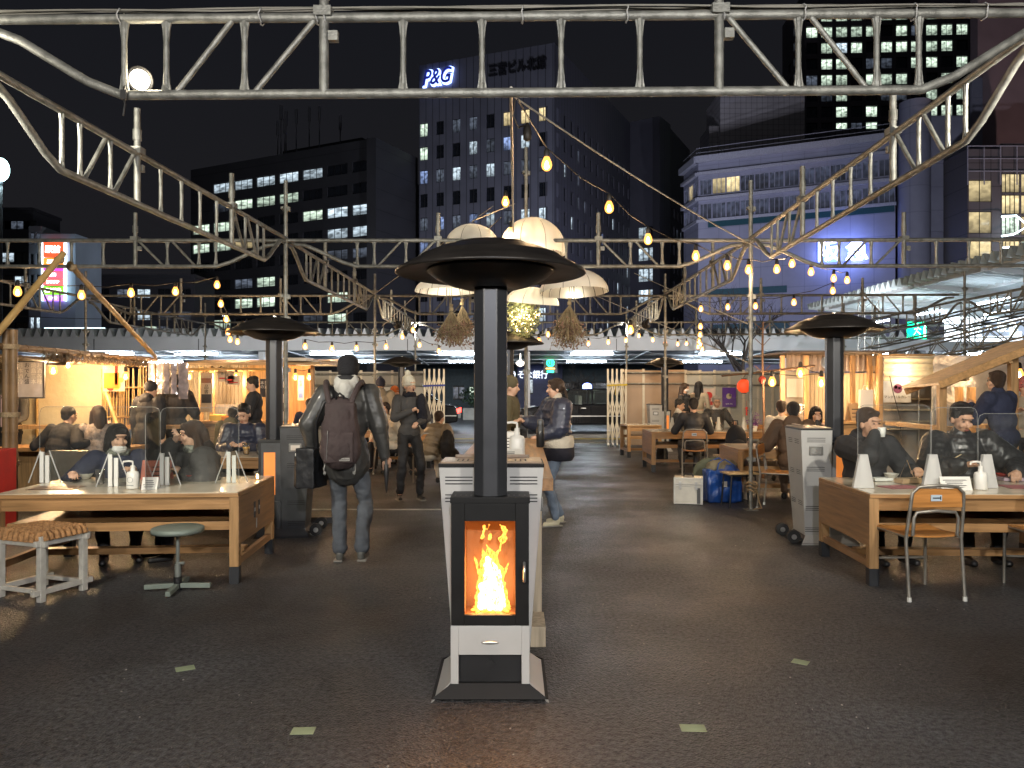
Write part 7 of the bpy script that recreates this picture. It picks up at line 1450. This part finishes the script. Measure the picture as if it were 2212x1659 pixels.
    g.ball(chest + U * .07 * k, ((.135 * tw + p) * k, (.105 + p) * k, .19 * k), Rl, 16); g.ball(chest - U * .08 * k, ((.125 * tw + p) * k, (.108 + p) * k, .17 * k), Rl, 14); g.ball(H + U * .03 * k, ((.145 + p) * k, (.115 + p) * k, .13 * k), Rl, 14); g.cap(S[0] - U * .015, S[1] - U * .015, (.064 + p * .6) * k, (.064 + p * .6) * k, 10); g.cap(neck - U * .02 * k, shc - U * .06, (.066 + p * .2) * k, (.10) * k, 10)
    if skirt: g.cap(H, H - V(0, 0, skirt * k), (.15 + p) * k, (.16 + p) * k, 12)
    for i, s in enumerate((-1, 1)):
        wc = Wr[i] - (Wr[i] - El[i]).normalized() * .005
        if quilt:
            for (A_, B_, r0, r1) in ((S[i], El[i], .066 + p, .058 + p), (El[i], wc, .056 + p * .9, .040 + p * .35)):
                for j in range(5): t = (j + .5) / 5; g.ball(A_ + (B_ - A_) * t, (r0 + (r1 - r0) * t) * k * 1.06, n=10); g.tube(A_, B_, r0 * .9 * k, r1 * .9 * k, n=8)
        else: g.cap(S[i], El[i], (.060 + p) * k, (.052 + p * .9) * k, 10); g.cap(El[i], wc, (.051 + p * .8) * k, (.035 + p * .25) * k, 10)
    if quilt:
        for j in range(6): t = -.02 + j * .085; g.ball(H + U * t * k, ((.152 + p) * k, (.118 + p) * k, .050 * k), Rl, 14)
    obj('jacket', g, top, r_, voxel=.011 * k if det else .014 * k, smooth=2, disp=[('CLOUDS', .16, .022), ('CLOUDS', .05, .007)])
    if collar: g = MB(); g.cap(neck + V(-.03, .0, .0), neck + V(.03, 0, 0), .066 * k, .066 * k, 10); g.cap(neck + U * .04 * k, neck - U * .03 * k, .064 * k, .085 * k, 12); obj('collar', g, collar, r_, voxel=.011, smooth=2)
    if scarf:
        g = MB()
        for j in range(10):
            a = 2 * math.pi * j / 10; c_ = neck + V(math.cos(a) * .062, math.sin(a) * .062 - .01, .012 + .008 * math.sin(a * 3)) * k; g.ball(c_, (.042 * k, .042 * k, .042 * k), n=8)
        obj('scarf', g, scarf, r_, voxel=.010, smooth=2, disp=[('CLOUDS', .05, .012)])
    if hood == 'cone':
        g = MB(); g.cap(neck + V(-.05, .05, .05), neck + V(.05, .05, .05), .062 * k, .062 * k, 12); g.ball(neck + V(0, .07, .01), (.115, .07, .075), Rl, 14); g.cap(neck + V(0, .10, -.01), neck + V(0, .135, -.15), .075, .022, 12); obj('hood', g, clothm('grey_hood', (.50, .49, .45), .9, .4, 40), r_, voxel=.010, smooth=2, disp=[('CLOUDS', .06, .02)]); hood = None
        g = MB(); g.path([neck + V(math.cos(t) * .088, math.sin(t) * .092 + .005, .075 + .01 * math.sin(t)) for t in [math.pi * 2 * i / 16 for i in range(17)]], .024, 8); obj('collar', g, BLKC, r_)
    if hood:
        g = MB(); g.ball(neck + V(0, .085 * k, -.01 * k), (.12 * k, .07 * k, .11 * k), Rl, 14); g.ball(neck + V(0, .05 * k, .02 * k), (.10 * k, .08 * k, .06 * k), Rl, 12); obj('hood', g, hood, r_, voxel=.012, smooth=3, disp=[('CLOUDS', .07, .02)])
    g = MB(); g.ball(H - V(0, 0, .02), (.15 * k, .115 * k, .12 * k), None, 12)
    for i, s in enumerate((-1, 1)):
        hp_ = H + V(s * .082 * k, 0, -.03); g.cap(hp_, Kn[i], .086 * k, .066 * k, 10); g.cap(Kn[i], An[i] + V(0, 0, .03), .064 * k, (.052 if bottom is not JEAN else .062) * k, 10)
    obj('trousers', g, bottom, r_, voxel=.012 * k, smooth=2, disp=[('CLOUDS', .13, .035), ('CLOUDS', .05, .016)])
    for i, s in enumerate((-1, 1)):
        f = Vector(feet[i]); g = MB(); a = An[i] - V(0, 0, .045); g.cap(a + V(0, .02, -.005), a + V(s * .02, -.13 * k, -.012), .036 * k, .03 * k, 10); g.ball(a + V(0, .015, .02), (.038, .045, .04), None, 10); g.v = [(q[0], q[1], max(q[2], f.z + .004)) for q in g.v]; obj('shoe', g, shoe, r_, voxel=.009, smooth=1)
        if det >= 2 and sit is None: g = MB(); g.box(f + V(s * .01, -.05, .010), (.078, .25, .016)); obj('sole', g, M('pale_sole', (.22, .21, .19), .7), r_, bev=.008)
    return r_, dict(H=H, U=U, neck=neck, hc=hc, HR=HR, W=Wr, S=S, Rl=Rl, E=El)
def at(u, Y): return X(u, Y), Y
# women behind the left desk
x, y = at(258, 7.0); person('woman with black bob and lowered white mask sitting at the left desk', x - .02, y, 30, NAVY, DKPANT, 'bob', h=1.76, sit=.31, lean=16, look=(16, 8), female=True, puff=.03, det=2, mask=-.088, scarf=SCARF, hands=[V(-.36, -.30, .75), V(.14, -.28, .75)], hips=(0, .05), collar=NAVY)
x, y = at(462, 7.0); rP, J = person('woman with long wavy hair lifting a glass of amber drink at the left desk', x, y, -54, GREYCO, NAVY, 'wavy', HAIRN, h=1.78, sit=.33, lean=16, look=(0, 4), female=True, puff=.055, det=2, hood=FUR, scarf=SCARF, quilt=True, hands=[V(-.02, -.34, 1.02), V(.15, -.30, .76)], elb=[(-.5, .1, -.6), (.5, .3, -.5)], curl=45)
pg = P(391, 940, 7.15); r_ = thing('drinking_glass', 'tumbler of amber drink held by the wavy haired woman', 'glass', pg - V(0, 0, .05), 0); g = MB(); g.lathe([(.028, 0), (.03, .003), (.042, .10), (.040, .10), (.03, .008)], 18); g.v = [tuple(Matrix.Rotation(R(35), 3, 'Y') @ Vector(p)) for p in g.v]; obj('glass_wall', g, GLASS('cup_clear', (.9, .9, .9), .08, .15), r_); g = MB(); g.lathe([(.027, .005), (.036, .06), (.01, .06)], 18); g.v = [tuple(Matrix.Rotation(R(35), 3, 'Y') @ Vector(p)) for p in g.v]; obj('drink', g, M('amber_drink', (.40, .10, .03), .15, emit=.03, ecol=(1, .3, .1)), r_)
# bamboo stall guests
x, y = at(112, 9.75); person('person in black sweater seen from behind leaning on the bamboo stall counter', x, y, 172, BLKC, DKPANT, 'crop', h=1.72, sit=.45, lean=26, look=(-10, 5), hands=[V(-.42, -.25, .80), V(.30, -.38, .80)], puff=.02, det=1, roll=-3)
x, y = at(207, 9.9); person('woman with long brown hair and floral shirt seen from behind at the bamboo stall', x, y, 195, FLORAL, DKPANT, 'long', HAIRN, h=1.62, sit=.45, lean=8, look=(25, 0), female=True, puff=.015, det=1, hands=[V(-.1, -.36, .98), V(.14, -.3, .8)])
x, y = at(24, 11.5); person('stall keeper in dark zipped jacket behind the grey menu board', x, y, 10, GREYCO, DKPANT, 'short', h=1.6, det=0, puff=.02, hands=[V(-.1, -.3, 1.0), V(.14, -.3, .98)], look=(0, 15))
x, y = at(318, 10.9); person('figure in long black coat standing behind the bamboo post', x, y, 160, BLKC, DKPANT, 'none', h=1.58, det=0, puff=.05, lean=6, skirt=.35, hat=(BLKC, 'cap'), hood=BLKC)
x, y = at(380, 11.8); person('man in black hooded jacket seen from behind at the corrugated stall', x, y, 180, BLKC, DKPANT, 'none', h=1.68, det=0, puff=.04, hat=(BLKC, 'cap'), hood=BLKC, hands=[V(-.2, -.3, 1.0), V(.2, -.3, 1.0)])
x, y = at(531, 9.75); person('young man in navy puffer looking down at his food beside the left heater', x, y, 6, PUFN, DKPANT, 'short', h=1.70, sit=.43, lean=8, look=(-12, 24), puff=.045, det=2, quilt=True, hands=[V(-.10, -.34, .80), V(.10, -.34, .80)])
x, y = at(548, 11.6); person('bearded man in dark coat turned left behind the young man', x, y, -75, BLKC, DKPANT, 'short', h=1.66, det=1, puff=.03, look=(0, 10), hands=[V(-.2, -.3, 1.0), V(.2, -.3, 1.0)])
x, y = at(495, 11.2); person('person in olive hooded coat half hidden behind the wavy haired woman', x, y, 170, OLIVE, DKPANT, 'crop', h=1.6, sit=.42, det=0, puff=.04, hood=OLIVE, lean=12)
x, y = at(664, 12.2); person('dark haired person bent over at the orange kiosk', x, y, 165, NAVY, DKPANT, 'crop', h=1.66, sit=.5, det=0, puff=.03, lean=10, hands=[V(-.2, -.35, .95), V(.2, -.35, .95)])
# the walking man
x, y = at(750, 6.62); WM, J = person('man walking away in black leather jacket, beanie and grey hood', x, y, 183, clothm('leather_jacket', (.05, .05, .048), .42, .35, 16, .1), JEAN, 'none', h=1.76, puff=.034, det=2, skirt=.10, look=(8, 12), lean=3, hat=(clothm('black_beanie', (.012, .012, .015), .9, .5, 70), 'beanie'), hood='cone', feet=[V(-.15, .20, .06), V(.07, -.06, 0)], hands=[V(-.33, -.04, .86), V(.31, -.05, .94)], curl=40, elb=[(-.6, .6, -.2), (.6, .5, -.2)], shoe=M('sneaker', (.10, .10, .09), .5))
BPK = clothm('brown_backpack_cloth', (.055, .038, .038), .8, .4, 30); r_ = thing('backpack', 'dark brown backpack on the back of the walking man', 'backpack', (x - .01, y - .20, 1.13), R(3))
g = MB(); g.box((0, 0, 0), (.25, .14, .50)); g.ball((0, -.0, .13), (.145, .10, .17)); g.ball((0, -.03, -.13), (.178, .12, .19)); g.ball((0, -.02, 0), (.165, .11, .25)); obj('bag_body', g, BPK, r_, voxel=.012, smooth=5, disp=[('CLOUDS', .12, .02)])
g = MB(); g.box((-.0, -.095, -.12), (.24, .06, .26)); obj('front_pocket', g, BPK, r_, voxel=.012, smooth=5)
for s in (-1, 1):
    g = MB(); g.path([(s * .075, -.03, .19), (s * .105, -.01, .30), (s * .135, .06, .385), (s * .15, .16, .42), (s * .155, .27, .38), (s * .15, .34, .25)], .025, 8); obj('shoulder_strap', g, BPK, r_)
    g = MB(); g.path([(s * .12, -.03, -.24), (s * .13, -.06, -.30), (s * .12, -.06, -.35)], .006, 5); g.box((s * .12, -.07, -.33), (.022, .012, .022)); obj('strap_end', g, M('dull_buckle', (.20, .20, .19), .4, .5), r_)
g = MB(); g.path([(-.035, -.02, .24), (-.03, -.05, .30), (0, -.055, .325), (.03, -.05, .30), (.035, -.02, .24)], .010, 6); obj('handle', g, BLACKP, r_)
g = MB(); g.path([(-.085, -.128, .02), (-.09, -.13, -.10), (-.095, -.126, -.22)], .0035, 5); obj('zip', g, STEEL, r_); g = MB(); g.box((.05, -.128, -.215), (.085, .004, .026)); obj('brand_patch', g, M('patch', (.35, .33, .30), .6), r_); text('patch_lettering', 'outdoor', .024, (.05, -.1315, -.222), INK, r_, ext=.0005); g = MB(); g.ball((-.055, -.105, .07), (.012, .006, .012), n=8); obj('badge', g, STEEL, r_)
r_ = thing('shoulder_bag', 'black shoulder bag hanging at the left side of the walking man', 'bag', (x - .30, y - .02, .82), R(-15)); g = MB(); g.box((0, 0, 0), (.17, .24, .34)); g.box((-.07, 0, -.03), (.09, .2, .27)); obj('bag_body', g, clothm('black_nylon', (.012, .013, .016), .5, .4, 14), r_, voxel=.012, smooth=5, disp=[('CLOUDS', .1, .02)])
g = MB(); g.path([(.06, -.02, .16), (.11, -.12, .40), (.19, -.13, .56), (.27, -.03, .60)], .018, 6); obj('shoulder_strap', g, BLACKP, r_); g = MB(); g.box((-.125, -.04, .09), (.006, .03, .06), .1); obj('tag_patch', g, FOAM, r_)
r_ = thing('folded_umbrella', 'small black folded umbrella held by the walking man', 'umbrella', (x + .34, y - .02, .62), 0); g = MB(); g.lathe([(.004, -.02), (.012, .02), (.022, .16), (.018, .22), (.012, .23), (.012, .28)], 10); obj('canopy_folded', g, BLACKP, r_)
# woman in bobble hat
x, y = at(884, 10.3); BW, _j = person('woman in white bobble hat and dark jacket laughing with open mouth', x, y, 22, GREYCO, DKPANT, 'none', h=1.64, female=True, puff=.016, det=2, look=(22, -6), hat=(clothm('white_knit_hat', (.62, .59, .48), .95, .6, 55), 'pom'), scarf=clothm('black_scarf', (.010, .011, .018), .95, .6, 40), hands=[V(-.04, -.25, 1.20), V(.06, -.22, 1.04)], open_=True, elb=[(-.7, .2, -.7), (.7, .4, -.4)], curl=60, feet=[V(-.12, .04, 0), V(.14, -.02, 0)])
g = MB(); g.ball((0, 0, 0), (.07, .07, .22)); g.ball((.03, .01, -.12), (.06, .06, .16)); obj('shawl', g, clothm('black_scarf', (.010, .011, .018)), BW, loc=(.13, -.13, 1.22), voxel=.014, smooth=3, disp=[('CLOUDS', .06, .03)])
# group behind the left pole
x, y = at(822, 14.2); person('person in beige coat and navy beanie seen from behind', x, y, 185, BEIGE, DKPANT, 'none', h=1.66, det=0, puff=.05, hat=(NAVY, 'peak'), hood=BEIGE)
x, y = at(796, 14.6); person('person in olive coat standing left of the beige coat', x, y, 170, OLIVE, DKPANT, 'crop', h=1.56, det=0, puff=.04, hood=OLIVE)
x, y = at(852, 15.2); person('person in bright orange beanie facing the beige coat', x, y, 60, BEIGE, DKPANT, 'none', h=1.52, det=1, puff=.03, hat=(clothm('orange_beanie', (.50, .13, .03), .9, .5, 60), 'beanie'))
x, y = at(833, 14.0); person('smiling long haired woman seated behind the left pole', x, y, -12, CREAM, DKPANT, 'long', HAIRN, h=1.58, sit=.43, female=True, det=1, puff=.02)
x, y = at(846, 12.9); person('person in thick cream knitwear seated on the chair behind the left pole', x, y, 120, CREAM, DKPANT, 'none', h=1.4, sit=.42, female=True, det=0, puff=.05, lean=4, hat=(CREAM, 'cap'))
x, y = at(926, 11.7); person('person in shiny beige puffer seated and bending forward behind the bobble hat woman', x, y, 150, PUFBG, clothm('white_trousers', (.55, .50, .42)), 'crop', HAIRN, h=1.55, sit=.42, det=0, puff=.05, lean=30, quilt=True)
g = MB(); g.ball((0, 0, 0), (.12, .10, .25)); g.ball((.06, 0, -.16), (.13, .1, .16)); one('draped_coat', g, BLKC, 'black coat draped over the chair back left of the counter', 'coat', loc=(X(966, 11.6), 11.6, .62), voxel=.015, smooth=3, disp=[('CLOUDS', .08, .06)])
# counter
x, y = at(1101, 9.0); person('person in olive brown coat mostly hidden behind the front heater flue', x, y, 80, OLIVE, DKPANT, 'none', h=1.62, det=0, puff=.03, hat=(OLIVE, 'cap'))
x, y = at(1203, 8.45); PW, _j = person('woman with ponytail in striped grey puffer pointing across the counter', x, y, -72, PUFN, clothm('blue_jeans', (.13, .17, .23), .85, .4, 14, var=.3), 'pony', HAIRN, h=1.60, female=True, puff=.055, det=2, quilt=True, collar=CREAM, hands=[V(-.06, -.36, 1.14), V(.12, -.26, .98)], elb=[(-.3, .4, -.8), (.4, .5, -.7)], look=(-8, 0), curl=25, feet=[V(-.08, .06, 0), V(.10, -.06, 0)], shoe=M('cream_shoe', (.45, .42, .30), .6))
g = MB(); g.lathe([(.205, .80), (.215, .84), (.212, .90), (.20, .93)], 28); g.v = [(a, b * .86, c + .05) for a, b, c in g.v]; obj('jacket_stripe', g, CREAM, PW); g = MB(); g.lathe([(.19, .66), (.218, .70), (.212, .80), (.19, .81)], 28); g.v = [(a, b * .86, c + .05) for a, b, c in g.v]; obj('jacket_hem', g, clothm('black_velvet', (.010, .010, .018), .9), PW)
# far right group
x, y = at(1457, 14.9); person('man in dark suit and white shirt turned right at the far desk', x, y, 70, SUIT, SUIT, 'short', h=1.68, sit=.43, det=1, look=(-12, 12), lean=8, collar=WHITES, hands=[V(-.1, -.38, .82), V(.12, -.36, .82)])
x, y = at(1499, 13.1); person('man in dark suit seen from behind on the orange school chair', x, y, 178, SUIT, SUIT, 'short', h=1.74, sit=.44, det=1, puff=.02, lean=3, hands=[V(-.2, -.36, .82), V(.2, -.36, .82)])
x, y = at(1547, 15.3); GM, _j = person('grey haired smiling man in dark suit facing the viewer at the far desk', x, y, 12, SUIT, SUIT, 'short', HAIRG, h=1.74, sit=.45, det=1, puff=.02, skin=SKIN2, look=(-14, 4), collar=WHITES, hands=[V(-.2, -.36, .82), V(.2, -.36, .82)])
g = MB(); g.box((0, 0, 0), (.045, .015, .22)); obj('neck_tie', g, BLACKP, GM, loc=(0, -.19, .88))
x, y = at(1478, 16.6); person('long haired woman with white face mask standing by the fence', x, y, 50, BLKC, DKPANT, 'long', HAIRN, h=1.60, det=1, female=True, mask=-.04, look=(0, 5)); x, y = at(1509, 16.9); person('dark haired person standing by the fence next to the masked woman', x, y, 150, BEIGE, DKPANT, 'long', h=1.64, det=0, female=True)
x, y = at(1688, 12.0); person('person in pale cream clothes seated behind the brown coat man', x, y, 160, CREAM, BEIGE, 'short', HAIRN, h=1.66, sit=.45, det=0, puff=.02)
x, y = at(1712, 9.95); person('man in brown coat seen from behind at the right middle desk', x, y, 158, BROWN, BROWN, 'short', h=1.72, sit=.44, lean=8, look=(8, 3), puff=.045, det=1, hood=BROWN, hands=[V(.24, -.30, .76), V(-.05, -.36, .9)][::-1])
x, y = at(1762, 11.3); person('pale long haired woman sipping through a straw beside the right heater', x, y, -8, GREYCO, DKPANT, 'long', h=1.58, sit=.42, female=True, det=2, look=(4, 8), hands=[V(-.02, -.16, 1.02), V(.12, -.3, .8)], curl=55)
# men at the right desk
x, y = at(1862, 7.0); person('man in black jacket drinking from a small white cup at the right desk', x, y, 8, BLKC, DKPANT, 'short', HAIRN, h=1.86, sit=.38, lean=8, look=(14, 2), skin=SKIN2, puff=.04, det=2, hands=[V(-.03, -.24, 1.10), V(.28, -.36, .78)], hood=BLKC, elb=[(-1, -.1, -1), (.5, .3, -.5)], curl=50, mouth=1)
r_ = cup(x + .06, y - .25, 1.07, .034, .085, 'small white paper cup at the mouth of the drinking man', None, FOAM)
x, y = at(2068, 7.0); person('man in shiny black puffer holding chopsticks at the right desk', x, y, -4, PUFB, DKPANT, 'short', HAIRB, h=1.90, sit=.40, lean=5, look=(6, 18), skin=SKIN2, puff=.05, det=2, quilt=True, hands=[V(-.15, -.42, .84), V(.30, -.38, .78)], elb=[(-.7, .3, -.5), (.8, .3, -.4)], curl=45, open_=False, collar=PUFB)
r_ = thing('chopsticks', 'pair of pale wooden chopsticks in the hand of the puffer jacket man', 'chopsticks', P(2040, 1000, 6.8)); 
for d_ in (0, .008): g = MB(); g.tube((-.03, d_, -.02), (.17, d_ * .3, .085), .0035, n=6); obj('chopstick', g, M('pale_wood', (.62, .48, .28), .6), r_)
# standing man and one more at the hut
x, y = at(2172, 8.6); person('man in navy fleece seen from behind standing at the wooden hut', x, y, 205, NAVYF, clothm('charcoal_trousers', (.04, .04, .045)), 'short', HAIRN, h=1.69, lean=9, look=(-18, -8), puff=.03, det=2, hands=[V(-.24, -.42, 1.22), V(.02, -.38, 1.30)], collar=NAVYF, curl=45)
x, y = at(2215, 9.4); person('person in pink hat at the right edge inside the wooden hut', x, y, -30, BEIGE, DKPANT, 'none', h=1.62, det=1, hat=(clothm('pink_hat', (.50, .16, .14), .9, .5, 60), 'beanie'), hands=[V(-.1, -.3, 1.22), V(.1, -.3, 1.1)])
bake()
